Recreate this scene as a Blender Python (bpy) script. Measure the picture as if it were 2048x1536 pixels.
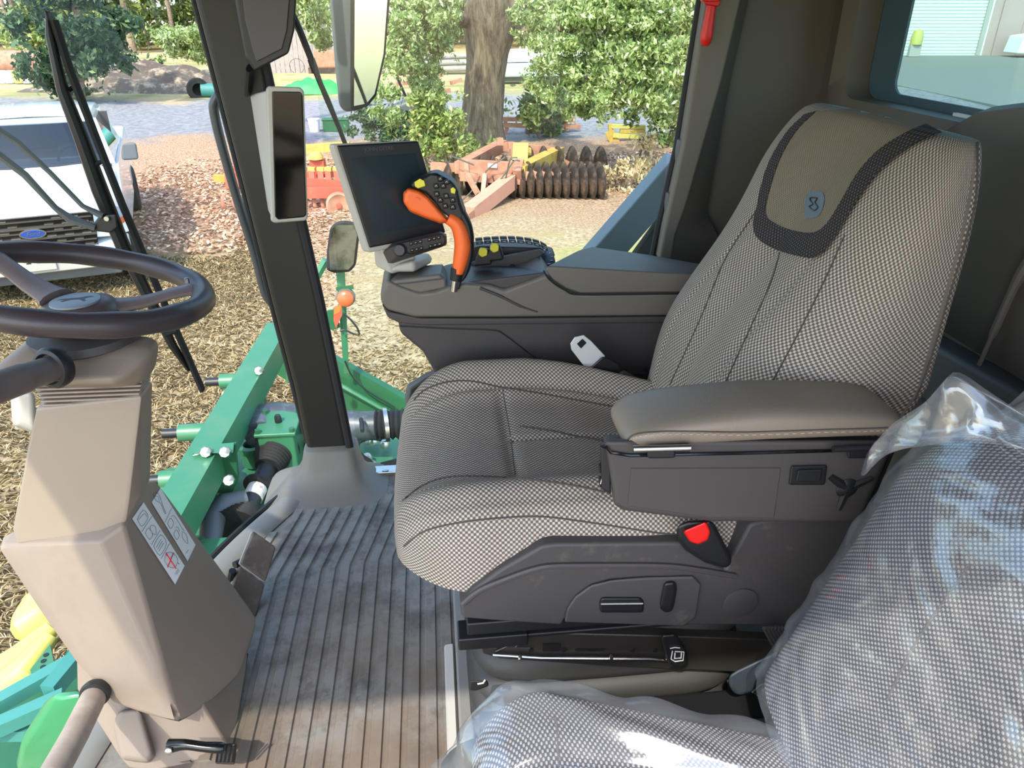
import bpy, bmesh, math, random
import numpy as np
from mathutils import Vector, Matrix, Euler
from mathutils.bvhtree import BVHTree

for o in list(bpy.data.objects):
    bpy.data.objects.remove(o)
S = bpy.context.scene
C = S.collection
PI = math.pi

# ------------------------------------------------------------------ camera
EYE = Vector((0.0, 0.0, 1.30))          # above the cab floor (z = 0), in the open cab door
GROUND = -2.0                            # the yard lies two metres below the cab floor
PITCH, YAW, FPX = math.radians(27), math.radians(6), 1480.0
cam = bpy.data.cameras.new('camera')
cam.sensor_width = 36
cam.lens = FPX / 2048 * 36
cam.clip_start = 0.02
cam.clip_end = 500
camo = bpy.data.objects.new('camera', cam)
C.objects.link(camo)
camo.location = EYE
camo.rotation_euler = (PI/2 - PITCH, 0, -YAW)
S.camera = camo

# ------------------------------------------------------------------ light
w = bpy.data.worlds.new('world')
S.world = w
w.use_nodes = True
wn, wl = w.node_tree.nodes, w.node_tree.links
wn.clear()
sky = wn.new('ShaderNodeTexSky')
sky.sky_type = 'NISHITA'
sky.sun_disc = False
SUN_EL, SUN_AZ = math.radians(50), math.radians(205)   # azimuth clockwise from +Y
sky.sun_elevation = SUN_EL
sky.sun_rotation = SUN_AZ
sky.dust_density = 1.5
sky.ozone_density = 1.0
bg = wn.new('ShaderNodeBackground')
bg.inputs[1].default_value = 0.52
wo = wn.new('ShaderNodeOutputWorld')
wl.new(sky.outputs[0], bg.inputs[0])
wl.new(bg.outputs[0], wo.inputs[0])
sun = bpy.data.lights.new('sun', 'SUN')
sun.energy = 4.1
sun.angle = math.radians(0.9)
sun.color = (1.0, 0.93, 0.82)
suno = bpy.data.objects.new('sun', sun)
C.objects.link(suno)
sd = Vector((math.sin(SUN_AZ)*math.cos(SUN_EL), math.cos(SUN_AZ)*math.cos(SUN_EL), math.sin(SUN_EL)))
suno.rotation_euler = sd.to_track_quat('Z', 'Y').to_euler()
suno.location = (0, -5, 12)
S.view_settings.view_transform = 'Standard'
S.view_settings.look = 'None'
S.view_settings.exposure = 0.48
S.view_settings.gamma = 1
S.view_settings.use_curve_mapping = False

# ------------------------------------------------------------------ helpers
random.seed(7)
rng = np.random.default_rng(7)
_F = Vector((math.sin(YAW)*math.cos(PITCH), math.cos(YAW)*math.cos(PITCH), -math.sin(PITCH)))
_R = Vector((math.cos(YAW), -math.sin(YAW), 0))
_U = _R.cross(_F)

def ray(u, v):
    return _F*FPX + _R*(u-1024) + _U*(768-v)

def at(u, v, **k):
    """the point at sight line (u, v) lying on the plane x=, y= or z="""
    a, val = list(k.items())[0]
    i = 'xyz'.index(a)
    d = ray(u, v)
    return EYE + d*((val-EYE[i])/d[i])

def ay(y, pts):
    return [at(p[0], p[1], y=(p[2] if len(p) > 2 else y)) for p in pts]

def az(z, pts):
    return [at(p[0], p[1], z=(p[2] if len(p) > 2 else z)) for p in pts]

def lin(c):
    if isinstance(c, str):
        c = c.lstrip('#')
        c = [int(c[i:i+2], 16)/255 for i in (0, 2, 4)]
        c = [x/12.92 if x <= .04045 else ((x+.055)/1.055)**2.4 for x in c]
    return (c[0], c[1], c[2], 1)

def smoothpath(pts, n=6, closed=False):
    """Catmull-Rom through the points"""
    P = [Vector(p) for p in pts]
    out = []
    m = len(P)
    rngi = range(m if closed else m-1)
    for i in rngi:
        if closed:
            a, b, c, d = P[(i-1) % m], P[i], P[(i+1) % m], P[(i+2) % m]
        else:
            a, b, c, d = P[max(i-1, 0)], P[i], P[i+1], P[min(i+2, m-1)]
        for k in range(n):
            t = k/n
            out.append(.5*((2*b)+(c-a)*t+(2*a-5*b+4*c-d)*t*t+(3*b-a-3*c+d)*t**3))
    if not closed:
        out.append(P[-1])
    return out

def join(*ms):
    V, Fc = [], []
    for v, f in ms:
        o = len(V)
        V += list(v)
        Fc += [tuple(i+o for i in q) for q in f]
    return V, Fc

def tube(path, r, seg=10, closed=False, squash=None, up=None):
    """swept tube; r number or list; squash = (a, b) scale of the section axes"""
    P = [Vector(p) for p in path]
    n = len(P)
    rs = [r]*n if not hasattr(r, '__len__') else list(r)
    V, Fc = [], []
    prev = None
    for i in range(n):
        if closed:
            t = (P[(i+1) % n]-P[(i-1) % n])
        else:
            t = P[min(i+1, n-1)]-P[max(i-1, 0)]
        if t.length < 1e-9:
            t = Vector((0, 0, 1))
        t.normalize()
        if up is not None:
            a = Vector(up)
            a = a-t*a.dot(t)
        elif prev is None:
            a = Vector((0, 0, 1)) if abs(t.z) < .9 else Vector((1, 0, 0))
            a = a-t*a.dot(t)
        else:
            a = prev-t*prev.dot(t)
        a.normalize()
        prev = a
        b = t.cross(a)
        sa, sb = squash or (1, 1)
        for k in range(seg):
            q = 2*PI*(k+.5)/seg
            V.append(P[i]+a*(rs[i]*sa*math.cos(q))+b*(rs[i]*sb*math.sin(q)))
    for i in range(n if closed else n-1):
        for k in range(seg):
            k2 = (k+1) % seg
            i2 = (i+1) % n
            Fc.append((i*seg+k, i*seg+k2, i2*seg+k2, i2*seg+k))
    if not closed:
        Fc.append(tuple(range(seg-1, -1, -1)))
        Fc.append(tuple((n-1)*seg+k for k in range(seg)))
    return V, Fc

def beam(a, b, w, h, up=(0, 0, 1)):
    """rectangular bar from a to b, w sideways, h along up"""
    r2 = math.sqrt(2)
    return tube([a, b], 1, 4, squash=(h/r2, w/r2), up=up)

def box(x0, x1, y0, y1, z0, z1):
    V = [Vector(p) for p in ((x0, y0, z0), (x1, y0, z0), (x1, y1, z0), (x0, y1, z0), (x0, y0, z1), (x1, y0, z1), (x1, y1, z1), (x0, y1, z1))]
    return V, [(0, 3, 2, 1), (4, 5, 6, 7), (0, 1, 5, 4), (1, 2, 6, 5), (2, 3, 7, 6), (3, 0, 4, 7)]

def hull(pts):
    bm = bmesh.new()
    vs = [bm.verts.new(p) for p in pts]
    r = bmesh.ops.convex_hull(bm, input=vs)
    bmesh.ops.delete(bm, geom=[g for g in set(r['geom_interior']+r['geom_unused']) if isinstance(g, bmesh.types.BMVert)], context='VERTS')
    bmesh.ops.dissolve_limit(bm, angle_limit=math.radians(2), verts=bm.verts, edges=bm.edges)
    bm.verts.index_update()
    out = [v.co.copy() for v in bm.verts], [tuple(v.index for v in f.verts) for f in bm.faces]
    bm.free()
    return out

def prism(poly, d):
    """3-D polygon pushed along vector d (solid)"""
    d = Vector(d)
    n = len(poly)
    V = [Vector(p) for p in poly]+[Vector(p)+d for p in poly]
    Fc = [tuple(range(n-1, -1, -1)), tuple(range(n, 2*n))]
    Fc += [(i, (i+1) % n, n+(i+1) % n, n+i) for i in range(n)]
    return V, Fc

def loft(rings, cap=True, closed=True):
    n = len(rings[0])
    V = [Vector(p) for r in rings for p in r]
    Fc = []
    for i in range(len(rings)-1):
        for k in range(n if closed else n-1):
            k2 = (k+1) % n
            Fc.append((i*n+k, i*n+k2, (i+1)*n+k2, (i+1)*n+k))
    if cap and closed:
        Fc.append(tuple(range(n-1, -1, -1)))
        Fc.append(tuple((len(rings)-1)*n+k for k in range(n)))
    return V, Fc

def lathe(c, axis, prof, seg=24, a0=0, a1=2*PI):
    """prof = [(radius, height along axis)]"""
    c, axis = Vector(c), Vector(axis).normalized()
    a = axis.orthogonal().normalized()
    b = axis.cross(a)
    return loft([[c+axis*h+(a*math.cos(2*PI*k/seg)+b*math.sin(2*PI*k/seg))*max(r, 1e-4) for k in range(seg)] for r, h in prof])

def disc(c, axis, r, t, seg=20):
    return lathe(c, axis, [(r, -t/2), (r, t/2)], seg)

def grid(fn, nu, nv):
    V = [Vector(fn(i/nu, j/nv)) for j in range(nv+1) for i in range(nu+1)]
    Fc = [(j*(nu+1)+i, j*(nu+1)+i+1, (j+1)*(nu+1)+i+1, (j+1)*(nu+1)+i) for j in range(nv) for i in range(nu)]
    return V, Fc

def slab(V, Fc, t):
    """thicken an open sheet by vector t"""
    t = Vector(t)
    n = len(V)
    cnt = {}
    for f in Fc:
        for i in range(len(f)):
            e = (f[i], f[(i+1) % len(f)])
            cnt[e] = 1
    out = list(Fc)+[tuple(n+i for i in reversed(f)) for f in Fc]
    for (a, b) in cnt:
        if (b, a) not in cnt:
            out.append((b, a, n+a, n+b))
    return list(V)+[v+t for v in V], out

def fixn(me):
    bm = bmesh.new()
    bm.from_mesh(me)
    bmesh.ops.recalc_face_normals(bm, faces=bm.faces)
    bm.to_mesh(me)
    bm.free()

ORG = {}

def build(name, vf, mat, parent=None, smooth=True, bevel=0, seg=2, sub=0, solid=0, label=None, kind=None, uv=None, local=False, angle=38, fix=True):
    V, Fc = vf
    org = Vector((0, 0, 0)) if (local or parent is None) else ORG.get(parent.name, Vector((0, 0, 0)))
    me = bpy.data.meshes.new(name)
    me.from_pydata([tuple(Vector(v)-org) for v in V], [], Fc)
    if uv is not None:
        ul = me.uv_layers.new(name='uv')
        for lp in me.loops:
            ul.data[lp.index].uv = uv[lp.vertex_index]
    if fix:
        fixn(me)
    me.materials.append(mat)
    if smooth:
        me.polygons.foreach_set('use_smooth', [True]*len(me.polygons))
        if not bevel and not sub:
            me.set_sharp_from_angle(angle=math.radians(angle))
    o = bpy.data.objects.new(name, me)
    C.objects.link(o)
    if parent:
        o.parent = parent
    ORG[o.name] = org
    if solid:
        m = o.modifiers.new('solid', 'SOLIDIFY')
        m.thickness = solid
        m.offset = 0
    if bevel:
        m = o.modifiers.new('bevel', 'BEVEL')
        m.width = bevel
        m.segments = seg
        m.limit_method = 'ANGLE'
        m.angle_limit = math.radians(25)
        m.harden_normals = smooth
    if sub:
        m = o.modifiers.new('sub', 'SUBSURF')
        m.levels = m.render_levels = sub
    if label:
        o['label'] = label
    if kind:
        o['kind'] = kind
    return o

def tag(o, label, cat, group=None, kind=None):
    o['label'] = label
    o['category'] = cat
    if group:
        o['group'] = group
    if kind:
        o['kind'] = kind
    return o

def thing(name, label, cat, loc=(0, 0, 0), rz=0, group=None, kind=None):
    o = bpy.data.objects.new(name, None)
    o.empty_display_size = .05
    C.objects.link(o)
    o.location = loc
    o.rotation_euler = (0, 0, rz)
    ORG[o.name] = Vector(loc)
    if kind == 'structure':
        o['kind'] = 'structure'
        o['label'] = label
        return o
    return tag(o, label, cat, group, kind)

def struct(name, vf, mat, parent=None, label=None, **k):
    o = build(name, vf, mat, parent, **k)
    if parent is None:
        o['kind'] = 'structure'
    if label:
        o['label'] = label
    return o

def inst(src, name, parent, off=(0, 0, 0), rot=(0, 0, 0), scale=None):
    """another copy of a piece, sharing its mesh"""
    o = src.copy()
    o.name = name
    C.objects.link(o)
    o.parent = parent
    o.location = off
    o.rotation_euler = rot
    if scale:
        o.scale = scale
    ORG[o.name] = ORG.get(src.name, Vector())
    return o

def bvh(o):
    dg = bpy.context.evaluated_depsgraph_get()
    dg.update()
    e = o.evaluated_get(dg)
    me = e.to_mesh()
    off = ORG[o.name]
    t = BVHTree.FromPolygons([v.co+off for v in me.vertices], [tuple(p.vertices) for p in me.polygons])
    e.to_mesh_clear()
    return t

def onto(tree, pts, lift=.001):
    """drop sight-line points onto a surface; misses are skipped"""
    out = []
    for p in pts:
        d = ray(p[0], p[1]).normalized()
        h = tree.ray_cast(EYE, d)
        if h[0] is not None:
            n = h[1] if h[1].dot(d) < 0 else -h[1]
            out.append(h[0]+n*lift)
    return out

def px2(pts, n=6, closed=False):
    return [(q.x, q.y) for q in smoothpath([Vector((a, b, 0)) for a, b in pts], n, closed)]

def strip_on(tree, A, B, m=4, lift=.0015):
    """ribbon between two pixel curves of equal length, laid onto a surface"""
    rows = []
    last = None
    for (a, b) in zip(A, B):
        row = []
        for k in range(m+1):
            t = k/m
            d = ray(a[0]*(1-t)+b[0]*t, a[1]*(1-t)+b[1]*t).normalized()
            h = tree.ray_cast(EYE, d)
            if h[0] is None:
                row = None
                break
            n = h[1] if h[1].dot(d) < 0 else -h[1]
            row.append(h[0]+n*lift)
        if row:
            rows.append(row)
    return loft(rows, cap=False, closed=False)

def resample(pts, n):
    P = [Vector((p[0], p[1], 0)) for p in pts]
    L = [0]
    for i in range(1, len(P)):
        L.append(L[-1]+(P[i]-P[i-1]).length)
    out = []
    j = 0
    for k in range(n):
        s = L[-1]*k/(n-1)
        while j < len(P)-2 and L[j+1] < s:
            j += 1
        t = (s-L[j])/max(L[j+1]-L[j], 1e-9)
        q = P[j].lerp(P[j+1], min(t, 1))
        out.append((q.x, q.y))
    return out

def text(name, s, size, loc, xdir, ydir, mat, parent, thick=.0004):
    """raised flat lettering as a mesh"""
    cu = bpy.data.curves.new(name, 'FONT')
    cu.body = s
    cu.size = size
    cu.align_x = 'CENTER'
    cu.align_y = 'CENTER'
    cu.extrude = thick
    to = bpy.data.objects.new(name+'_t', cu)
    C.objects.link(to)
    dg = bpy.context.evaluated_depsgraph_get()
    me = bpy.data.meshes.new_from_object(to.evaluated_get(dg))
    bpy.data.objects.remove(to)
    X, Y = Vector(xdir).normalized(), Vector(ydir).normalized()
    Y = (Y-X*Y.dot(X)).normalized()
    Zd = X.cross(Y)
    org = ORG.get(parent.name, Vector())
    M = Matrix((X, Y, Zd)).transposed().to_4x4()
    M.translation = Vector(loc)-org
    me.transform(M)
    me.materials.clear()
    me.materials.append(mat)
    o = bpy.data.objects.new(name, me)
    C.objects.link(o)
    o.parent = parent
    ORG[o.name] = org
    return o

# ------------------------------------------------------------------ materials
class N:
    def __init__(s, name):
        s.m = bpy.data.materials.new(name)
        s.m.use_nodes = True
        s.t = s.m.node_tree
        s.t.nodes.clear()
        s.out = s.t.nodes.new('ShaderNodeOutputMaterial')
    def n(s, typ, ins=None, **kw):
        q = s.t.nodes.new(typ)
        for k, v in kw.items():
            setattr(q, k, v)
        for k, v in (ins or {}).items():
            s.set(q, k, v)
        return q
    def set(s, q, k, v):
        if isinstance(v, bpy.types.NodeSocket):
            s.t.links.new(v, q.inputs[k])
        else:
            q.inputs[k].default_value = v
    def math(s, op, a, b=0.0, c=None):
        q = s.n('ShaderNodeMath', {0: a, 1: b}, operation=op)
        if c is not None:
            s.set(q, 2, c)
        return q.outputs[0]
    def mix(s, f, a, b):
        q = s.n('ShaderNodeMix', data_type='RGBA')
        s.set(q, 0, f)
        s.set(q, 6, a)
        s.set(q, 7, b)
        return q.outputs[2]
    def noise(s, scale, detail=4, rough=.55, vec=None):
        q = s.n('ShaderNodeTexNoise', {'Scale': scale, 'Detail': detail, 'Roughness': rough})
        if vec is not None:
            s.set(q, 'Vector', vec)
        return q.outputs[0]
    def ramp(s, f, lo, hi):
        q = s.n('ShaderNodeMapRange', {0: f, 1: lo, 2: hi, 3: 0.0, 4: 1.0})
        return q.outputs[0]
    def obj(s):
        return s.n('ShaderNodeTexCoord').outputs['Object']
    def bump(s, h, strength, dist=.002):
        return s.n('ShaderNodeBump', {'Height': h, 'Strength': strength, 'Distance': dist}).outputs[0]
    def pr(s, col, rough=.5, metal=0.0, nrm=None, spec=.5, coat=0, trans=0):
        q = s.n('ShaderNodeBsdfPrincipled', {'Base Color': col, 'Roughness': rough, 'Metallic': metal, 'Specular IOR Level': spec, 'Coat Weight': coat})
        if nrm is not None:
            s.set(q, 'Normal', nrm)
        return q.outputs[0]
    def end(s, sh):
        s.t.links.new(sh, s.out.inputs[0])
        return s.m

def plain(name, col, rough=.5, metal=0.0, var=.12, scale=12, bump=.15, bscale=900, spec=.5, coat=0, dirt=None, dscale=6, dlo=.5, dhi=.75):
    """painted / moulded surface: colour mottling, fine grain relief, optional dirt"""
    a = N(name)
    c = lin(col)
    v = a.obj()
    f = a.noise(scale, 4, .6, v)
    d = tuple(x*(1-var) for x in c[:3])+(1,)
    e = tuple(min(1, x*(1+var)) for x in c[:3])+(1,)
    colr = a.mix(f, d, e)
    if dirt:
        g = a.ramp(a.noise(dscale, 8, .7, v), dlo, dhi)
        colr = a.mix(g, colr, lin(dirt))
    nm = a.bump(a.noise(bscale, 2, .5, v), bump, .0006) if bump else None
    return a.end(a.pr(colr, rough, metal, nm, spec, coat))

M = {}
M['beige'] = plain('beige_plastic', '#8a7b6d', .42, bump=.25, var=.04)
M['beige2'] = plain('beige_plastic_dusty', '#847568', .55, bump=.25, var=.08, dirt='#7c6c5c', dscale=9, dlo=.55, dhi=.85)
M['taupe'] = plain('taupe_trim', '#6c655b', .6, bump=.3, var=.04)
M['taupe_dk'] = plain('dark_taupe_trim', '#5b554c', .6, bump=.3, var=.04)
M['console'] = plain('console_grey', '#645e56', .5, bump=.3, var=.03)
M['charcoal'] = plain('charcoal_plastic', '#403b3a', .55, bump=.4, var=.05)
M['charcoal2'] = plain('worn_charcoal_plastic', '#3f3b3a', .6, bump=.4, var=.06, dirt='#6d655a', dscale=14, dlo=.58, dhi=.85)
M['black'] = plain('black_plastic', '#1b1b1d', .45, bump=.2, var=.1)
M['gloss'] = plain('gloss_black', '#0c0c0e', .15, bump=0, var=.05)
M['rubber'] = plain('black_rubber', '#161617', .7, bump=.3, var=.1)
M['wheel'] = plain('wheel_rubber', '#3c3336', .38, bump=.3, var=.05)
M['bootgrey'] = plain('post_boot_grey', '#69635b', .5, bump=.25, var=.05)
M['pillar'] = plain('pillar_paint', '#16150f', .5, bump=.2, var=.05)
M['mirror_case'] = plain('mirror_case_grey', '#55595c', .5, bump=.2, var=.05)
M['lightgrey'] = plain('light_grey_plastic', '#a9a49b', .45, bump=.25, var=.03)
M['leather'] = plain('taupe_vinyl', '#7c7062', .45, bump=.5, var=.05, bscale=500)
M['steel'] = plain('bright_steel', '#c9c9c6', .28, 1.0, var=.05, bump=.1)
M['darksteel'] = plain('dark_steel', '#5a5651', .45, .8, var=.2, bump=.2)
M['orange'] = plain('orange_grip', '#f06a2c', .45, bump=.3, var=.03)
M['yellow'] = plain('yellow_button', '#d9cf3a', .45, bump=.1, var=.03)
M['red'] = plain('red_plastic', '#d8201c', .35, bump=.1, var=.03)
M['white'] = plain('white_plastic', '#e4e4e2', .4, bump=.1, var=.02)
M['print'] = plain('black_print', '#4a4a4c', .6, bump=0, var=.02)
M['printgrey'] = plain('grey_print', '#b9bfc4', .5, bump=0, var=.02)
M['green'] = plain('green_paint', '#35704f', .38, bump=.15, var=.12, scale=5, dirt='#5d6f52', dscale=5, dlo=.5, dhi=.95)
M['green_dk'] = plain('green_paint_dark', '#245a3a', .4, bump=.15, var=.15, scale=5)
M['yellowpaint'] = plain('yellow_poly', '#bdb562', .4, bump=.1, var=.06, scale=4)
M['rust'] = plain('faded_rust_red', '#a06a55', .8, bump=.5, var=.25, scale=5, bscale=120, dirt='#b88e72', dscale=4, dlo=.4, dhi=.75)
M['pinkbeam'] = plain('pale_pink_paint', '#c08a74', .8, bump=.4, var=.15, scale=3, bscale=120, dirt='#8a5a44', dscale=5, dlo=.55, dhi=.8)  # pale pink coat for the tongue, front beam, leg and hangers
M['redpaint'] = plain('red_implement_paint', '#b5523c', .6, bump=.3, var=.15, scale=4, bscale=100, dirt='#a86a4a', dscale=4, dlo=.55, dhi=.8)
M['ylwold'] = plain('old_yellow_paint', '#b99c4c', .7, bump=.3, var=.2, scale=4, bscale=100, dirt='#8b6a35', dscale=5, dlo=.5, dhi=.8)
M['discsteel'] = plain('worn_disc_steel', '#3a322d', .55, .3, var=.3, bump=.3, scale=4, dirt='#7d6250', dscale=4, dlo=.5, dhi=.7)
M['whitepaint'] = plain('white_car_paint', '#dfe6ea', .25, bump=0, var=.02, coat=.6)
M['chrome'] = plain('chrome', '#d5d8da', .12, 1.0, bump=0, var=.02)
M['blue'] = plain('blue_badge', '#1d3f86', .25, bump=0, var=.02)
M['amber'] = plain('amber_lens', '#c85a30', .3, bump=0, var=.03)
M['tyre'] = plain('tyre_rubber', '#26241f', .8, bump=.5, bscale=80, var=.2)
M['wood'] = plain('grey_barn_board', '#8f8880', .85, bump=.6, bscale=60, var=.3, scale=6)
M['screen'] = plain('dark_screen', '#1b2a30', .25, bump=0, var=.1)
M['screenblack'] = plain('black_screen', '#050506', .1, bump=0, var=.05)
M['rollup'] = plain('white_rollup_door', '#d6dad2', .5, bump=.1, var=.03)
M['pinkwall'] = plain('pink_metal_wall', '#b49a94', .6, bump=.1, var=.04)
M['concrete'] = plain('concrete_apron', '#7d7c73', .85, bump=.4, bscale=20, var=.1, scale=2)
M['lightcloth'] = plain('pale_seat_cloth', '#8f8b80', .8)
M['tarp'] = plain('bright_green_tarp', '#2fae4a', .6, bump=.2, var=.1, scale=3)
M['teal'] = plain('teal_paint', '#3a7a72', .5, var=.1)

def glass_mat(name, tint, refl=.06, rough=.0, haze=0.0):
    a = N(name)
    tr = a.n('ShaderNodeBsdfTransparent', {0: lin(tint)}).outputs[0]
    gl = a.n('ShaderNodeBsdfGlossy', {'Color': (1, 1, 1, 1), 'Roughness': rough}).outputs[0]
    fc = a.n('ShaderNodeLayerWeight', {'Blend': .5}).outputs['Facing']
    f = a.math('MULTIPLY', a.math('ADD', a.math('MULTIPLY', a.math('POWER', fc, 5.0), .9), .04), refl)
    q = a.n('ShaderNodeMixShader', {0: f, 1: tr, 2: gl}).outputs[0]
    if haze:
        df = a.n('ShaderNodeBsdfDiffuse', {0: lin('#cfe0e2')}).outputs[0]
        q = a.n('ShaderNodeMixShader', {0: haze, 1: q, 2: df}).outputs[0]
    return a.end(q)
M['glass'] = glass_mat('clear_cab_glass', '#f4faf6', .35)
M['rearglass'] = glass_mat('rear_window_glass', '#cfe4e0', .7, 0, .03)
M['carglass'] = glass_mat('car_glass', '#5f7480', 2.2)

a = N('mirror_glass')
M['mirror'] = a.end(a.pr(lin('#c8d2d6'), .03, 1.0))
a = N('old_mirror_glass')
f = a.ramp(a.noise(9, 6, .6, a.obj()), .45, .7)
M['mirror2'] = a.end(a.pr(a.mix(f, lin('#9aa0a0'), lin('#5a5750')), .12, 1.0))

def fabric(name, light, dark, pitch=.0050, lo=-.15, hi=.30):
    """staggered woven dots, sized in metres over the seat's own UV"""
    a = N(name)
    uv = a.n('ShaderNodeTexCoord').outputs['UV']
    sp = a.n('ShaderNodeSeparateXYZ', {0: uv})
    K = PI*math.sqrt(2)/pitch
    sx = a.math('SINE', a.math('MULTIPLY', sp.outputs[0], K))
    sy = a.math('SINE', a.math('MULTIPLY', sp.outputs[1], K))
    p = a.math('MULTIPLY', sx, sy)
    f = a.ramp(p, lo, hi)
    n1 = a.noise(14, 5, .6, a.obj())
    L = a.mix(n1, lin(light), tuple(x*.82 for x in lin(light)[:3])+(1,))
    col = a.mix(f, lin(dark), L)
    nm = a.bump(p, .55, .0012)
    return a.end(a.pr(col, .9, 0, nm, .15))
M['fab'] = fabric('woven_seat_fabric', '#c2b9ab', '#63574e', .0060, -.25, .55)
M['fabband'] = fabric('dark_band_fabric', '#6a645f', '#2f2b2c', .0055, .25, .7)
M['fabhead'] = fabric('taupe_head_fabric', '#8f8474', '#6d6353', .0042)
M['fabpass'] = fabric('woven_fabric_new', '#9c9897', '#3a3638', .0055, .05, .35)

# clear polythene: see-through with wrinkle highlights and a little milkiness
a = N('clear_polythene')
v = a.obj()
wn1 = a.noise(5.5, 3, .5, v)
h = a.math('ADD', a.math('ABSOLUTE', a.math('SUBTRACT', wn1, .5)), a.math('MULTIPLY', a.math('ABSOLUTE', a.math('SUBTRACT', a.noise(17, 3, .5, v), .5)), .35))
nm = a.bump(h, .6, .012)
tr = a.n('ShaderNodeBsdfTransparent', {0: (.93, .95, .98, 1)}).outputs[0]
gl = a.n('ShaderNodeBsdfGlossy', {'Color': (1, 1, 1, 1), 'Roughness': .16, 'Normal': nm}).outputs[0]
df = a.n('ShaderNodeBsdfDiffuse', {0: lin('#dfe6ee'), 'Normal': nm}).outputs[0]
fc = a.n('ShaderNodeLayerWeight', {'Blend': .5, 'Normal': nm}).outputs['Facing']
fr = a.math('ADD', a.math('MULTIPLY', a.math('POWER', fc, 4.0), .5), .10)
m1 = a.n('ShaderNodeMixShader', {0: .07, 1: tr, 2: df}).outputs[0]
m2 = a.n('ShaderNodeMixShader', {0: a.math('MULTIPLY', fr, 1.0), 1: m1, 2: gl}).outputs[0]
M['poly'] = a.end(m2)

# rubber floor mat: grey, scuffed and muddy towards the cab centre
a = N('scuffed_floor_mat')
v = a.obj()
g1 = a.ramp(a.noise(7, 9, .72, v), .47, .62)
g2 = a.ramp(a.noise(23, 8, .75, v), .52, .64)
c0 = a.mix(g1, lin('#78756f'), lin('#504b45'))
c1 = a.mix(a.math('MULTIPLY', g2, .7), c0, lin('#4d4339'))
sp = a.n('ShaderNodeSeparateXYZ', {0: v})
near = a.ramp(sp.outputs[1], 1.75, 1.15)
c2 = a.mix(a.math('MULTIPLY', near, a.ramp(a.noise(4, 6, .6, v), .35, .6)), c1, lin('#6b5d50'))
nm = a.bump(a.noise(60, 6, .7, v), .3, .002)
M['mat'] = a.end(a.pr(c2, .62, 0, nm, .4))
M['matclean'] = plain('grey_mat_edge', '#75726d', .55, bump=.3, var=.05, dirt='#6d665d', dscale=9, dlo=.55, dhi=.85)

# yard: dry grass, leaf litter, gravel road, sunny field; all by place in the yard
a = N('yard_ground')
v = a.obj()
sp = a.n('ShaderNodeSeparateXYZ', {0: v})
X, Y = sp.outputs[0], sp.outputs[1]
wob = a.math('MULTIPLY', a.math('SUBTRACT', a.noise(.35, 4, .6, v), .5), 7)
Yw = a.math('ADD', Y, wob)
fine = a.noise(14, 10, .75, v)
straw = a.mix(a.ramp(fine, .38, .62), lin('#8f7b5e'), lin('#e0cba6'))
straw = a.mix(a.ramp(a.noise(1.1, 5, .6, v), .45, .65), straw, lin('#b9a079'))
straw = a.mix(a.math('MULTIPLY', a.ramp(a.noise(.8, 5, .6, v), .5, .62), a.ramp(X, -1, 3)), straw, lin('#b0aa6c'))
litter = a.mix(a.ramp(a.noise(24, 8, .8, v), .4, .6), lin('#84604a'), lin('#dcb99a'))
gravel = a.mix(a.ramp(a.noise(5, 8, .7, v), .35, .65), lin('#77757a'), lin('#a5a3a4'))
field = a.mix(a.ramp(a.noise(.25, 6, .65, v), .42, .6), lin('#cfb58a'), lin('#9a9662'))
field = a.mix(a.math('MULTIPLY', a.ramp(fine, .45, .6), .35), field, lin('#7c6a48'))
woods = a.mix(a.ramp(a.noise(2, 6, .7, v), .4, .6), lin('#6a5840'), lin('#a88d60'))
c = a.mix(a.ramp(Yw, 10.5, 13.0), straw, litter)
c = a.mix(a.ramp(Yw, 21.0, 22.5), c, gravel)
c = a.mix(a.ramp(Yw, 32.0, 34.0), c, field)
c = a.mix(a.ramp(Yw, 66.0, 74.0), c, woods)
nm = a.bump(a.noise(9, 10, .8, v), .9, .06)
M['ground'] = a.end(a.pr(c, .95, 0, nm, .1))

def leaf_mat(name, c1, c2, c3, tl=.35):
    a = N(name)
    r = a.n('ShaderNodeNewGeometry').outputs['Random Per Island']
    c = a.mix(a.ramp(r, 0, .6), lin(c1), lin(c2))
    c = a.mix(a.ramp(r, .7, 1), c, lin(c3))
    p = a.pr(c, .5, 0, None, .4)
    t = a.n('ShaderNodeBsdfTranslucent', {0: c}).outputs[0]
    return a.end(a.n('ShaderNodeMixShader', {0: tl, 1: p, 2: t}).outputs[0])
M['leaf'] = leaf_mat('oak_leaves', '#5d7640', '#a3b46c', '#e4e8bd')
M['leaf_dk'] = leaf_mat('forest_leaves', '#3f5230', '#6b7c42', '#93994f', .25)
M['leaf_lt'] = leaf_mat('pale_shrub_leaves', '#6f8544', '#9dab5c', '#cfc68a')  # pale yellow-green leaf tones for the lighter shrubs
M['needles'] = leaf_mat('pine_needles', '#2a4030', '#4a6342', '#6d7f4c', .2)
M['straw'] = leaf_mat('dry_grass_blades', '#93805f', '#cdb78e', '#ecdcb8', .2)
M['litter'] = leaf_mat('fallen_leaves', '#8a5f45', '#c99a78', '#ecd3b6', .1)
a = N('bark')
v = a.obj()
st = a.n('ShaderNodeMapping', {0: v, 3: (1, 1, .18)}).outputs[0]
n2 = a.noise(9, 9, .75, st)
M['bark'] = a.end(a.pr(a.mix(a.ramp(n2, .35, .65), lin('#4a4038'), lin('#9c8c78')), .95, 0, a.bump(n2, 1, .08), .1))
a = N('pine_bark')
v = a.obj()
n2 = a.noise(6, 9, .75, v)
M['pinebark'] = a.end(a.pr(a.mix(a.ramp(n2, .35, .65), lin('#5f5046'), lin('#b39c88')), .95, 0, a.bump(n2, .8, .05), .1))

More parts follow.
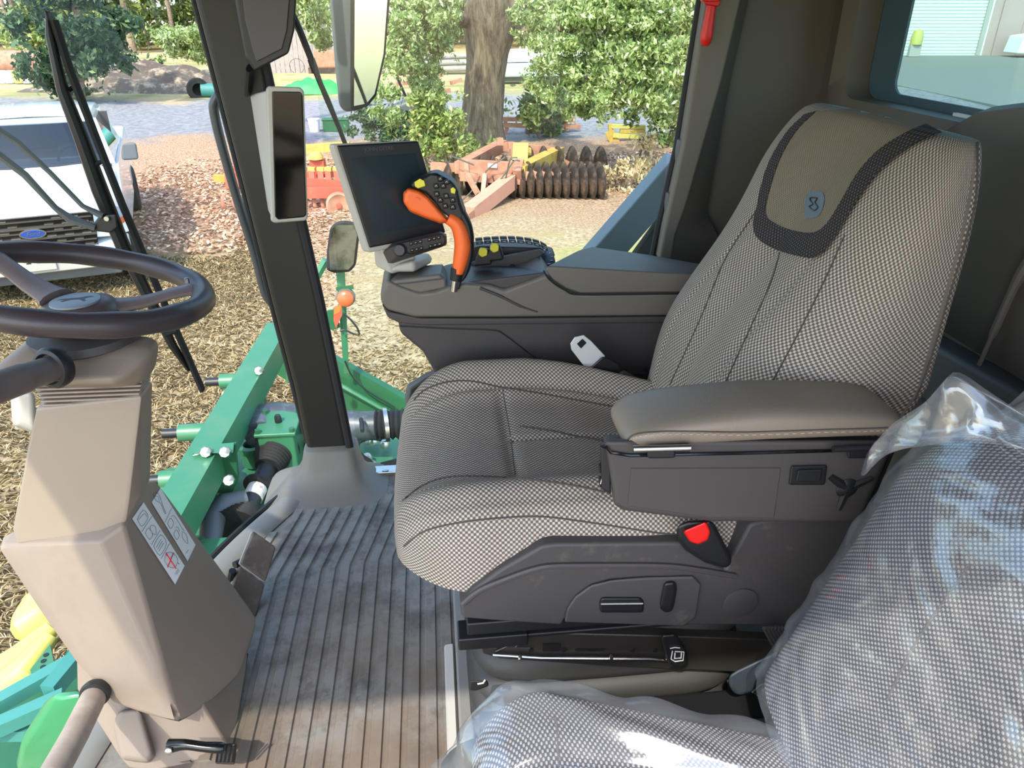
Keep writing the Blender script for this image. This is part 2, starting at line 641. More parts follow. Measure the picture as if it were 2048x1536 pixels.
# ================================================================== YARD GROUND
V, Fc = grid(lambda u, v: (-130+260*u, -30+230*v, GROUND + (0.10*math.sin(u*90)*math.cos(v*70) if v > .14 else 0)*(1 if v < .6 else 3)), 120, 120)
struct('ground', (V, Fc), M['ground'])
# straw-coloured grass blades close by and fallen leaves further out
def blades(n, x0, x1, y0, y1, size, h, seedv):
    r = np.random.default_rng(seedv)
    p = np.column_stack([r.uniform(x0, x1, n), y0+(y1-y0)*r.uniform(0, 1, n)**1.3, np.full(n, GROUND-.01)])
    a = r.uniform(0, 2*PI, n)
    L = size*r.uniform(.5, 1.4, n)
    d = np.column_stack([np.cos(a)*L, np.sin(a)*L, np.zeros(n)])
    tip = p+d+np.column_stack([np.zeros(n), np.zeros(n), h*r.uniform(.15, 1.0, n)])
    wv = np.column_stack([-np.sin(a), np.cos(a), np.zeros(n)])*.0035
    mid = (p+tip)/2+np.array([0, 0, h*.35])
    return np.stack([p-wv, p+wv, mid+wv, tip, mid-wv], 1)

def polys(name, arr, mat, parent=None, label=None, kind='stuff'):
    n, k, _ = arr.shape
    org = np.array(ORG.get(parent.name, Vector())) if parent else np.zeros(3)
    me = bpy.data.meshes.new(name)
    me.vertices.add(n*k)
    me.vertices.foreach_set('co', (arr.reshape(-1, 3)-org).astype(np.float32).ravel())
    me.loops.add(n*k)
    me.loops.foreach_set('vertex_index', np.arange(n*k, dtype=np.int32))
    me.polygons.add(n)
    me.polygons.foreach_set('loop_start', np.arange(0, n*k, k, dtype=np.int32))
    me.update(calc_edges=True)
    me.materials.append(mat)
    o = bpy.data.objects.new(name, me)
    C.objects.link(o)
    if parent:
        o.parent = parent
    ORG[o.name] = Vector(org)
    if kind:
        o['kind'] = kind
    return o

g = polys('dry_grass', np.concatenate([blades(130000, -9, 4, 2.2, 11, .11, .07, 1), blades(20000, -3, 4, 9, 13, .11, .07, 2)]), M['straw'])
tag(g, 'straw coloured dry grass lying over the yard', 'grass')
def flat_leaves(n, x0, x1, y0, y1, s, seedv):
    r = np.random.default_rng(seedv)
    c = np.column_stack([r.uniform(x0, x1, n), r.uniform(y0, y1, n), GROUND+.02+r.uniform(0, .03, n)])
    a = r.uniform(0, 2*PI, n)
    sz = s*r.uniform(.6, 1.3, n)
    e1 = np.column_stack([np.cos(a), np.sin(a), r.uniform(-.5, .5, n)])*sz[:, None]
    e2 = np.column_stack([-np.sin(a), np.cos(a), r.uniform(-.5, .5, n)])*sz[:, None]*.6
    return np.stack([c-e1, c-e2, c+e1, c+e2], 1)
g = polys('leaf_litter', np.concatenate([flat_leaves(32000, -6.5, 9, 11.2, 19, .045, 3), flat_leaves(16000, -1.5, 5.5, 9.3, 13.5, .035, 4)]), M['litter'])
tag(g, 'brown fallen leaves spread around the old implements', 'leaves')

# ================================================================== CAB SHELL
edge = [(-.80, .15), (-.80, .7), (-.775, 1.0), (-.715, 1.3), (-.62, 1.62), (-.5, 1.86), (-.40, 2.0), (-.28, 2.0), (.6, 2.0), (1.04, 2.0), (1.04, .15)]
floor = struct('floor', prism([Vector((x, y, -.05)) for x, y in edge], (0, 0, .05)), M['mat'], label='grey ribbed rubber cab floor, scuffed and muddy near the seat')
ribs = []
for k in range(15):
    x0 = -.53+k*.0365
    yb = 1.50+.006*k
    ye = 1.80+(.0 if x0 < -.30 else min(.10, (x0+.30)*1.2))
    if k < 1:
        ye = 1.70
    pts = [Vector((x0, .55 if x0 > -.45 else 1.0, 0)), Vector((x0, yb, 0)), Vector((x0+(ye-yb)*.22, ye, 0))]
    wdt = .0118
    L = [p+Vector((-wdt, 0, 0)) for p in pts]
    Rr = [p+Vector((wdt, 0, 0)) for p in pts]
    prof = []
    for a_, b_ in zip(L, Rr):
        prof.append([a_+Vector((-.002, 0, -.001)), a_+Vector((.001, 0, .0055)), b_+Vector((-.001, 0, .0055)), b_+Vector((.002, 0, -.001))])
    build('rib', loft(prof), M['mat'], floor, smooth=False)
# rolled grey edge of the mat along the windscreen
rim = smoothpath([Vector((x, y, .004)) for x, y in edge[1:7]], 8)
build('mat_edge', tube([p+Vector((.035, -.03, 0)) for p in rim], .038, 10, squash=(.35, 1), up=(0, 0, 1)), M['matclean'], floor, label='smooth raised grey rim of the floor mat')
build('edge_seal', tube([p+Vector((-.004, .005, -.003)) for p in rim], .010, 8), M['rubber'], floor, label='black rubber seal')
build('sill_strip', box(-.24, .6, 1.955, 1.995, -.02, .012), M['steel'], floor, bevel=.003)
for k in range(3):
    build('screw', lathe((-.19+k*.045, 1.965, .012), (0, 0, 1), [(.011, 0), (.011, .004), (.006, .006)], 10), M['steel'], floor)

# front right post and its moulded boot
front_post = struct('trim_1', join(
    hull([at(418, 95, y=1.98), at(430, 0, y=1.98)]+ay(1.98, [(376, -80), (452, -80), (597, 905), (640, 905)])+ay(1.93, [(376, -80), (470, -80), (640, 905), (690, 905)])),
    ), M['pillar'], label='dark front right post of the cab')
front_post.data.clear_geometry()
V, Fc = loft([[at(u0, v, y=1.935), at(u1, v, y=1.935), at(u1+3, v, y=2.0), at(u0+3, v, y=2.0)]
              for u0, u1, v in ((372, 470, -110), (391, 498, 0), (440, 540, 190), (489, 586, 380), (543, 636, 600), (590, 673, 780), (618, 700, 915))])
me = bpy.data.meshes.new('trim_1')
me.from_pydata([tuple(v) for v in V], [], Fc)
me.materials.append(M['pillar'])
front_post.data = me
fixn(me)
b = front_post.modifiers.new('bevel', 'BEVEL')
b.width = .012
b.segments = 3
# black rubber edging on the windscreen side and the door side of the post
build('edging', tube([at(u, v, y=1.975) for u, v in ((369, -110), (389, 0), (438, 190), (487, 380), (541, 600), (588, 780), (622, 915))], .008, 8), M['rubber'], front_post)
build('edging', tube([at(u, v, y=1.93) for u, v in ((474, -110), (502, 0), (544, 190), (590, 380), (640, 600), (677, 780), (704, 915))], .012, 8), M['rubber'], front_post)
V, Fc = loft([[at(640+c_*sx*w_+off, 905+v_, y=0) if False else Vector((cx+hx*math.copysign(abs(math.cos(q))**.45, math.cos(q)), cy+hy*math.copysign(abs(math.sin(q))**.45, math.sin(q)), z))
               for q in [2*PI*k/28 for k in range(28)]]
              for (cx, cy, hx, hy, z, c_, sx, w_, off, v_) in [(a_[0], a_[1], a_[2], a_[3], a_[4], 0, 0, 0, 0, 0) for a_ in
              [(-.345, 1.955, .072, .045, .128), (-.345, 1.955, .078, .05, .12), (-.347, 1.95, .088, .055, .07), (-.352, 1.94, .105, .07, .035), (-.358, 1.925, .14, .10, .012), (-.36, 1.91, .18, .13, .001)]]])
struct('trim_2', (V, Fc), M['bootgrey'], label='smooth grey moulded boot at the foot of the front post', angle=60)

# windscreen, bowed; and the full-height side window
def scr(u, v):
    pts = smoothpath([Vector((x, y, 0)) for x, y in [(-.80, .0)]+edge[1:7]], 8)
    p = resample([(q.x, q.y) for q in pts], 41)[int(round(u*40))]
    z = -.04+1.56*v
    return (p[0]-.10*v*v-.012, p[1]+.012, z)
struct('window_1', grid(scr, 40, 6), M['glass'], label='curved clear windscreen')
struct('window_2', box(-.27, .62, 1.968, 1.972, 0, 1.52), M['glass'], label='tall clear window on the far side of the cab')

# rear post on the far side
poly_l = [(1436, -150), (1412, 0), (1366, 292), (1330, 455), (1318, 520)]
poly_r = [(1345, 520), (1352, 470), (1373, 413), (1446, 157), (1483, 0), (1517, -150)]
rp = struct('trim_3', prism(ay(1.90, poly_l+poly_r), (0, .06, 0)), M['taupe'], bevel=.008, seg=3, label='taupe rear post beside the far window')
bev = [(1335, 520), (1342, 470), (1363, 413), (1436, 157), (1473, 0), (1507, -150)]
back = [(1450, 520), (1435, 470), (1412, 425), (1462, 157), (1497, 0), (1530, -150)]
build('bevel_trim', loft([[at(a_[0], a_[1], y=1.902), at(b_[0], b_[1], y=1.95), at(b_[0], b_[1], y=1.97), at(a_[0], a_[1], y=1.93)] for a_, b_ in zip(bev, back)]), M['taupe_dk'], rp)
build('seal', tube(ay(1.945, [(1424, -150), (1401, 0), (1355, 292), (1318, 455), (1305, 520)]), .011, 8), M['rubber'], rp, label='black rubber window seal')
for (u, v) in ((1362, 300), (1340, 405)):
    p = at(u, v, y=1.93)
    build('hinge', lathe(p-Vector((0, 0, .03)), (0, 0, 1), [(.004, 0), (.013, .004), (.015, .03), (.013, .056), (.004, .06)], 14), M['mirror_case'], rp)

# far side wall behind the post, rear wall with its window opening
struct('wall_right', join(box(.62, 1.06, 1.975, 2.0, -.05, .60), box(.68, 1.06, 1.975, 2.0, -.05, 1.52)), M['taupe_dk'], smooth=False)
struct('wall_right_outer', box(.46, .64, 2.02, 2.05, .3, .62), M['mirror_case']) if False else None
n = 64
def rr(y0, y1, z0, z1, r, x):
    out = []
    for cx_, cz_, a0 in ((y1-r, z1-r, 0), (y0+r, z1-r, PI/2), (y0+r, z0+r, PI), (y1-r, z0+r, 1.5*PI)):
        for k in range(n//4):
            q = a0+PI/2*k/(n//4-1)
            out.append(Vector((x, cx_+r*math.cos(q), cz_+r*math.sin(q))))
    return out
wy0, wy1, wz0, wz1 = .30, 1.83, 1.105, 1.50
inner = rr(wy0, wy1, wz0, wz1, .05, 1.00)
inner1 = rr(wy0-.045, wy1+.045, wz0-.045, wz1+.015, .07, .985)
inner2 = rr(wy0-.075, wy1+.075, wz0-.075, wz1+.018, .07, 1.015)
outerr = rr(.12, 2.0, .95, 1.55, .002, 1.02)
inn3 = rr(wy0, wy1, wz0, wz1, .05, 1.06)
struct('wall_rear', join(loft([outerr, inner2, inner1, inner, inn3], cap=False), box(1.018, 1.06, .12, 2.0, -.05, .96)), M['taupe_dk'], label='dark taupe rear wall of the cab with a window in it', angle=60)
w3 = struct('window_3', box(1.072, 1.076, wy0-.02, wy1+.02, wz0-.02, wz1+.02), M['rearglass'], smooth=False, label='tinted rear window of the cab')
fr_o = rr(wy0-.03, wy1+.03, wz0-.03, wz1+.03, .06, 1.062)
fr_i = rr(wy0+.10, wy1-.105, wz0+.018, wz1+.02, .03, 1.064)
V, Fc = loft([fr_o, fr_i, [p+Vector((.006, 0, 0)) for p in fr_i]], cap=False)
build('frame', (V, Fc), plain('blue_grey_frit', '#3f5660', .4, var=.15, scale=5), w3, label='dark blue-grey border of the rear glass')
build('sill_reflector', box(1.045, 1.055, 1.33, 1.47, wz0-.004, wz0+.006), M['white'], w3)
# lower rear trim: belt moulding and padded hump
rw = struct('trim_4', hull([Vector((.99, .2, .74)), Vector((.99, 1.95, .66)), Vector((.97, .2, .62)), Vector((.97, 1.95, .56)), Vector((1.03, .2, .60)), Vector((1.03, 1.95, .54)), Vector((1.03, .2, .76)), Vector((1.03, 1.95, .68))]),
            plain('blue_grey_belt', '#474b4e', .45, bump=.3), bevel=.01, seg=3, label='blue-grey belt moulding across the rear wall')
V, Fc = loft([[Vector((x_, y_, z_)) for x_, z_ in ((1.015, .72), (.97, .74), (.955, .84), (.96, 1.0-.0), (.985, top), (1.015, top+.01))] for y_, top in
              ((.2, 1.15), (1.0, 1.155), (1.22, 1.15), (1.32, 1.13), (1.40, 1.085), (1.52, 1.065), (1.93, 1.06))], closed=False)
struct('trim_5', (V, Fc), M['taupe_dk'], label='padded dark panel rising into a hump below the rear window', angle=60)
build('grab_groove', tube(smoothpath([Vector((.955, 1.10, .73)), Vector((.95, 1.085, .8)), Vector((.95, 1.07, .9)), Vector((.955, 1.05, .98))], 6), [.004]*6+[.007]*6+[.009]*7, 8), M['taupe'], bpy.data.objects['trim_5'])
struct('wall_rear_lower', None, None) if False else None
struct('ceiling', box(-1.0, 1.10, -.05, 2.05, 1.52, 1.56), M['taupe'], smooth=False)  # cab roof, out of view; overhang past the glass sized to shade the interior
struct('wall_left', join(box(.62, 1.04, .13, .16, -.05, 1.52)), M['taupe_dk'], smooth=False)

# red emergency hammer clipped to the rear post
h = thing('emergency_hammer', 'red plastic emergency hammer clipped to the taupe rear post', 'hammer', at(1416, 60, y=1.90))
build('handle', tube(smoothpath(ay(1.885, [(1424, 5), (1420, 30), (1415, 60), (1410, 92)]), 4), [.010, .010, .011, .012, .012, .012, .013, .013, .014, .015, .014, .012, .006], 12, squash=(1, .55), up=(1, 0, 0)), M['red'], h)
build('head', hull(ay(1.875, [(1412, -25), (1442, -25), (1440, 8), (1436, 14), (1410, 10), (1405, 0)])+ay(1.90, [(1412, -25), (1442, -25), (1440, 8), (1436, 14), (1410, 10), (1405, 0)])), M['red'], h, bevel=.004)
build('clip', hull(ay(1.895, [(1402, -8), (1444, -8), (1441, 3), (1400, 3)])+ay(1.86, [(1406, -8), (1440, -8), (1437, 3), (1404, 3)])), M['red'], h, bevel=.002)

# outside: pale fender shoulder and grey body rail seen through the far window
fn = thing('body_fender', 'pale grey curved body shoulder outside the far window, behind the console', 'fender', (.7, 2.1, .6))
build('fender_skin', loft([[at(u, v, y=2.09), at(u, v+9, y=2.07), at(u, v+40, y=2.06), at(u, v+44, y=2.30), at(u, v-1, y=2.30)] for u, v in ((1318, 512), (1335, 502), (1360, 495), (1400, 490), (1470, 484))]), M['lightgrey'], fn, bevel=.004)
build('latch', hull(ay(2.05, [(1300, 512), (1318, 500), (1330, 505), (1325, 520), (1305, 522)])+ay(2.08, [(1300, 512), (1318, 500), (1330, 505), (1325, 520), (1305, 522)])), M['mirror_case'], fn, bevel=.003)
rail = thing('body_rail', 'blue-grey sloping body rail outside the far window', 'rail', (.5, 2.3, .7))
build('rail_face', prism(ay(2.30, [(1168, 520), (1350, 312), (1362, 330), (1352, 395), (1235, 530)]), (0, .09, .0)), plain('blue_grey_panel', '#6b7780', .5), rail, bevel=.006)
build('rail_gusset', prism(ay(2.31, [(1258, 530), (1352, 400), (1350, 520)]), (0, .05, 0)), plain('dark_grey_gusset', '#3b4043', .5), rail, bevel=.004)

# ================================================================== STEERING WHEEL AND COLUMN
WC = Vector((-.564, 1.157, .916))
tilt = Matrix(((1, 0, 0), (0, 1, 0), (-.221, -.087, 1)))
sw = thing('steering_wheel', 'dark brown-black three spoke steering wheel over the beige column', 'steering wheel', WC)
def wp(a_, r_, dz=0):
    return WC+tilt @ Vector((math.cos(a_)*r_, math.sin(a_)*r_, dz))
n_ = 96
V, Fc = tube([wp(2*PI*k/n_, .184) for k in range(n_)], [.0185+.0008*math.sin(k*PI/4) for k in range(n_)], 14, closed=True)
build('rim', (V, Fc), M['wheel'], sw)
for a_, w0 in ((math.radians(28), .03), (math.radians(152), .03)):
    path = [wp(a_, .045, -.034), wp(a_, .09, -.026), wp(a_, .13, -.012), wp(a_, .165, -.002), wp(a_, .184, 0)]
    build('spoke', tube(smoothpath(path, 3), [w0, w0*.85, w0*.75, w0*.7, w0*.65, w0*.6, w0*.6, w0*.62, w0*.65, w0*.7, w0*.75, w0*.7, w0*.55], 12, squash=(.42, 1), up=(0, 0, 1)), plain('spoke_brown', '#776b69', .4, bump=.3) if a_ < 1 else bpy.data.materials['spoke_brown'], sw)
build('hub', lathe(WC+Vector((0, .0, -.075)), (0, 0, 1), [(.03, 0), (.055, .01), (.060, .028), (.052, .044), (.035, .050), (.004, .051)], 28), plain('hub_brown', '#574c4b', .42, bump=.3), sw, angle=60)
build('hub_stem', lathe(WC+Vector((0, 0, -.13)), (0, 0, 1), [(.045, 0), (.04, .06)], 20), M['black'], sw)
em = build('emblem', lathe(WC+Vector((0, -.005, -.026)), (0, 0, 1), [(.036, 0), (.036, .003), (.033, .004)], 28), plain('emblem_grey', '#87929c', .4), sw, label='pale oval leaping deer emblem on the hub')
em.scale = (1, 1, 1)
deer = [(-.026, -.002), (-.02, .004), (-.008, .006), (.004, .008), (.012, .013), (.02, .014), (.026, .010), (.018, .008), (.014, .002), (.02, -.008), (.016, -.009), (.008, -.001), (-.004, -.001), (-.014, -.009), (-.018, -.008), (-.014, .0)]
build('deer_mark', prism([WC+Vector((x_, y_-.005, -.0225)) for x_, y_ in deer], (0, 0, .0008)), M['print'], em, smooth=False)
for a_ in (math.radians(28), math.radians(152)):
    build('spoke_screw', lathe(wp(a_, .165, .010), (0, 0, 1), [(.004, 0), (.004, .008), (.002, .009)], 8), M['steel'], sw)

YC = 1.13
_ay, _at = ay, at
def push(p):
    return EYE+(p-EYE)*(1+.075*max(0, min(1, p.z/.5)))
def ay(y, pts):
    return [push(p) for p in _ay(y, pts)]
def at(u, v, **k):
    return push(_at(u, v, **k))
def mir(pts, yc=YC, keep=0.0):
    return pts+[Vector((p.x, 2*yc-p.y, p.z)) for p in pts]
col = thing('steering_column', 'beige faceted plastic steering column rising from the cab floor', 'column', (-.5, YC, 0))
build('top_shroud', hull(mir(ay(.955, [(48, 690), (62, 672, 1.06), (298, 678, 1.05), (303, 700), (292, 770), (240, 776), (70, 768), (45, 760)]))), M['beige2'], col, bevel=.016, seg=4)
build('dark_collar', lathe(WC+Vector((0, 0, -.095)), (0, 0, 1), [(.075, 0), (.085, .006), (.082, .018), (.06, .022)], 28), M['charcoal'], col)
for k in range(6):
    u0, u1, v = 66+k*3.5, 284-k*1.5, 770+k*8
    build('bellows_fold', hull(mir(ay(.955+.0, [(u0, v), (u1, v-8), (u1, v-3), (u0, v+5)]))), M['beige'], col, bevel=.003)
up = [(72, 815), (262, 822), (283, 790), (300, 958, 1.0), (250, 1052, .935), (200, 1068, .93), (35, 1090, .96), (24, 1060, .97), (55, 900), (258, 1000, .935)]
build('upper_cover', hull(mir(ay(.955, up))), M['beige'], col, bevel=.014, seg=3)
sidec = [(245, 850, 1.0), (286, 850, 1.05), (300, 880, 1.1), (292, 935, 1.1), (262, 930, 1.0)]
build('knee_pod', hull(ay(1.0, sidec)+ay(1.0, [(250, 850, 1.12), (262, 930, 1.14)])), M['beige2'], col, bevel=.006)
build('side_pod', hull(ay(1.02, [(28, 778), (70, 785), (75, 865), (30, 850)])+ay(1.12, [(20, 785), (66, 790), (72, 870), (24, 850)])), M['lightgrey'], col, bevel=.012, seg=3)
cov = [(12, 1091, .965), (30, 1084, .985), (38, 1118, .945), (200, 1084, .905), (248, 1050, .925), (312, 961, 1.10), (404, 1098, 1.17), (515, 1238, 1.205), (500, 1293, 1.19),
       (478, 1352, 1.10), (404, 1419, 1.0), (360, 1448, .935), (286, 1425, .93), (225, 1406, .945), (150, 1322, .965), (76, 1217, .96), (275, 1255, .91)]
cover = build('lower_cover', hull(ay(.95, cov)+[Vector((p.x-.02, max(2*YC-p.y, 1.10), p.z)) for p in ay(.95, [c_ for c_ in cov if c_[2] < 1.05])]), M['beige2'], col, bevel=.012, seg=3)
# base stump
base = [(150, 1300, 1.0), (152, 1378, 1.01), (215, 1404, .98), (238, 1420, .97), (236, 1510, .985), (262, 1540, .99), (370, 1560, .99), (460, 1500, 1.03), (476, 1440, 1.08), (500, 1300, 1.24), (400, 1400, .99)]
build('base_cover', hull(ay(.95, base)+[Vector((p.x, 1.24, max(p.z, 0))) for p in ay(1.0, [(240, 1420), (240, 1500)])]), M['beige2'], col, bevel=.012, seg=3)
build('pedal_pod', hull(ay(.955, [(236, 1422), (278, 1416), (305, 1510), (296, 1524), (242, 1518), (226, 1450)])+ay(1.02, [(236, 1422), (285, 1416), (318, 1510), (300, 1530), (242, 1520), (226, 1450)])), M['beige2'], col, bevel=.010, seg=3)
# indicator stalk
st = build('stalk', tube(smoothpath([at(118, 733, y=.955), at(90, 742, y=.935), at(45, 757, y=.90), at(-30, 785, y=.85)], 5), [.018]*5+[.019]*5+[.021]*5+[.022], 16), plain('stalk_brown', '#5f5350', .5), col, label='brown-grey stalk reaching towards the left')
pc = at(104, 736, y=.952)
dv = (at(0, 770, y=.88)-pc).normalized()
build('stalk_socket', lathe(pc+dv*-.012, dv, [(.029, 0), (.031, .012), (.028, .018), (.023, .020), (.020, .012), (.004, .010)], 28), M['black'], col, label='black round stalk socket')

# pictogram stickers on the face towards the seat
tv = bvh(cover)
def sticker(corners, lines, red=None):
    A = [Vector((c_[0], c_[1], 0)) for c_ in corners]
    def q(u, v):
        p = (A[0]*(1-u)+A[1]*u)*(1-v)+(A[3]*(1-u)+A[2]*u)*v
        return (p.x, p.y)
    L = [q(0, v/10) for v in range(11)]
    Rr = [q(1, v/10) for v in range(11)]
    V, Fc = strip_on(tv, L, Rr, 3, .0012)
    s_ = build('sticker', (V, Fc), M['white'], col, label='white pictogram sticker with thin line drawings')
    for ln in lines:
        pts = onto(tv, px2([q(*p) for p in ln], 3), .0018)
        if len(pts) > 1:
            build('drawing', tube(pts, .00032, 4), M['print'], s_, smooth=False)
    for ln in red or []:
        pts = onto(tv, px2([q(*p) for p in ln], 3), .0022)
        build('red_cross', tube(pts, .0009, 6), M['red'], s_)
def bx(u0, v0, u1, v1):
    return [(u0, v0), (u1, v0), (u1, v1), (u0, v1), (u0, v0)]
lower = [(286, 1005), (263, 1038), (349, 1169), (368, 1132)]
sticker([(263, 1038), (286, 1005), (368, 1132), (349, 1169)],
        [bx(.2, .06, .75, .17), [(.25, .08), (.7, .10), (.7, .15)], [(.05, .21), (.95, .21)], bx(.15, .26, .45, .36), [(.45, .3), (.62, .27), (.8, .33), (.6, .4), (.45, .34)],
         [(.1, .42), (.9, .42)], bx(.15, .46, .8, .60), [(.25, .5), (.7, .5)], [(.25, .53), (.7, .53)], [(.25, .56), (.7, .56)], [(.1, .64), (.95, .64)],
         [(.2, .70), (.5, .67), (.8, .74), (.85, .86), (.5, .88), (.25, .80), (.2, .70)], [(.3, .93), (.6, .93)], [(.35, .95), (.6, .95)]],
        [[(.15, .78), (.85, .76)], [(.5, .66), (.5, .90)]])
sticker([(294, 992), (312, 964), (390, 1090), (374, 1123)],
        [[(.35, .05), (.6, .08), (.65, .16), (.5, .26), (.42, .36), (.35, .34), (.45, .22), (.3, .14), (.35, .05)], [(.4, .1), (.55, .14), (.45, .18)], [(.05, .42), (.95, .40)],
         bx(.15, .46, .5, .54), [(.6, .46), (.8, .5), (.8, .7), (.85, .74)], bx(.12, .62, .42, .70), [(.45, .6), (.6, .62), (.55, .68)], [(.5, .76), (.7, .72), (.8, .8), (.6, .88), (.5, .82), (.5, .76)], [(.15, .92), (.4, .93)]])
seamp = onto(bvh(bpy.data.objects['upper_cover']), px2([(200, 780), (150, 770)]), .001)

# small black foot lever at the base
fl = thing('foot_lever', 'small glossy black foot lever with ribbed pad at the column base', 'pedal', at(360, 1500, y=.93))
build('arm', tube(smoothpath([at(340, 1492, y=.94), at(370, 1489, y=.935), at(410, 1494, y=.93), at(448, 1496, y=.93)], 4), [.013, .012, .011, .010, .0095, .009, .009, .009, .009, .0095, .01, .010, .008], 12), M['gloss'], fl)
build('pivot_bolt', lathe(at(338, 1501, y=.926), (0, -1, .3), [(.007, 0), (.007, .004), (.004, .006)], 6), M['steel'], fl)
pad = build('pad', hull(ay(.93, [(436, 1489), (474, 1488), (468, 1526), (430, 1524)])+ay(.955, [(436, 1487), (474, 1486), (470, 1530), (430, 1528)])), M['black'], fl, bevel=.003)
for k in range(5):
    build('tread', tube([at(438+k*8, 1492, y=.928), at(433+k*8, 1523, y=.928)], .0022, 6), M['gloss'], pad)

ay, at = _ay, _at
# two brake pedals beyond the column
for i_, (lab, q) in enumerate((('scuffed brown-grey rubber brake pedal, upper of the pair by the sticker', [(507, 1061), (553, 1094), (532, 1163), (481, 1126)]),
                               ('scuffed brown-grey rubber brake pedal, lower of the pair beside the column', [(480, 1130), (531, 1168), (512, 1236), (458, 1190)]))):
    bp = thing('brake_pedal', lab, 'pedal', at(q[0][0], q[0][1], y=1.45), group=None)
    ys = [1.47, 1.46, 1.40, 1.41] if i_ == 0 else [1.45, 1.44, 1.38, 1.39]
    P4 = [at(q[k][0], q[k][1], y=ys[k]) for k in range(4)]
    nrm = (P4[1]-P4[0]).cross(P4[3]-P4[0]).normalized()
    if nrm.dot(EYE-P4[0]) > 0:
        nrm = -nrm
    mid = []
    build('rubber_pad', hull(P4+[p+nrm*.018 for p in P4]+mid), plain('worn_pedal_rubber', '#5d5148', .7, bump=.6, dirt='#85776a', dscale=20) if i_ == 0 else bpy.data.materials['worn_pedal_rubber'], bp, bevel=.005)
    build('pedal_plate', hull([p+nrm*.018 for p in P4]+[p+nrm*.028 for p in P4]), M['lightgrey'], bp, bevel=.002)
    cpt = sum(P4, Vector())/4
    build('pedal_arm', tube(smoothpath([cpt+nrm*.02, cpt+nrm*.05+Vector((-.03, 0, -.01)), Vector((-.52, cpt.y+.02, .10))], 4), .009, 8), M['black'], bp)

# bare tube at lower left
gr = thing('column_brace', 'dusty beige-grey tube running down from the column at lower left', 'tube', at(185, 1390, y=1.02))
build('tube_body', tube([at(188, 1393, y=1.0), at(150, 1470, y=.90), at(100, 1560, y=.80)], .0215, 20), plain('dusty_beige_tube', '#93847a', .5, .0, dirt='#b3a596', dscale=9), gr)
build('tube_collar', lathe(at(190, 1388, y=1.003), (at(100, 1560, y=.80)-at(188, 1393, y=1.0)), [(.024, -.01), (.026, 0), (.024, .008)], 20), M['black'], gr)

# ================================================================== DRIVER'S SEAT
seat = thing('driver_seat', 'driver\'s seat in dotted grey-beige woven fabric with a dark headrest band', 'seat', (.25, 1.15, .30))
CX0, CX1, CY0, CY1 = -.085, .50, .885, 1.445
def cushion_pt(u, v):
    """u front to back, v around: near skirt, near bolster, middle, far bolster, far skirt"""
    x = CX0+(CX1-CX0)*u
    d = max(0.0, (.15-(x-CX0))/.15)
    rnd = 1-math.sqrt(max(0, 1-d*d))            # 1 at the very front
    yc = (CY0+CY1)/2
    hw = (CY1-CY0)/2*(1-.26*max(0, (.14-(x-CX0))/.14)**2.2)*(1-.05*max(0, (x-.3)/.2))
    t = v*2-1
    s_ = abs(t)
    # section: s<.8 top, then roll over to the skirt
    if s_ < .74:
        yy = s_/.74*.86
        zz = .598+(.040+(.016 if t > 0 else 0))*math.exp(-((yy-.74)/.17)**2)-.012*math.exp(-(yy/.35)**2)+.02*d*0
    else:
        q = (s_-.74)/.26
        yy = .86+.14*math.sin(q*PI/2)
        edge_ = .598+(.040+(.016 if t > 0 else 0))*math.exp(-((.86-.74)/.17)**2)
        zz = edge_-(edge_-.492)*(1-math.cos(q*PI/2))
    zz -= .018*max(0, (x-.25)/.25)               # falls towards the back
    # skirt lower towards the front on the near side
    low = .480+.01*u if t < 0 else .48
    if s_ >= .74:
        zz = max(zz, 0)-(0 if s_ < .74 else ((s_-.74)/.26)**2*(0.492-low))
    z = zz-(zz-.505)*rnd*.88
    # channels between panels
    for c_ in (-.50, .50):
        z -= .010*math.exp(-((t-c_)/.018)**2)*(1-rnd)
    for c_ in (0.02,):
        z -= .007*math.exp(-((t-c_)/.018)**2)*(1 if x > .12 else 0)
    z -= .006*math.exp(-((x-.115)/.010)**2)*(1 if s_ < .48 else 0)
    x2 = x+.0*rnd
    # nose bulges in the middle
    x2 -= .012*max(0, 1-u*6)*(1-t*t)
    if t > 0:
        q_ = max(0, (x-.17)/.30)
        yy *= 1-.42*q_**1.3
        z -= .03*q_*s_
    return Vector((x2, yc+hw*yy*(1 if t > 0 else -1), z))
nu, nv = 90, 120
V = [cushion_pt(i/nu, j/nv) for j in range(nv+1) for i in range(nu+1)]
uv = []
arc = [0]
for j in range(1, nv+1):
    arc.append(arc[-1]+(cushion_pt(.5, j/nv)-cushion_pt(.5, (j-1)/nv)).length)
arcx = [0]
for i in range(1, nu+1):
    arcx.append(arcx[-1]+(cushion_pt(i/nu, .35)-cushion_pt((i-1)/nu, .35)).length)
uv = [(arcx[i], arc[j]) for j in range(nv+1) for i in range(nu+1)]
Fc = [(j*(nu+1)+i, j*(nu+1)+i+1, (j+1)*(nu+1)+i+1, (j+1)*(nu+1)+i) for j in range(nv) for i in range(nu)]
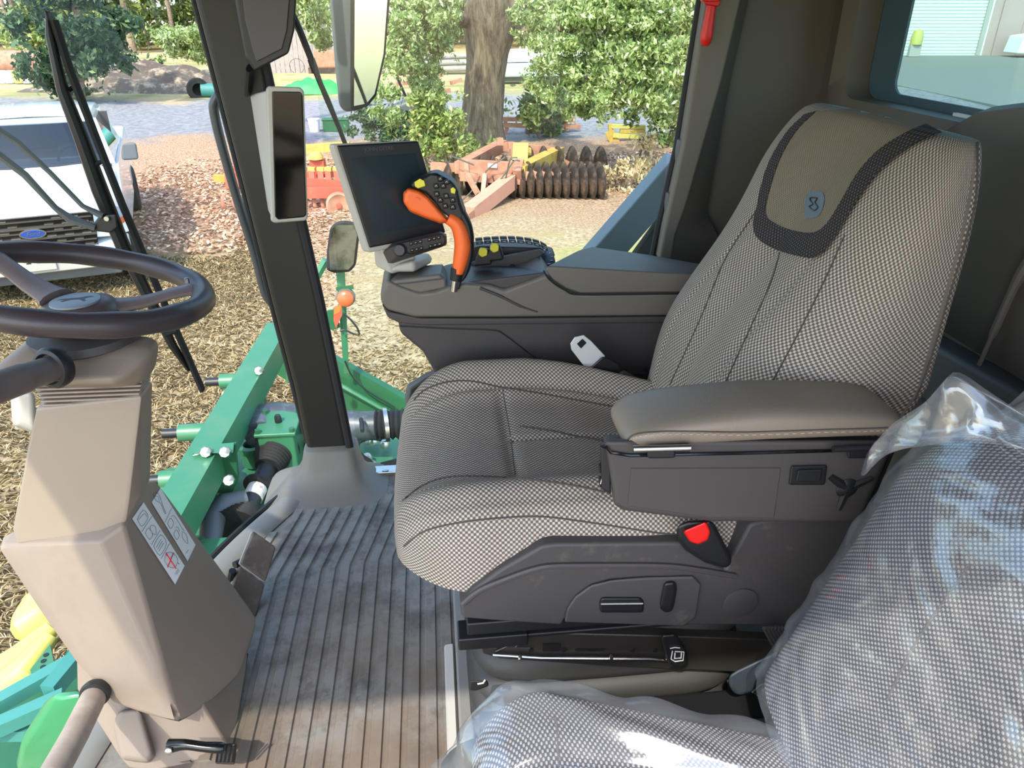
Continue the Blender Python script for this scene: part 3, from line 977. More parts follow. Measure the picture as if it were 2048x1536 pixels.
# front apron: close the nose downwards, and the underside
fr = [j*(nu+1) for j in range(nv+1)]
o_ = len(V)
for j in range(nv+1):
    p = V[fr[j]]
    V.append(Vector((p.x+.004, p.y, p.z-.02)))
    uv.append((-.03, arc[j]))
for j in range(nv):
    Fc.append((o_+j, fr[j], fr[j+1], o_+j+1))
cush = build('cushion', (V, Fc), M['fab'], seat, uv=uv, angle=180)
ct = bvh(cush)
def seam(parent, tree, pts, r=.0016, mat='rubber', lift=0.0006, n=6):
    P_ = onto(tree, px2(pts, n), lift)
    runs = [[]]
    for p in P_:
        if runs[-1] and (p-runs[-1][-1]).length > .08:
            runs.append([])
        runs[-1].append(p)
    for r_ in runs:
        if len(r_) > 2:
            build('seam', tube(r_, r, 6), M[mat], parent)
M['seam'] = plain('seam_thread', '#4a423c', .9, bump=0)
seam(cush, ct, [(806, 1002), (840, 975), (880, 958), (925, 953), (1000, 955), (1080, 962), (1150, 972), (1210, 985)], .0018, 'seam')
seam(cush, ct, [(808, 1092), (850, 1062), (920, 1045), (1000, 1036), (1080, 1033), (1160, 1042), (1240, 1054), (1320, 1066), (1380, 1070)], .0014, 'seam')
seam(cush, ct, [(828, 800), (850, 780), (890, 765), (940, 762), (1005, 775), (1080, 787), (1150, 800), (1250, 818)], .0016, 'seam')
seam(cush, ct, [(1040, 853), (1100, 862), (1160, 874), (1210, 884)], .0018, 'seam')
seam(cush, ct, [(1005, 778), (1012, 820), (1022, 880), (1030, 950)], .0007, 'seam')
# underside pan
build('cushion_pan', hull([Vector((-.05, .96, .49)), Vector((-.05, 1.36, .49)), Vector((.5, .90, .50)), Vector((.5, 1.42, .50)), Vector((-.03, .96, .44)), Vector((-.03, 1.36, .44)), Vector((.5, .92, .42)), Vector((.5, 1.40, .42))]), M['charcoal'], seat, bevel=.008)

# backrest: stacked horizontal sections, wings wrapping back
BT = 1.142
def back_pt(u, v):
    """u around the section (front then back), v from bottom to top"""
    z = .54+(BT-.54)*v
    e = max(0, (v-.80)/.20)
    roll = 1-math.sqrt(max(0, 1-e*e))
    xf = .415+.43*(z-.60)-.050*math.exp(-((z-.76)/.14)**2)
    xb = .735-.08*max(0, (.80-z)/.2)
    hw = .272-.015*max(0, (.66-z)/.12)-.02*max(0, (z-.98)/.18)**2-.035*roll
    xf2 = xf+(xb-.02-xf)*roll*.72
    z2 = z
    a_ = u*2*PI
    # superellipse section; a=0 near side (-y), a=pi/2 front (-x)
    cx_ = math.copysign(abs(math.cos(a_))**.62, math.cos(a_))
    sy_ = math.copysign(abs(math.sin(a_))**.62, math.sin(a_))
    y = 1.165-hw*cx_
    mid = xb-.045*(1-roll*.5)
    if sy_ > 0:
        t = cx_
        x = mid-(mid-xf2)*sy_
        x += .022*math.exp(-(t/.45)**2)*(1-roll)             # hollow in the middle
        for c_ in (-.42, .0, .42):
            if z < 1.0:
                x += .006*math.exp(-((t-c_)/.025)**2)*min(1, (1.0-z)/.06)
    else:
        x = mid+(xb-mid)*-sy_
    return Vector((x, y, z2))
nu, nv = 168, 90
V = [back_pt(i/nu, j/nv) for j in range(nv+1) for i in range(nu)]
arcu = [0]
for i in range(1, nu):
    arcu.append(arcu[-1]+(back_pt(i/nu, .5)-back_pt((i-1)/nu, .5)).length)
arcv = [0]
for j in range(1, nv+1):
    arcv.append(arcv[-1]+(back_pt(.25, j/nv)-back_pt(.25, (j-1)/nv)).length)
uv = [(arcu[i], arcv[j]) for j in range(nv+1) for i in range(nu)]
Fc = [(j*nu+i, j*nu+(i+1) % nu, (j+1)*nu+(i+1) % nu, (j+1)*nu+i) for j in range(nv) for i in range(nu-1)]
Fc += [(j*nu+nu-1, j*nu, (j+1)*nu, (j+1)*nu+nu-1) for j in range(nv)]
Fc.append(tuple(nv*nu+i for i in range(nu)))
back_ = build('backrest', (V, Fc), M['fab'], seat, uv=uv, angle=180)
bt = bvh(back_)
inner_l = [(1636, 226), (1598, 262), (1566, 315), (1545, 375), (1535, 428), (1556, 450), (1598, 465), (1634, 467), (1660, 447), (1692, 395), (1722, 345), (1765, 300), (1822, 266), (1872, 248), (1905, 246)]
outer_l = [(1612, 232), (1576, 268), (1540, 330), (1520, 400), (1511, 465), (1545, 497), (1600, 515), (1640, 516), (1672, 480), (1715, 410), (1752, 358), (1795, 318), (1848, 285), (1900, 270), (1950, 276)]
IA = resample(px2(inner_l, 8), 90)
OA = resample(px2(outer_l, 8), 90)
V, Fc = strip_on(bt, OA, IA, 5, .005)
uvb = [((v.z)*1.0, v.y) for v in V]
band = build('headrest_band', (V, Fc), M['fabband'], back_, uv=uvb, angle=180, label='dark curved band around the headrest panel')
cc = (1700, 330)
rows = []
for t in np.linspace(0, 1, 16):
    rows.append([(cc[0]+(p[0]-cc[0])*t, cc[1]+(p[1]-cc[1])*t) for p in IA+resample([(1905, 246), (1860, 238), (1800, 228), (1700, 222), (1636, 226)], 20)[1:-1]])
V = []
ok = True
for r_ in rows:
    for p in r_:
        q = onto(bt, [p], .004)
        V.append(q[0] if q else None)
m_ = len(rows[0])
Fc = []
for i in range(len(rows)-1):
    for k in range(m_):
        f = (i*m_+k, i*m_+(k+1) % m_, (i+1)*m_+(k+1) % m_, (i+1)*m_+k)
        if all(V[q] is not None for q in f):
            Fc.append(f)
V = [v if v is not None else Vector((.6, 1.15, 1.0)) for v in V]
build('headrest_panel', (V, Fc), M['fabhead'], back_, uv=[(v.z, v.y) for v in V], angle=180, label='plain taupe fabric headrest panel', fix=False)
bd = onto(bt, px2([(1622, 388), (1650, 388), (1652, 412), (1640, 436), (1616, 436), (1614, 410)], 6, True), .003)
if len(bd) > 5:
    badge = build('badge', prism(bd, (-.002, 0, .001)), plain('badge_grey', '#4f5a60', .5, bump=.1), back_, smooth=False, label='small grey oblong maker\'s badge with a leaping deer')
    dm = onto(bt, px2([(1628, 398), (1640, 400), (1636, 408), (1642, 418), (1634, 424), (1624, 416), (1632, 412), (1626, 404)], 3, True), .0062)
    build('badge_mark', tube(dm, .0012, 5, closed=True), M['black'], badge)
seam(back_, bt, [(1340, 770), (1400, 640), (1450, 520), (1500, 440), (1514, 420)], .0012, 'seam')
seam(back_, bt, [(1440, 790), (1490, 680), (1540, 570), (1560, 505)], .0012, 'seam')
seam(back_, bt, [(1530, 790), (1590, 680), (1650, 560), (1690, 470)], .0012, 'seam')
seam(back_, bt, [(1955, 285), (1950, 400), (1925, 500), (1895, 600), (1860, 720), (1830, 800)], .0014, 'seam')
# hard shell behind
build('back_shell', loft([[Vector((.70, 1.155-w_, z)), Vector((.735, 1.155-w_*.85, z)), Vector((.74, 1.155, z)), Vector((.735, 1.155+w_*.85, z)), Vector((.70, 1.155+w_, z))] for z, w_ in ((.52, .20), (.7, .235), (1.0, .22), (1.12, .17))]), M['charcoal'], seat, angle=60)

# left armrest: storage box with padded lid
arm = build('armrest_box', hull(ay(.795, [(1208, 880), (1216, 893), (1228, 1010), (1250, 1022), (1420, 1043), (1560, 1046), (1720, 1046), (1790, 880)])+ay(.905, [(1206, 868), (1230, 1000), (1420, 1028), (1720, 1030), (1790, 872)])), M['charcoal'], seat, bevel=.008, seg=3)
build('box_panel', hull(ay(.7935, [(1262, 937), (1255, 1012), (1420, 1035), (1548, 1036), (1562, 936)])+ay(.7965, [(1262, 937), (1255, 1012), (1420, 1035), (1548, 1036), (1562, 936)])), M['charcoal'], arm, bevel=.001)
zt = at(1400, 906, y=.795).z
rows = []
tops = [(1212, 872, .006), (1218, 856, .018), (1240, 838, .03), (1290, 818, .038), (1350, 805, .043), (1420, 795, .047), (1480, 789, .050), (1540, 793, .047), (1600, 799, .044), (1700, 803, .04), (1760, 815, .035), (1790, 830, .028), (1802, 850, .01)]
for u, v, hh in tops:
    pf = at(u, v, y=.90)
    xx = pf.x-.06*max(0, (u-1600)/200)
    z0 = at(u, 905-(u-1210)*.045 if u > 1210 else 905, y=.793).z
    z1 = max(pf.z-.010, z0+hh)
    m2 = (.79+.905)/2
    wv = .058 if hh > .02 else .045
    ring = []
    for k in range(20):
        q = 2*PI*k/20
        c_, s_ = math.cos(q), math.sin(q)
        ring.append(Vector((xx, m2+wv*math.copysign(abs(c_)**.5, c_), (z0+z1)/2+(z1-z0)/2*math.copysign(abs(s_)**.6, s_))))
    rows.append(ring)
padm = build('armrest_pad', loft(rows), M['leather'], arm, angle=180, sub=1, label='padded taupe vinyl lid of the armrest')
pt_ = bvh(padm)
ln = [(1242, 900), (1255, 880), (1275, 868), (1330, 863), (1400, 863), (1480, 864), (1560, 862), (1640, 859), (1720, 857), (1775, 855)]
seam(padm, pt_, ln, .0011, 'seam')
P_ = onto(pt_, [(a_, b_+5) for a_, b_ in px2(ln, 10)], .0008)
M['thread'] = plain('pale_thread', '#a8977f', .8, bump=0)
stitches = [tube([P_[i], P_[i+1]], .0008, 4) for i in range(0, len(P_)-1, 2) if (P_[i]-P_[i+1]).length < .02]
build('stitching', join(*stitches), M['thread'], padm, smooth=False)
build('lid_line', tube(ay(.7925, [(1212, 893), (1222, 905), (1260, 911), (1360, 909), (1500, 906), (1680, 901)]), .0022, 6), M['steel'] if False else M['gloss'], arm)
for hx in (1320, 1720):
    hg = build('hinge', hull(ay(.775, [(hx-27, 893), (hx+32, 892), (hx+30, 916), (hx-25, 917)])+ay(.80, [(hx-27, 890), (hx+32, 889), (hx+30, 916), (hx-25, 917)])), M['black'], arm, bevel=.003)
    build('hinge_pin', tube(ay(.778, [(hx-54, 898), (hx+60, 895)]), .0045, 10), M['steel'] if hx < 1500 else M['black'], hg)
    build('hinge_cup', hull(ay(.778, [(hx+34, 888), (hx+62, 888), (hx+62, 903), (hx+34, 904)])+ay(.80, [(hx+34, 888), (hx+62, 888), (hx+62, 903), (hx+34, 904)])), M['gloss'], hg, bevel=.003)
bt2 = build('latch_button', hull(ay(.790, [(1582, 932), (1655, 930), (1650, 970), (1577, 970)])+ay(.797, [(1582, 932), (1655, 930), (1650, 970), (1577, 970)])), M['black'], arm, bevel=.003)
build('button_cap', hull(ay(.787, [(1596, 940), (1645, 938), (1641, 963), (1591, 964)])+ay(.792, [(1596, 940), (1645, 938), (1641, 963), (1591, 964)])), M['black'], bt2, bevel=.002)
sp_ = build('rocker_panel', hull(ay(.80, [(1200, 892), (1222, 898), (1222, 990), (1204, 978)])+ay(.865, [(1200, 888), (1218, 892), (1216, 980), (1202, 972)])), M['black'], arm, bevel=.003)
for (a_, b_) in (((1200, 925), (1215, 948)), ((1200, 952), (1215, 975))):
    build('rocker', hull(ay(.81, [(1196, a_[1]), (1214, a_[1]), (1214, b_[1]), (1199, b_[1])])+ay(.85, [(1198, a_[1]+2), (1212, a_[1]+2), (1212, b_[1]-2), (1200, b_[1]-2)])), M['gloss'], sp_, bevel=.002)
build('rocker_mark', tube(ay(.808, [(1201, 968), (1204, 955), (1207, 966), (1203, 962)]), .0008, 4), M['white'], sp_)
kn = at(1690, 972, y=.80)
build('tilt_knob', lathe(kn, (0, -1, 0), [(.016, -.02), (.016, .006), (.010, .010), (.003, .012)], 18), M['black'], arm)
for q in range(3):
    a_ = q*2*PI/3+.4
    build('tilt_wing', tube([kn+Vector((0, -.004, 0)), kn+Vector((math.cos(a_)*.036, -.004, math.sin(a_)*.036))], [.008, .005], 8), M['black'], arm)

# side cover with its controls
sc = [(920, 1214), (945, 1180), (1000, 1140), (1050, 1112), (1085, 1092), (1110, 1088), (1365, 1086), (1395, 1112), (1450, 1140), (1500, 1050), (1530, 1040), (1900, 1040), (1900, 1255), (1560, 1252), (1345, 1252), (1328, 1240), (1130, 1240), (1124, 1252), (1000, 1244), (924, 1238)]
side = build('side_cover', prism(ay(.875, sc), (0, .05, 0)), M['charcoal2'], seat, bevel=.006, seg=3)
lip = [(925, 1208), (960, 1180), (1020, 1155), (1070, 1138), (1110, 1132), (1200, 1131), (1330, 1132), (1400, 1140), (1470, 1152)]
build('cover_ledge', tube(smoothpath(ay(.872, lip), 4), .005, 8), M['charcoal'], side)
arcp = [(1128, 1240), (1133, 1215), (1150, 1190), (1180, 1168), (1220, 1157), (1290, 1152), (1385, 1150), (1400, 1165), (1390, 1230), (1365, 1248)]
build('control_recess', prism(ay(.8735, arcp), (0, -.006, 0)), M['charcoal2'], side, bevel=.004)
sw1 = build('slide_switch', hull(ay(.862, [(1204, 1196), (1280, 1196), (1288, 1208), (1285, 1224), (1200, 1224), (1200, 1208)])+ay(.88, [(1196, 1190), (1288, 1190), (1290, 1228), (1198, 1228)])), M['black'], side, bevel=.004)
build('switch_edge', tube(ay(.861, [(1202, 1208), (1286, 1207)]), .0012, 5), M['lightgrey'], sw1)
build('tilt_switch', hull(ay(.860, [(1330, 1166), (1350, 1164), (1352, 1178), (1345, 1220), (1330, 1224), (1320, 1214)])+ay(.88, [(1325, 1158), (1356, 1158), (1358, 1178), (1345, 1226), (1325, 1226), (1316, 1214)])), M['black'], side, bevel=.006, seg=3)
build('round_cap', lathe(at(1480, 1205, y=.8745), (0, -1, 0), [(.030, 0), (.030, .0025), (.028, .0032)], 32), M['charcoal2'], side)

# buckle with red button
bk = build('belt_buckle', hull(ay(.845, [(1352, 1052), (1375, 1042), (1425, 1040), (1440, 1070), (1466, 1120), (1455, 1138), (1410, 1125), (1370, 1100), (1354, 1078)])+ay(.875, [(1352, 1052), (1375, 1042), (1425, 1040), (1440, 1070), (1466, 1120), (1455, 1138), (1410, 1125), (1370, 1100), (1354, 1078)])), M['black'], seat, bevel=.008, seg=3, label='black seat belt buckle with a red button')
build('release_button', hull(ay(.838, [(1368, 1062), (1412, 1044), (1420, 1064), (1416, 1078), (1396, 1088), (1380, 1082)])+ay(.85, [(1364, 1062), (1414, 1040), (1422, 1064), (1416, 1082), (1396, 1090), (1378, 1084)])), M['red'], bk, bevel=.003, label='red release button')

# far belt stalk with bright tongue
ty = 1.36
tg = build('belt_tongue', prism(ay(ty, [(1141, 688), (1150, 675), (1168, 671), (1182, 682), (1210, 712), (1208, 722), (1185, 745), (1174, 740), (1143, 700)]), (0, .004, 0)), plain('satin_steel', '#e2e2e0', .45, .4, var=.05), seat, bevel=.001, label='bright steel seat belt tongue')
build('tongue_slot', prism(ay(ty-.0015, [(1154, 688), (1165, 678), (1173, 686), (1162, 697)]), (0, .003, 0)), M['black'], tg, smooth=False)
build('tongue_cover', hull(ay(ty-.012, [(1172, 742), (1205, 712), (1238, 728), (1250, 755), (1215, 775)])+ay(ty+.015, [(1172, 742), (1205, 712), (1238, 728), (1250, 755), (1215, 775)])), M['black'], tg, bevel=.005)
rt = build('belt_retractor', hull(ay(ty-.02, [(1216, 768), (1246, 738), (1300, 768), (1335, 795), (1330, 810), (1290, 798)])+ay(ty+.03, [(1216, 768), (1246, 738), (1300, 768), (1335, 795), (1330, 810), (1290, 798)])), M['charcoal'], seat, bevel=.008)
build('belt_strap', tube(ay(ty+.01, [(1255, 745), (1290, 742), (1330, 765), (1350, 790)]), .012, 8, squash=(1, .25), up=(0, 1, 0)), M['black'], seat)

# suspension under the seat
pan = build('slide_rail', join(box(.02, .62, .885, .925, .392, .418), box(.02, .62, .89, .92, .372, .38)), M['black'], seat, bevel=.003)
fp = [(932, 1262), (1170, 1268), (1330, 1272), (1550, 1280), (1560, 1330), (1480, 1345), (1200, 1332), (1000, 1318), (965, 1308), (958, 1275)]
sus = build('suspension_plate', prism(ay(.90, fp), (0, .02, 0)), M['darksteel'], seat, bevel=.003)
build('control_rod', tube(ay(.893, [(985, 1310), (1080, 1316), (1300, 1318), (1360, 1324)]), .003, 8), M['steel'], sus)
for u in (1040, 1222, 1335):
    build('rod_clip', lathe(at(u, 1315, y=.889), (1, 0, 0), [(.004, -.003), (.005, 0), (.004, .003)], 8), M['steel'], sus)
for (u0, v0, u1, v1) in ((1085, 1288, 1120, 1303), (1150, 1298, 1215, 1303)):
    build('slot', hull(ay(.897, [(u0, v0), (u1, v0), (u1, v1), (u0, v1)])+ay(.901, [(u0, v0), (u1, v0), (u1, v1), (u0, v1)])), M['black'] if u0 < 1100 else M['steel'], sus, smooth=False)
for u in (997, 1062, 1128, 1265, 1310):
    build('bolt_hole', lathe(at(u, 1300, y=.8985), (0, -1, 0), [(.004, 0), (.004, .002)], 10), M['black'], sus)
build('wire', tube(smoothpath(ay(.895, [(990, 1303), (1020, 1290), (1042, 1280), (1050, 1284), (1030, 1294), (1060, 1296)]), 5), .0012, 6), M['lightgrey'] if False else M['darksteel'], sus)
hd = build('slide_handle', hull(ay(.86, [(1322, 1270), (1352, 1268), (1372, 1300), (1376, 1328), (1362, 1336), (1342, 1332), (1334, 1310)])+ay(.88, [(1320, 1268), (1352, 1266), (1374, 1300), (1378, 1330), (1362, 1340), (1338, 1334), (1330, 1310)])), M['black'], seat, bevel=.006, seg=3, label='black slide handle with a white seat symbol')
build('seat_symbol', tube(ay(.8585, [(1345, 1302), (1342, 1318), (1350, 1323), (1366, 1321), (1368, 1304), (1350, 1303)]), .0009, 4), M['white'], hd)
build('seat_symbol', tube(ay(.8585, [(1350, 1306), (1349, 1317), (1362, 1316), (1363, 1306)]), .0012, 4), M['white'], hd)
build('seat_symbol', tube(ay(.8585, [(1340, 1297), (1350, 1295), (1360, 1296)]), .0008, 4), M['white'], hd)
M['bellows'] = plain('grey_bellows', '#363533', .55, bump=.2, var=.08)
for k in range(5):
    z0 = .012+k*.068
    hs = .225
    ring = []
    for t, o2 in ((0, -.012), (.2, .004), (.5, .012), (.8, .004), (1, -.012)):
        ring.append(rr(.915-o2, 1.39+o2, 0, 0, 0, 0) if False else [Vector((.28+(.245+o2)*math.copysign(abs(math.cos(q))**.35, math.cos(q)), 1.15+(hs+o2)*math.copysign(abs(math.sin(q))**.35, math.sin(q)), z0+.066*t)) for q in [2*PI*i/40 for i in range(40)]])
    build('bellows_fold', loft(ring), M['bellows'], seat, angle=60)
build('front_bracket', join(hull(ay(.90, [(935, 1205), (952, 1190), (960, 1200), (958, 1235), (935, 1238)])+ay(.92, [(935, 1205), (952, 1190), (960, 1200), (958, 1235), (935, 1238)])), box(.005, .12, .885, .93, .36, .385)), M['black'], seat, bevel=.003)

# grey metal edge strip on the floor before the seats
fs = thing('seat_base', 'grey-black seat base box between the floor mat and the seats', 'box', (.3, .7, 0))
build('base_shell', box(.035, .9, .30, .90, 0, .20), M['black'], fs, bevel=.01)
build('edge_strip', hull([Vector((-.028, .3, 0)), Vector((-.028, 1.235, 0)), Vector((-.022, .3, .012)), Vector((-.022, 1.235, .012)), Vector((-.006, .3, .014)), Vector((-.006, 1.235, .014)), Vector((0, .3, 0)), Vector((0, 1.235, 0))]), M['lightgrey'], fs)
build('kick_plate', box(.0, .03, .3, 1.42, .0, .03), M['matclean'], fs, bevel=.006)
for k in range(4):
    build('bulge', lathe((.035, .80-.13*k, .10), (0, 0, 1), [(.03, -.1), (.075, -.06), (.082, 0), (.075, .06), (.03, .1)], 20), M['bellows'], fs)
build('lever_black', hull(ay(.83, [(940, 1362), (975, 1360), (978, 1372), (950, 1382), (938, 1380)])+ay(.86, [(940, 1362), (975, 1360), (978, 1372), (950, 1382), (938, 1380)])), M['black'], fs, bevel=.003)
build('lever_mark', tube(ay(.828, [(955, 1368), (966, 1366), (970, 1360)]), .0012, 4), M['white'], fs)

# ================================================================== PASSENGER SEAT IN POLYTHENE
ps = thing('passenger_seat', 'near folding passenger seat in black and white dotted fabric under clear polythene', 'seat', (.25, .45, .1))
def pc_pt(u, v):
    x = .015+.50*u
    t = v*2-1
    s_ = abs(t)
    d = max(0., (.10-(x-.015))/.10)
    rnd = 1-math.sqrt(max(0, 1-d*d))
    hw = .265*(1-.16*d*d)-.16*max(0, (u-.2)/.8) if t > 0 else .265*(1-.16*d*d)
    if s_ < .8:
        yy = s_/.8*.88
        z = .452+.012*math.exp(-((yy-.72)/.2)**2)
    else:
        q = (s_-.8)/.2
        yy = .88+.12*math.sin(q*PI/2)
        z = .46-.10*(1-math.cos(q*PI/2))
    z -= (z-.37)*rnd*.9
    z -= .005*math.exp(-((t-.45)/.02)**2)*(1-rnd)+.005*math.exp(-((t+.45)/.02)**2)*(1-rnd)
    return Vector((x, .47+hw*yy*(1 if t > 0 else -1), z))
nu, nv = 60, 90
V = [pc_pt(i/nu, j/nv) for j in range(nv+1) for i in range(nu+1)]
arc = [0]
for j in range(1, nv+1):
    arc.append(arc[-1]+(pc_pt(.5, j/nv)-pc_pt(.5, (j-1)/nv)).length)
uv = [(.6*i/nu, arc[j]) for j in range(nv+1) for i in range(nu+1)]
Fc = [(j*(nu+1)+i, j*(nu+1)+i+1, (j+1)*(nu+1)+i+1, (j+1)*(nu+1)+i) for j in range(nv) for i in range(nu)]
pcush = build('cushion', (V, Fc), M['fabpass'], ps, uv=uv, angle=180)
pct = bvh(pcush)
build('cushion_pan', box(.03, .50, .24, .70, .33, .38), M['black'], ps, bevel=.01)
build('seat_leg', box(.12, .45, .32, .62, .20, .34), M['black'], ps, bevel=.01)
seam(pcush, pct, [(1100, 1440), (1112, 1440), (1115, 1480), (1118, 1536)], .0012, 'seam')

def pb_pt(u, v, off=0.0):
    z = .47+.43*v
    e = max(0, (v-.70)/.30)
    roll = 1-math.sqrt(max(0, 1-e*e))
    xf = .40+.36*(z-.47)
    xb = xf+.13
    hw = .245-.03*e*e-.07*roll
    a_ = u*2*PI
    cx_ = math.copysign(abs(math.cos(a_))**.6, math.cos(a_))
    sy_ = math.copysign(abs(math.sin(a_))**.7, math.sin(a_))
    mid = (xf+xb)/2+.01
    th = (mid-xf)*(1-roll*.7)
    x = mid-(th+off)*sy_
    if sy_ > 0:
        x += .010*math.exp(-(cx_/.5)**2)*(1-roll)
    return Vector((x, .47-(hw+off)*cx_, z+off*e*1.0))
nu, nv = 120, 70
V = [pb_pt(i/nu, j/nv) for j in range(nv+1) for i in range(nu)]
arcu = [0]
for i in range(1, nu):
    arcu.append(arcu[-1]+(pb_pt(i/nu, .4)-pb_pt((i-1)/nu, .4)).length)
uv = [(arcu[i], .55*j/nv) for j in range(nv+1) for i in range(nu)]
Fc = [(j*nu+i, j*nu+(i+1) % nu, (j+1)*nu+(i+1) % nu, (j+1)*nu+i) for j in range(nv) for i in range(nu)]
Fc.append(tuple(nv*nu+i for i in range(nu)))
pback = build('backrest', (V, Fc), M['fabpass'], ps, uv=uv, angle=180)
pbt = bvh(pback)
seam(pback, pbt, [(1775, 1400), (1830, 1290), (1890, 1200), (1940, 1130)], .0012, 'seam')

# polythene over the cushion
def crease(x, y, s_=1.0):
    return (.006*math.sin(x*37+4*math.sin(y*21))+.004*math.sin(y*53+x*31+3*math.sin(x*17)))*s_
def bagc(u, v):
    p = pc_pt(min(max(u, 0), 1), v)
    t = v*2-1
    o = .006+abs(crease(p.x, p.y, .6))
    q = Vector((p.x, p.y, p.z+o))
    if abs(t) > .8:
        q.y += math.copysign(.010+.010*math.sin(p.x*30)**2, t)
    if u < .06:
        k = (.06-u)/.06
        q.x -= .014*k+.014*k*abs(math.sin(v*23))
        q.z -= .01*k
    # a tented fold climbing to the back corner
    fold = math.exp(-((v-(.93-.30*u))/.035)**2)
    q.z += .016*fold*(1-.3*u)
    q.z += .010*max(0, (u-.72)/.28)**1.5*math.exp(-((v-.62)/.3)**2)
    return q
cb = build('cushion_cover', grid(bagc, 90, 110), M['poly'], angle=180)
tag(cb, 'clear wrinkled polythene bag pulled over the passenger seat cushion', 'plastic cover')
P_ = [bagc(0.0, v) for v in np.linspace(.62, 1.0, 14)]
fl_ = [[p, p+Vector((-.012-.02*abs(math.sin(i*1.7)), .012, -.03-.02*abs(math.cos(i*1.3))))] for i, p in enumerate(P_)]
build('loose_hem', loft(fl_, cap=False, closed=False), M['poly'], cb, angle=180)

# polythene over the backrest, pulled to a peak at its top corner
tip = at(1893, 762, y=.72)
def bagb(u, v):
    """u from near side over the front to far side and round; v up"""
    a0 = -.08+.76*u
    if v <= .82:
        p = pb_pt(a0 % 1, min(v/.82, .97), .010)
        o = crease(p.y*1.6, p.z*1.4, .5)
        p.x -= abs(o)*.9
        p.y += .5*o
        if v < .12:
            p.z -= .0
        return p
    k = (v-.82)/.18
    p = pb_pt(a0 % 1, .97, .010)
    top_ = Vector((.62, .47+(p.y-.47)*.80, .975))
    # the peak on the far side
    wt = 0*u
    wt = min(1, wt)
    far = tip
    tgt = top_.lerp(far, wt*wt)
    tgt.y = tgt.y if wt < .9 else far.y
    q = p.lerp(tgt, k)
    q.z += .012*math.sin(k*PI)*math.sin(u*25)
    return q
bb = build('backrest_cover', grid(bagb, 120, 100), M['poly'], angle=180)
tag(bb, 'clear shiny polythene bag over the passenger seat backrest, pulled to a peak', 'plastic cover')

po = resample(px2([(1722, 945), (1738, 900), (1775, 862), (1835, 822), (1868, 785), (1890, 763), (1912, 766), (1950, 792), (2000, 826), (2070, 872)], 4), 34)
pi_ = resample(px2([(1730, 950), (1765, 915), (1800, 900), (1845, 892), (1885, 888), (1915, 886), (1950, 886), (2000, 890), (2070, 905)], 4), 34)
rows = []
for i_, (a_, b_) in enumerate(zip(po, pi_)):
    A_, B_ = at(a_[0], a_[1], y=.68-.14*i_/33), at(b_[0], b_[1], y=.655-.14*i_/33)
    rows.append([A_.lerp(B_, k/6)+Vector((.006*math.sin(i_*.9+k), .006*math.sin(i_*1.3+k*.8), 0))*math.sin(PI*k/6) for k in range(7)]+[A_.lerp(B_, 1-k/6)+Vector((.02, .018, 0)) for k in range(7)])
build('bag_peak', loft(rows, cap=False, closed=True), M['poly'], bb, angle=180, label='slack polythene standing up in a point above the backrest')
# grey belt anchor and buckle between the seats
an = thing('belt_anchor', 'dark blue-grey belt holder with a steel tongue between the two seats', 'buckle', at(1510, 1370, y=.80))
build('holder', hull(ay(.80, [(1456, 1352), (1475, 1340), (1560, 1300), (1575, 1320), (1560, 1350), (1500, 1385), (1475, 1392), (1458, 1375)])+ay(.84, [(1456, 1352), (1475, 1340), (1560, 1300), (1575, 1320), (1560, 1350), (1500, 1385), (1475, 1392), (1458, 1375)])), plain('blue_grey_plastic', '#39424a', .45), an, bevel=.008, seg=3)
build('tongue', prism(ay(.79, [(1505, 1385), (1520, 1372), (1548, 1360), (1575, 1400), (1572, 1438), (1552, 1442), (1532, 1410), (1522, 1394)]), (0, .003, 0)), M['darksteel'], an, bevel=.001)
build('tongue_rim', tube(ay(.789, [(1505, 1384), (1521, 1394), (1532, 1410), (1552, 1442), (1573, 1438)]), .0016, 6), M['steel'], an)
build('tongue_slot', prism(ay(.787, [(1548, 1424), (1560, 1412), (1566, 1430)]), (0, .002, 0)), M['black'], an, smooth=False)
for k in range(6):
    build('boot_rib', tube(ay(.83, [(1528+k*7, 1256), (1552+k*8, 1300)]), .0035, 6), M['charcoal'], an)

# ================================================================== RIGHT HAND CONSOLE
con = thing('armrest_console', 'right hand control console, taupe above and dark below, beside the driver\'s seat', 'console', (.2, 1.5, .6))
N0, N1 = 1.445, 1.60
def slabh(name, near, far, mat, bev=.006, y0=N0, y1=N1, **k):
    return build(name, hull(ay(y0, near)+ay(y1, far)), mat, con, bevel=bev, seg=3, **k)
lowb = prism(ay(N0+.012, [(795, 640), (1420, 628), (1420, 860), (900, 860), (868, 745), (845, 705), (800, 668)]), (0, .13, 0))
build('lower_body', lowb, M['charcoal'], con, bevel=.010, seg=3)
seam_o = build('panel_joint', tube(ay(N0+.011, px2([(800, 652), (900, 657), (985, 660), (1010, 670), (1060, 708), (1100, 735)], 4)), .0016, 6), M['black'], con)
bandp = [(761, 588), (775, 560), (800, 572), (840, 586), (868, 583), (900, 572), (930, 567), (980, 570), (1010, 580), (1060, 562), (1095, 548), (1110, 565), (1150, 588), (1420, 584), (1420, 632), (1000, 636), (830, 636), (775, 622), (761, 605)]
build('upper_band', prism(ay(N0, bandp), (0, .15, 0)), M['console'], con, bevel=.008, seg=3)
build('dark_chin', prism(ay(N0+.004, [(763, 608), (780, 624), (840, 636), (1000, 637), (1420, 632), (1420, 646), (850, 652), (800, 648), (775, 636)]), (0, .14, 0)), M['charcoal'], con, bevel=.006)
slabh('hand_rest', [(774, 568), (782, 560), (880, 548), (893, 560), (893, 578), (840, 588), (790, 582)], [(790, 545), (815, 532), (885, 527), (892, 540)], M['console'], .008, 1.45, 1.56)
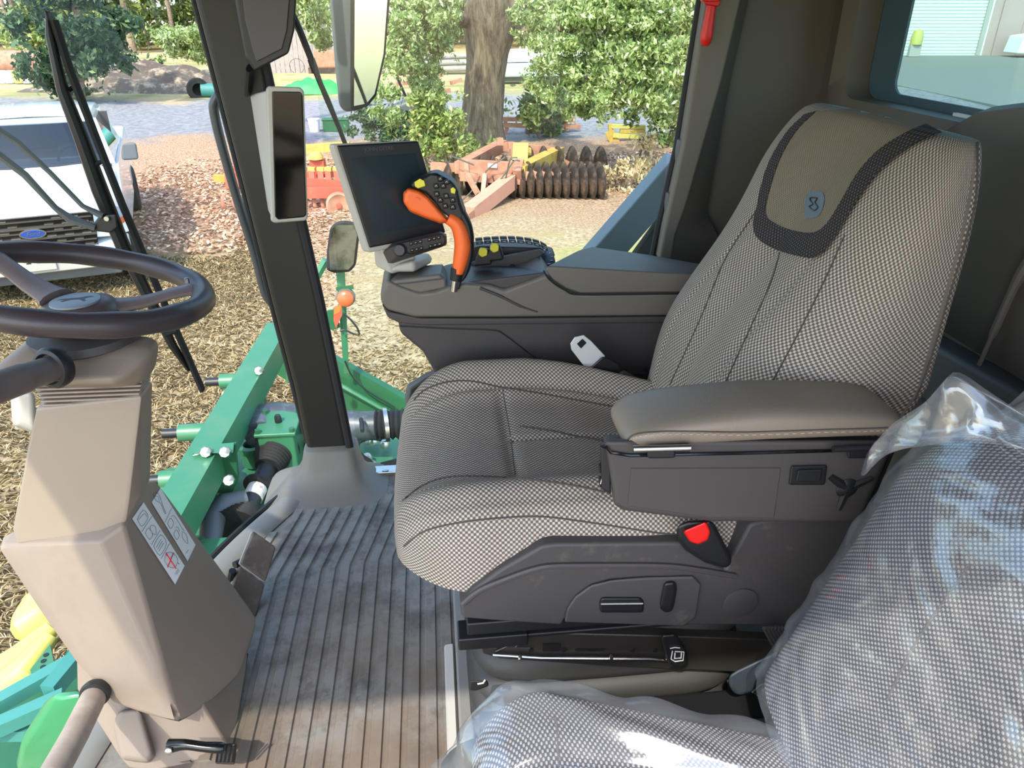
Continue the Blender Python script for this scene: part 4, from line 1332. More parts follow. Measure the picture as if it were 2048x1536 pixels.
build('rest_seam', tube(ay(1.4485, [(772, 570), (820, 566), (890, 557)]), .0012, 5), M['black'], con)
slabh('dish', [(905, 575), (905, 568), (1090, 545), (1100, 556), (1000, 590)], [(925, 530), (1080, 528), (1090, 538), (925, 545)], M['charcoal'], .006, 1.455, 1.60)
build('lever_slot', tube(ay(1.452, px2([(915, 572), (940, 573), (965, 578), (975, 580)], 3)), [.006]*6+[.005]*4, 8, squash=(.6, 1), up=(0, 0, 1)), M['black'], con)
build('swoosh_groove', tube(ay(1.4445, px2([(960, 576), (1000, 592), (1040, 612), (1075, 624)], 4)), [.0035]*5+[.003]*4+[.002]*4, 8), M['charcoal'], con)
lid = slabh('lid', [(1088, 540), (1096, 532), (1340, 546), (1440, 552), (1440, 584), (1160, 587), (1130, 577), (1105, 560)], [(1160, 500), (1185, 493), (1290, 508), (1440, 535)], M['console'], .010, 1.442, 1.62)
build('lid_gap', tube(ay(1.4405, px2([(1087, 541), (1100, 560), (1130, 580), (1160, 589), (1300, 588), (1430, 586)], 4)), .0018, 6), M['black'], con)
# keypad arc at the far side
kb = slabh('keypad_rim', [(905, 525), (930, 500), (960, 492), (1080, 495), (1105, 510), (1095, 525)], [(925, 500), (950, 482), (1060, 482), (1105, 495), (1112, 515)], M['charcoal'], .006, 1.62, 1.70)
KA = px2([(952, 490), (985, 487), (1020, 486), (1050, 488), (1080, 494), (1098, 504)], 4)
for i in range(9):
    t = resample(KA, 10)
    p = at(t[i][0], t[i][1], y=1.60)
    q = at(t[i+1][0], t[i+1][1], y=1.60)
    e_ = (q-p)*.86
    for r_ in range(2):
        o = Vector((0, .018*r_, .002*r_))
        build('key', hull([p+o, p+e_+o, p+e_+o+Vector((0, .014, .001)), p+o+Vector((0, .014, .001)), p+o+Vector((0, .001, .006)), p+e_+o+Vector((0, .001, .006)), p+e_+o+Vector((0, .013, .006)), p+o+Vector((0, .013, .006))]), M['black'], kb, bevel=.0015)
    build('key_mark', tube([p+e_*.3+Vector((0, -.0008, .004)), p+e_*.7+Vector((0, -.0008, .004))], .0008, 4), M['printgrey'], kb, smooth=False)
V = [lathe(at(1058, 520, y=1.60)-Vector((0, 0, .012)), (-.1, -.25, 1), [(.055, 0), (.060, .006), (.058, .014), (.045, .018), (.01, .019)], 32)]
wh = build('scroll_wheel', V[0], M['black'], con)
for k in range(20):
    a_ = 2*PI*k/20
    cpt = at(1058, 520, y=1.60)+Vector((math.cos(a_)*.05-.001, math.sin(a_)*.05-.004, .004+math.sin(a_)*.012))
    build('key_fan', box(cpt.x-.005, cpt.x+.005, cpt.y-.005, cpt.y+.005, cpt.z-.003, cpt.z+.004), M['gloss'], wh, bevel=.0015)
# yellow paddle levers
for (u, v) in ((966, 503), (989, 494)):
    pv = build('paddle', hull(ay(1.53, [(u-20, v+30), (u+18, v+26), (u+10, v-6), (u-8, v-4)])+ay(1.56, [(u-18, v+26), (u+20, v+20), (u+10, v-8), (u-6, v-6)])), M['black'], con, bevel=.004)
    build('paddle_tip', hull(ay(1.527, [(u-9, v+6), (u-2, v+12), (u+8, v+8), (u+9, v-2), (u+2, v-8), (u-8, v-4)])+ay(1.545, [(u-9, v+4), (u+8, v+6), (u+9, v-6), (u-6, v-8)])), M['yellow'], pv, bevel=.002, label='yellow paddle tip')
build('steel_inlay', hull(ay(1.57, [(925, 530), (1000, 525), (1080, 500), (1090, 508), (1030, 536), (930, 538)])+ay(1.59, [(925, 526), (1000, 520), (1080, 497), (1090, 504), (1030, 530), (930, 534)])), M['charcoal2'], con, bevel=.003)
build('front_shell', hull(ay(1.46, [(776, 545), (790, 530), (830, 520), (830, 545)])+ay(1.58, [(770, 528), (790, 512), (860, 505), (870, 525)])), M['lightgrey'], con, bevel=.008)
# cup holder rim in front of the cushion
build('knee_panel', hull(ay(1.50, [(808, 800), (812, 770), (850, 745), (880, 735), (880, 860), (818, 840)])+ay(1.56, [(815, 780), (830, 760), (880, 738), (880, 850)])), M['mirror_case'], con, bevel=.012, seg=3)
build('knee_recess', hull(ay(1.497, [(818, 800), (822, 778), (855, 755), (880, 745), (880, 850), (826, 830)])+ay(1.503, [(818, 800), (822, 778), (855, 755), (880, 745), (880, 850), (826, 830)])), M['black'], con, bevel=.006)
# printed belt-friendly stub under the console
# multifunction lever
jl = thing('control_lever', 'orange and black multifunction control lever with yellow buttons', 'lever', at(910, 570, y=1.45))
JY = 1.43
build('lever_shaft', tube(ay(JY+.01, [(908, 582), (912, 545)]), .0075, 14), M['chrome'], jl)
build('shaft_boot', hull(ay(JY+.005, [(900, 582), (920, 578), (923, 560), (916, 553), (914, 578)])+ay(JY+.025, [(900, 582), (920, 578), (922, 560), (905, 560)])), M['black'], jl, bevel=.004)
build('grip_collar', tube(ay(JY, [(912, 560), (915, 535)]), [.012, .0135], 16), M['black'], jl)
sp1 = px2([(915, 545), (921, 520), (925, 490), (920, 462), (911, 445), (896, 436)], 4)
sp0 = resample(sp1, 18)
build('grip', tube([at(u, v, y=JY) for u, v in sp0], [.0115, .0125, .0135, .0143, .015, .0155, .016, .0162, .0162, .016, .0158, .0155, .015, .0145, .014, .0135, .013, .012], 16, squash=(1.15, 1), up=(0, 1, 0)), M['orange'], jl, label='orange grip')
headp = [(804, 404), (806, 384), (818, 374), (840, 380), (858, 392), (874, 418), (895, 436), (912, 440), (905, 450), (880, 448), (850, 437), (820, 425)]
V, Fc = hull(ay(JY-.012, [(808, 404), (810, 386), (818, 378), (838, 383), (856, 395), (872, 420), (893, 440), (880, 444), (850, 433), (822, 421)])+ay(JY+.03, [(806, 404), (806, 384), (818, 374), (845, 378), (885, 420), (905, 446), (880, 448), (850, 437), (820, 425)]))
build('palm_rest', (V, Fc), M['orange'], jl, bevel=.010, seg=4, label='orange palm rest')
blk = [(818, 374), (828, 358), (850, 352), (862, 346), (874, 346), (905, 364), (916, 382), (920, 404), (928, 428), (938, 450), (943, 480), (942, 505), (930, 545), (928, 552)]
blk2 = [(924, 552), (935, 505), (935, 480), (928, 455), (914, 440), (900, 437), (880, 424), (866, 402), (850, 386), (832, 380)]
build('thumb_plate', prism(ay(JY-.006, [(818, 374), (828, 360), (850, 353), (862, 346), (874, 347), (905, 364), (916, 382), (920, 404), (930, 432), (924, 446), (912, 440), (896, 436), (880, 422), (866, 402), (850, 387), (832, 380)]), (.006, .042, .0)), M['black'], jl, bevel=.007, seg=3)
build('spine', tube(ay(JY+.012, px2([(922, 425), (934, 450), (939, 480), (938, 508), (928, 545), (918, 558)], 4)), [.010]*8+[.009]*8+[.008]*5, 12, squash=(1.8, 1), up=(0, 1, 0)), M['black'], jl)
for pts, mm, nm_ in (([(829, 364), (840, 357), (849, 362), (851, 372), (836, 377), (830, 373)], 'yellow', 'yellow_button'), ([(901, 377), (906, 374), (912, 379), (910, 388), (902, 386)], 'yellow', 'yellow_button')):
    build(nm_, hull(ay(JY-.012, pts)+ay(JY, pts)), M[mm], jl, bevel=.0015, label='yellow thumb button')
for u, v in ((880, 358), (893, 364), (872, 372), (886, 372), (873, 388), (892, 392), (905, 400), (890, 412), (905, 414), (880, 400)):
    kq = build('thumb_button', hull(ay(JY-.011, [(u-6, v-4), (u+4, v-5), (u+7, v+4), (u-3, v+6)])+ay(JY, [(u-7, v-5), (u+5, v-6), (u+8, v+5), (u-4, v+7)])), M['gloss'], jl, bevel=.0015)
    build('button_mark', tube(ay(JY-.0116, [(u-2, v+1), (u+1, v-2), (u+2, v+1)]), .0006, 4), M['printgrey'], kq, smooth=False)
build('trigger', lathe(at(834, 398, y=JY-.018), (0, -1, 0), [(.003, 0), (.003, .002)], 10), M['rust'] if False else M['orange'], jl)

# monitor with keypad on its arm
mo = thing('touch_monitor', 'light grey touch monitor with a dark blank screen above the console', 'monitor', at(770, 400, y=1.5))
a0, a1, a2, a3 = at(670, 290, y=1.44), at(837, 281, y=1.50), at(893, 468, y=1.50), at(737, 500, y=1.44)
nrm = (a1-a0).cross(a3-a0).normalized()
if nrm.dot(EYE-a0) < 0:
    nrm = -nrm
def mq(u, v, d=0.0):
    return (a0*(1-u)+a1*u)*(1-v)+(a3*(1-u)+a2*u)*v+nrm*d
build('housing', hull([mq(-.02, -.01), mq(1.0, .0), mq(1.0, 1.0), mq(0, 1.03), mq(.0, .03, -.045), mq(.9, .05, -.05), mq(.9, .9, -.05), mq(.04, .96, -.05), mq(-.045, -.005, -.02), mq(-.045, 1.035, -.02)]), M['lightgrey'], mo, bevel=.006, seg=3)
bz = build('bezel', hull([mq(.01, .0, .001), mq(.99, .0, .001), mq(.99, .985, .001), mq(.01, .985, .001), mq(.02, .01, .006), mq(.98, .01, .006), mq(.98, .97, .006), mq(.02, .97, .006)]), M['black'], mo, bevel=.003)
build('screen', hull([mq(.12, .12, .0062), mq(.90, .12, .0062), mq(.90, .86, .0062), mq(.12, .86, .0062), mq(.12, .12, .0068), mq(.90, .12, .0068), mq(.90, .86, .0068), mq(.12, .86, .0068)]), M['screen'], mo, smooth=False, label='dark glossy screen')
text('maker_name', 'JOHN DEERE', .010, mq(.48, .055, .0066), a1-a0, a0-a3, M['print'], mo, .0002)
build('stem', hull([mq(.15, 1.0, -.05), mq(.55, 1.0, -.05), mq(.1, 1.25, -.06), mq(.5, 1.35, -.06), mq(.15, 1.0, -.01), mq(.55, 1.0, -.01), mq(.18, 1.3, -.01), mq(.55, 1.3, -.01)]), M['lightgrey'], mo, bevel=.006)
kb_near = [(764, 505), (792, 484), (880, 466), (893, 470), (896, 484), (880, 497), (800, 520), (775, 528)]
kp = build('keypad', hull(ay(1.42, [(790, 492), (810, 484), (885, 466), (893, 474), (894, 486), (884, 494), (812, 512), (796, 508)])+ay(1.46, [(764, 505), (785, 484), (880, 462), (893, 468), (893, 490), (800, 522), (776, 530)])), M['charcoal'], mo, bevel=.004)
build('keypad_face', hull(ay(1.416, [(802, 486), (884, 468), (892, 480), (888, 490), (822, 508), (808, 504)])+ay(1.422, [(800, 486), (884, 466), (894, 480), (889, 492), (822, 510), (806, 505)])), M['black'], kp, bevel=.003)
build('dial', lathe(at(800, 500, y=1.414), (-.15, -1, .2), [(.013, -.02), (.013, .004), (.010, .007)], 18), M['black'], kp)
for r_ in range(2):
    for k in range(7):
        if k == 3:
            continue
        u, v = 822+k*9.2+r_*2, 488-k*2.1+r_*13
        ky = build('key', hull(ay(1.412, [(u-3, v-2.5), (u+3.6, v-4), (u+3.6, v+2), (u-3, v+3.4)])+ay(1.418, [(u-4, v-3), (u+4, v-5), (u+4, v+3), (u-4, v+4)])), M['gloss'], kp, bevel=.001)
        build('key_mark', tube(ay(1.4115, [(u-1.5, v), (u+1.5, v-1)]), .0005, 4), M['printgrey'], kp, smooth=False)

# ================================================================== THINGS ON THE FRONT POST
pd = thing('post_display', 'tall narrow black-faced display in a grey frame on the front post', 'display', at(575, 310, y=1.86))
f4 = [(536, 174), (606, 178), (615, 438), (546, 445)]
build('frame', hull([at(u, v, y=1.835) for u, v in [(533, 178), (538, 172), (600, 174), (608, 182), (616, 434), (611, 441), (550, 446), (543, 441)]]+[at(u, v, y=1.86) for u, v in [(531, 178), (536, 172), (600, 174), (608, 182), (614, 434), (611, 441), (548, 446), (541, 441)]]), M['lightgrey'], pd, bevel=.006, seg=4)
build('face', hull([at(u, v, y=1.832) for u, v in [(545, 183), (600, 184), (604, 190), (612, 428), (608, 433), (556, 438), (551, 433)]]+[at(u, v, y=1.836) for u, v in [(543, 183), (600, 183), (606, 190), (613, 430), (608, 435), (556, 440), (549, 433)]]), M['screenblack'], pd, bevel=.002, label='black display face')
build('rear_case', hull([at(u, v, y=1.86) for u, v in [(532, 180), (602, 180), (610, 436), (545, 442)]]+[at(u, v, y=1.93) for u, v in [(500, 188), (560, 188), (590, 425), (537, 425)]]), M['lightgrey'], pd, bevel=.006)

pm = thing('corner_monitor', 'black-rimmed dark panel hanging at the top of the front post', 'monitor', at(545, 60, y=1.85))
build('case', hull([at(u, v, y=1.87) for u, v in [(462, -60), (597, -60), (590, 60), (578, 108), (510, 143), (492, 118), (478, 40)]]+[at(u, v, y=1.90) for u, v in [(455, -60), (590, -60), (584, 60), (572, 104), (508, 138), (490, 116), (474, 40)]]), M['black'], pm, bevel=.006, seg=3)
build('panel', hull([at(u, v, y=1.866) for u, v in [(480, -50), (583, -50), (574, 60), (564, 98), (513, 124), (505, 100), (490, 40)]]+[at(u, v, y=1.872) for u, v in [(480, -50), (583, -50), (574, 60), (564, 98), (513, 124), (505, 100), (490, 40)]]), plain('violet_grey_panel', '#3c3b42', .4), pm, bevel=.002, label='dark grey panel face')
build('bracket', tube([at(500, 135, y=1.90), at(496, 185, y=1.93)], .02, 8, squash=(1, .4), up=(0, 1, 0)), M['black'], pm)

# ================================================================== OUTSIDE THE GLASS: wipers, handrail, mirrors
wy = 1.56
def W(*pts, y=1.56):
    return [at(p[0], p[1], y=(p[2] if len(p) > 2 else y)) for p in pts]
wi = thing('front_wiper', 'long black windscreen wiper with two parallel arms, left of the post', 'wiper', at(215, 440, y=1.57))
build('blade_holder', tube(W((95, 32, 1.60), (100, 70, 1.60), (125, 180, 1.6), (160, 270, 1.61), (200, 380, 1.62), (245, 490, 1.63), (300, 600, 1.64), (345, 690, 1.65), (378, 740, 1.66)), [.005, .012, .017, .021, .025, .023, .019, .015, .008], 8, squash=(1, .6), up=(0, 1, 0)), M['black'], wi)
build('rubber_blade', tube(W((108, 40, 1.61), (140, 140, 1.61), (190, 270, 1.62), (245, 410, 1.63), (300, 540, 1.65), (350, 655, 1.66), (405, 780, 1.67)), .009, 6, squash=(1.6, .7), up=(0, 1, 0)), M['rubber'], wi)
build('blade_hook', tube(W((95, 32, 1.60), (92, 22, 1.60), (97, 26, 1.60)), .004, 6), M['black'], wi)
for a_, b_ in (((130, 185), (150, 172)), ((190, 330), (212, 318)), ((270, 535), (296, 528)), ((330, 670), (352, 662))):
    build('blade_claw', tube(W((a_[0], a_[1], 1.61), (b_[0], b_[1], 1.62)), .005, 6), M['black'], wi)
build('pivot_head', hull(ay(1.58, [(183, 452), (200, 430), (232, 428), (236, 455), (222, 466), (190, 462)])+ay(1.60, [(183, 452), (200, 430), (232, 428), (236, 455), (222, 466), (190, 462)])), M['black'], wi, bevel=.004)
build('pivot_bolt', lathe(at(214, 437, y=1.578), (0, -1, 0), [(.006, 0), (.005, .004)], 8), M['steel'], wi)
build('arm', tube(W((-60, 215, 1.5), (0, 262, 1.53), (35, 285, 1.54), (100, 345, 1.56), (165, 412, 1.575), (205, 432, 1.58)), [.007, .006, .006, .005, .005, .007], 8), M['mirror_case'], wi)
build('arm', tube(W((-60, 265, 1.5), (0, 312, 1.53), (50, 350, 1.54), (110, 415, 1.56), (140, 438, 1.57), (190, 455, 1.58)), [.008, .0075, .007, .006, .009, .007], 8), M['mirror_case'], wi)

sw2 = thing('side_wiper', 'thin black wiper arm on the far side window behind the monitor', 'wiper', at(640, 160, y=2.0))
build('arm', tube(W((585, 30), (600, 62), (625, 125), (640, 165), (655, 200), (678, 255), (692, 292), y=2.0), [.009, .0085, .008, .007, .0075, .006, .006], 8), M['black'], sw2)
build('joint', tube(W((622, 118), (632, 145), y=1.995), .0095, 8), M['black'], sw2)

hr = thing('handrail', 'bent black tubular handrail outside the windscreen', 'handrail', at(470, 400, y=2.08))
build('rail_tube', tube(smoothpath(ay(2.09, [(470, 190), (446, 183), (431, 200), (428, 222), (442, 285), (475, 400), (510, 510), (528, 580), (540, 602), (556, 612), (600, 630)]), 5), .0125, 12), plain('dark_rail_paint', '#3b3f42', .35), hr)
build('rail_bracket', tube([at(470, 190, y=2.09), at(500, 190, y=1.99)], .016, 8), M['black'], hr)
build('rail_bracket', tube([at(596, 628, y=2.09), at(606, 628, y=1.99)], .016, 8), M['black'], hr)

MY = 2.42
em_ = thing('outside_mirror', 'large grey-cased outside mirror hanging beyond the window', 'mirror', at(720, 100, y=MY))
build('case', hull([at(u, v, y=MY) for u, v in [(655, -60), (663, 0), (668, 110), (678, 212), (690, 224), (706, 222), (735, 212), (752, 190), (770, 110), (782, 0), (786, -60)]]+[at(u, v, y=MY+.05) for u, v in [(655, -60), (668, 110), (680, 212), (696, 224), (730, 205), (764, 110), (780, -60)]]), M['mirror_case'], em_, bevel=.012, seg=3)
build('glass_rim', hull([at(u, v, y=MY-.012) for u, v in [(705, -60), (706, 100), (702, 215), (708, 222), (735, 213), (752, 192), (771, 110), (783, -60)]]+[at(u, v, y=MY) for u, v in [(700, -60), (702, 100), (700, 215), (706, 223), (735, 213), (752, 192), (771, 110), (783, -60)]]), M['rubber'], em_, bevel=.003)
gl_ = [at(u, v, y=MY-.0135+(v-80)*.00000) for u, v in [(710, -60), (711, 100), (708, 212), (733, 207), (749, 188), (767, 108), (779, -60)]]
for i_, p in enumerate(gl_):
    pass
build('mirror_glass', hull(gl_+[p+Vector((0, .003, 0)) for p in gl_]), M['mirror'], em_, smooth=False, label='silvered mirror glass')
build('mirror_arm', tube([at(690, -60, y=MY+.05), at(560, -120, y=2.2)], .014, 8), M['black'], em_)

# ================================================================== HARVESTER HEAD BELOW THE WINDSCREEN
def G(z, *pts):
    return [at(p[0], p[1], z=(p[2] if len(p) > 2 else z)) for p in pts]
hdr = thing('harvester_head', 'green harvester head with beams, gearboxes and black drive shaft below the windscreen', 'farm machine', (-1.2, 3.2, -1.6))
def hb(name, a_, b_, w_, h_, mat='green', bev=.006, up=(0, 0, 1), **k):
    return build(name, beam(a_, b_, w_, h_, up), M[mat], hdr, smooth=False, **k)
A0, A1 = at(560, 668, z=-.72), at(235, 1240, z=-.72)
hb('top_beam', A0, A1, .15, .17)
# plate brackets on the beam
p0 = at(450, 925, z=-.62)
br = build('bracket_plate', hull(G(-.62, (382, 892), (468, 885), (466, 905), (385, 908))+G(-.68, (382, 892), (468, 885), (466, 905), (385, 908))), M['green'], hdr, smooth=False)
br2 = build('bracket_web', prism([at(470, 890, y=3.25), at(476, 960, y=3.25), at(462, 990, y=3.25), at(428, 985, y=3.25), at(420, 900, y=3.25)], (0, .03, 0)), M['green_dk'], hdr, smooth=False)
BOLT = build('bolt', lathe(at(412, 904, z=-.615), (.2, -1, .5), [(.028, 0), (.030, .012), (.024, .026), (.004, .03)], 8), M['steel'], hdr)
b0 = at(412, 904, z=-.615)
for (u, v, z) in ((450, 904, -.615), (458, 960, -.70), (396, 915, -.66), (518, 742, -.62), (579, 686, -.60)):
    inst(BOLT, 'bolt', hdr, at(u, v, z=z)-b0)
# back sheet running away to the right
sh = [at(530, 690, z=-.70), at(545, 672, z=-.66), at(600, 690, z=-.66), at(835, 850, z=-.72), at(835, 905, z=-.95), at(720, 850, z=-1.0), at(640, 800, z=-1.0), at(545, 730, z=-.98)]
sh = [Vector((p.x, p.y, p.z)) for p in [at(528, 700, y=5.2), at(540, 672, y=5.2), at(600, 680, y=5.15), at(835, 812, y=4.9), at(835, 905, y=4.9), at(760, 880, y=4.95), at(640, 800, y=5.1), at(560, 752, y=5.2), at(532, 735, y=5.2)]]
build('side_sheet', hull([p+Vector((0, 0, 0)) for p in sh]+[p+Vector((.02, .06, 0)) for p in sh]), M['green_dk'], hdr, smooth=False)
build('sheet_lip', tube([at(600, 735, y=5.05), at(680, 770, y=4.98), at(835, 858, y=4.83)], .018, 6), M['green'], hdr)
build('sheet_gusset', hull(ay(5.1, [(572, 715), (600, 730), (604, 760), (572, 765)])+ay(5.0, [(572, 715), (578, 718), (578, 765), (572, 765)])), M['green'], hdr, smooth=False)
# deck
deck = build('deck_plate', prism(G(-1.15, (250, 1230), (330, 1030), (440, 880), (520, 830), (830, 860), (840, 1000), (700, 1100), (470, 1230), (300, 1400)), (0, 0, -.03)), M['green'], hdr, smooth=False)
build('deck_edge', prism(G(-1.05, (400, 1000), (640, 950), (650, 985), (420, 1060)), (0, 0, -.08)), M['green'], hdr, smooth=False)
# upper gearbox
def gearbox(name_, c0, sx, sy, h_):
    x, y, z = c0
    g_ = build('gearbox', box(x-sx, x+sx, y-sy, y+sy, z-h_, z), M['green'], hdr, bevel=.015)
    build('cover', box(x-sx*1.12, x+sx*1.12, y-sy*1.12, y+sy*1.12, z, z+.02), M['green'], g_, bevel=.006)
    for a_ in (-1, 1):
        for b_ in (-1, 1):
            build('bolt', lathe((x+a_*sx*.92, y+b_*sy*.92, z+.02), (0, 0, 1), [(.018, 0), (.016, .02)], 6), M['green_dk'], g_)
    build('breather', lathe((x, y, z+.02), (0, 0, 1), [(.02, 0), (.02, .03), (.014, .045)], 8), M['black'], g_)
    return g_
g1 = at(558, 850, z=-.80)
gearbox('g', (g1.x, g1.y, -.80), .10, .12, .36)
g2 = at(460, 1050, z=-.90)
gearbox('g', (g2.x+.02, g2.y-.25, -.90), .12, .12, .30)
build('gearbox_base', prism(G(-1.13, (590, 870), (650, 905), (640, 960), (580, 960)), (0, 0, .05)), M['green_dk'], hdr, smooth=False)
# pto shaft with bellows guards
s0, s1 = at(556, 892, z=-.92), at(478, 1052, z=-1.02)
dirv = s1-s0
def along(t, o=0):
    return s0+dirv*t+Vector((0, 0, o))
pts, rs = [], []
for k in range(22):
    t = k/21*.30
    pts.append(along(t))
    rs.append((.125-.17*t*1.2)*(1.06 if k % 2 else .94))
sh_ = build('shaft_guard', tube(pts, rs, 18), M['rubber'], hdr, angle=20)
build('shaft_tube', tube([along(.26), along(.78)], .048, 18), M['black'], hdr)
build('guard_collar', tube([along(.50), along(.515), along(.535), along(.55)], [.062, .082, .082, .062], 20), M['rubber'], hdr)
build('shaft_label', tube([along(.56), along(.68)], .052, 18), plain('worn_label_white', '#cfc9c0', .5, dirt='#a8483a', dscale=18, dlo=.55, dhi=.7), hdr, label='worn white and red label round the shaft')
pts, rs = [], []
for k in range(16):
    t = .78+k/15*.26
    pts.append(along(t))
    rs.append((.06+.28*(t-.78))*(1.06 if k % 2 else .94))
build('shaft_guard', tube(pts, rs, 18), M['rubber'], hdr, angle=20)
c_ = at(455, 1045, z=-1.0)
build('clutch_housing', tube([at(420, 1090, z=-1.0), at(425, 1040, z=-.95), at(450, 1008, z=-.93), at(490, 1000, z=-.95)], [.05, .06, .06, .05], 12), M['mirror_case'], hdr)
# hose along the back
build('hose', tube(smoothpath(G(-.85, (520, 870), (522, 845), (545, 832), (600, 838), (700, 850), (770, 850)), 5), .085, 14), plain('black_hose', '#3a4046', .4, dirt='#6b7278', dscale=6), hdr)
pts = smoothpath(G(-.80, (750, 850), (790, 848), (830, 845)), 8)
build('hose_ribbed', tube(pts, [.09 if k % 2 else .075 for k in range(len(pts))], 14), M['rubber'], hdr, angle=20)
build('hose_clamp', tube([at(768, 850, z=-.80), at(776, 849, z=-.80)], .098, 16), M['steel'], hdr)
build('hose_strap', tube(G(-.76, (722, 838), (725, 862)), .012, 6), M['black'], hdr)
# wiring and small fittings by the seat
wr = build('wiring', tube(smoothpath(G(-1.0, (775, 880), (740, 876), (718, 884), (716, 900), (728, 915), (742, 925), (744, 940)), 5), .014, 6), M['black'], hdr)
build('wiring', tube(smoothpath(G(-1.0, (790, 868), (765, 872), (750, 868)), 5), .014, 6), M['black'], hdr)
for (u, v) in ((732, 885), (748, 888), (735, 920), (770, 893), (690, 880), (620, 960), (610, 935), (745, 935)):
    build('fitting', lathe(at(u, v, z=-1.12), (0, 0, 1), [(.03, 0), (.03, .02), (.02, .04)], 8), M['steel'], hdr)
build('connector', hull(G(-.95, (762, 875), (778, 874), (779, 882), (763, 883))+G(-1.0, (762, 875), (778, 874), (779, 882), (763, 883))), M['steel'], hdr)
build('valve_block', hull(G(-.95, (745, 945), (760, 925), (800, 915), (800, 970), (745, 968))+G(-1.12, (745, 945), (760, 925), (800, 915), (800, 970), (745, 968))), M['black'], hdr, bevel=.01)
for (u, v) in ((510, 925), (612, 925)):
    build('pipe_stub', lathe(at(u, v, z=-1.12), (0, 0, 1), [(.07, 0), (.07, .10), (.085, .10), (.085, .13), (.05, .13), (.05, .05), (.002, .05)], 16), M['green'], hdr)
# left side fittings along the main beam
for (u, v, z) in ((505, 760, -.85), (432, 862, -.85), (400, 955, -.95)):
    p = at(u, v, z=z)
    hb_ = build('cross_tube', tube([p+Vector((-.20, 0, 0)), p+Vector((.12, 0, 0))], .05, 14), M['green'], hdr)
    build('tube_pin', tube([p+Vector((-.29, 0, 0)), p+Vector((-.20, 0, 0))], .028, 10), M['black'], hb_)
    build('tube_leg', box(p.x-.12, p.x+.06, p.y-.03, p.y+.03, p.z-.35, p.z), M['green_dk'], hb_, bevel=.008)
for k, (u, v, z) in enumerate(((470, 788, -.95), (350, 960, -1.0))):
    p = at(u, v, z=z)
    wn_ = build('wing_nut', lathe(p, (-1, 0, 0), [(.02, 0), (.02, .06)], 8), M['steel'], hdr)
    build('wing', tube([p+Vector((-.05, -.07, .04)), p+Vector((-.05, .07, -.04))], .012, 6), M['steel'], wn_)
rn = build('row_frame', hull(G(-.80, (405, 895), (415, 940), (360, 1000), (345, 985), (350, 940))+G(-.95, (405, 895), (415, 940), (360, 1000), (345, 985), (350, 940))), M['green'], hdr, bevel=.01)
cd = at(345, 965, z=-1.0)
ad = build('adjuster_disc', lathe(cd, (.1, 0, 1), [(.11, 0), (.115, .02), (.10, .03), (.04, .03), (.04, .07), (.002, .07)], 24), M['green'], hdr)
for k in range(10):
    a_ = 2*PI*k/10
    build('disc_hole', lathe(cd+Vector((math.cos(a_)*.085, math.sin(a_)*.085, .031)), (0, 0, 1), [(.010, 0), (.010, .002)], 8), M['black'], ad)
hb('channel', at(395, 925, z=-.80), at(300, 1130, z=-.95), .10, .10, 'green_dk')
hb('channel_lip', at(405, 930, z=-.74), at(318, 1100, z=-.88), .02, .05, 'green')
hb('lower_beam', at(330, 1060, z=-.95), at(190, 1330, z=-.95), .18, .14, 'green_dk')
# near, below the column: guards, yellow shields
hb('cross_rail', at(-40, 1428, z=-.85), at(150, 1322, z=-.80), .05, .05, 'teal')
hb('cross_rail', at(-40, 1470, z=-.85), at(130, 1395, z=-.80), .05, .05, 'teal')
hb('cross_rail', at(-40, 1465, z=-.9), at(80, 1463, z=-.9), .04, .05, 'teal')
hb('cross_rail', at(160, 1310, z=-.80), at(98, 1385, z=-.80), .05, .06, 'teal')
build('floor_trough', prism(G(-1.05, (-60, 1400), (140, 1330), (230, 1420), (180, 1600), (-60, 1600)), (0, 0, -.04)), M['green_dk'], hdr, smooth=False)
build('shield_drum', hull([at(u, v, z=z) for u, v, z in ((100, 1386, -.45), (155, 1380, -.42), (190, 1390, -.45), (40, 1480, -.62), (28, 1530, -.8), (40, 1570, -.9), (230, 1480, -.7), (260, 1600, -.9), (95, 1410, -.9), (200, 1600, -1.0))]), plain('bright_green_shield', '#2a7a4e', .3, coat=.5), hdr, bevel=.05, seg=4, label='glossy bright green rounded shield')
ylw = [((75, 1238), (50, 1262), .10), ]
build('snout', tube(smoothpath([at(95, 1222, z=-1.2), at(70, 1242, z=-1.2), at(52, 1258, z=-1.3)], 3), [.12, .12, .11, .10, .085, .06, .02], 12), M['yellowpaint'], hdr)
build('snout', tube([at(105, 1255, z=-1.0), at(40, 1315, z=-1.05), at(-40, 1375, z=-1.1)], [.035, .055, .075], 12), M['yellowpaint'], hdr)
build('snout', tube([at(102, 1272, z=-.95), at(55, 1335, z=-1.0), at(-10, 1395, z=-1.1), at(-50, 1420, z=-1.2)], [.03, .055, .07, .08], 12), M['yellowpaint'], hdr)
pl = build('hanger_plate', prism(G(-.93, (100, 1288), (110, 1335), (98, 1345), (62, 1345), (60, 1340)), (0, 0, -.03)), M['green'], hdr, smooth=False)
for (u, v) in ((92, 1310), (87, 1322), (86, 1334)):
    build('plate_hole', lathe(at(u, v, z=-.929), (0, 0, 1), [(.010, 0), (.010, .002)], 8), M['black'], pl)

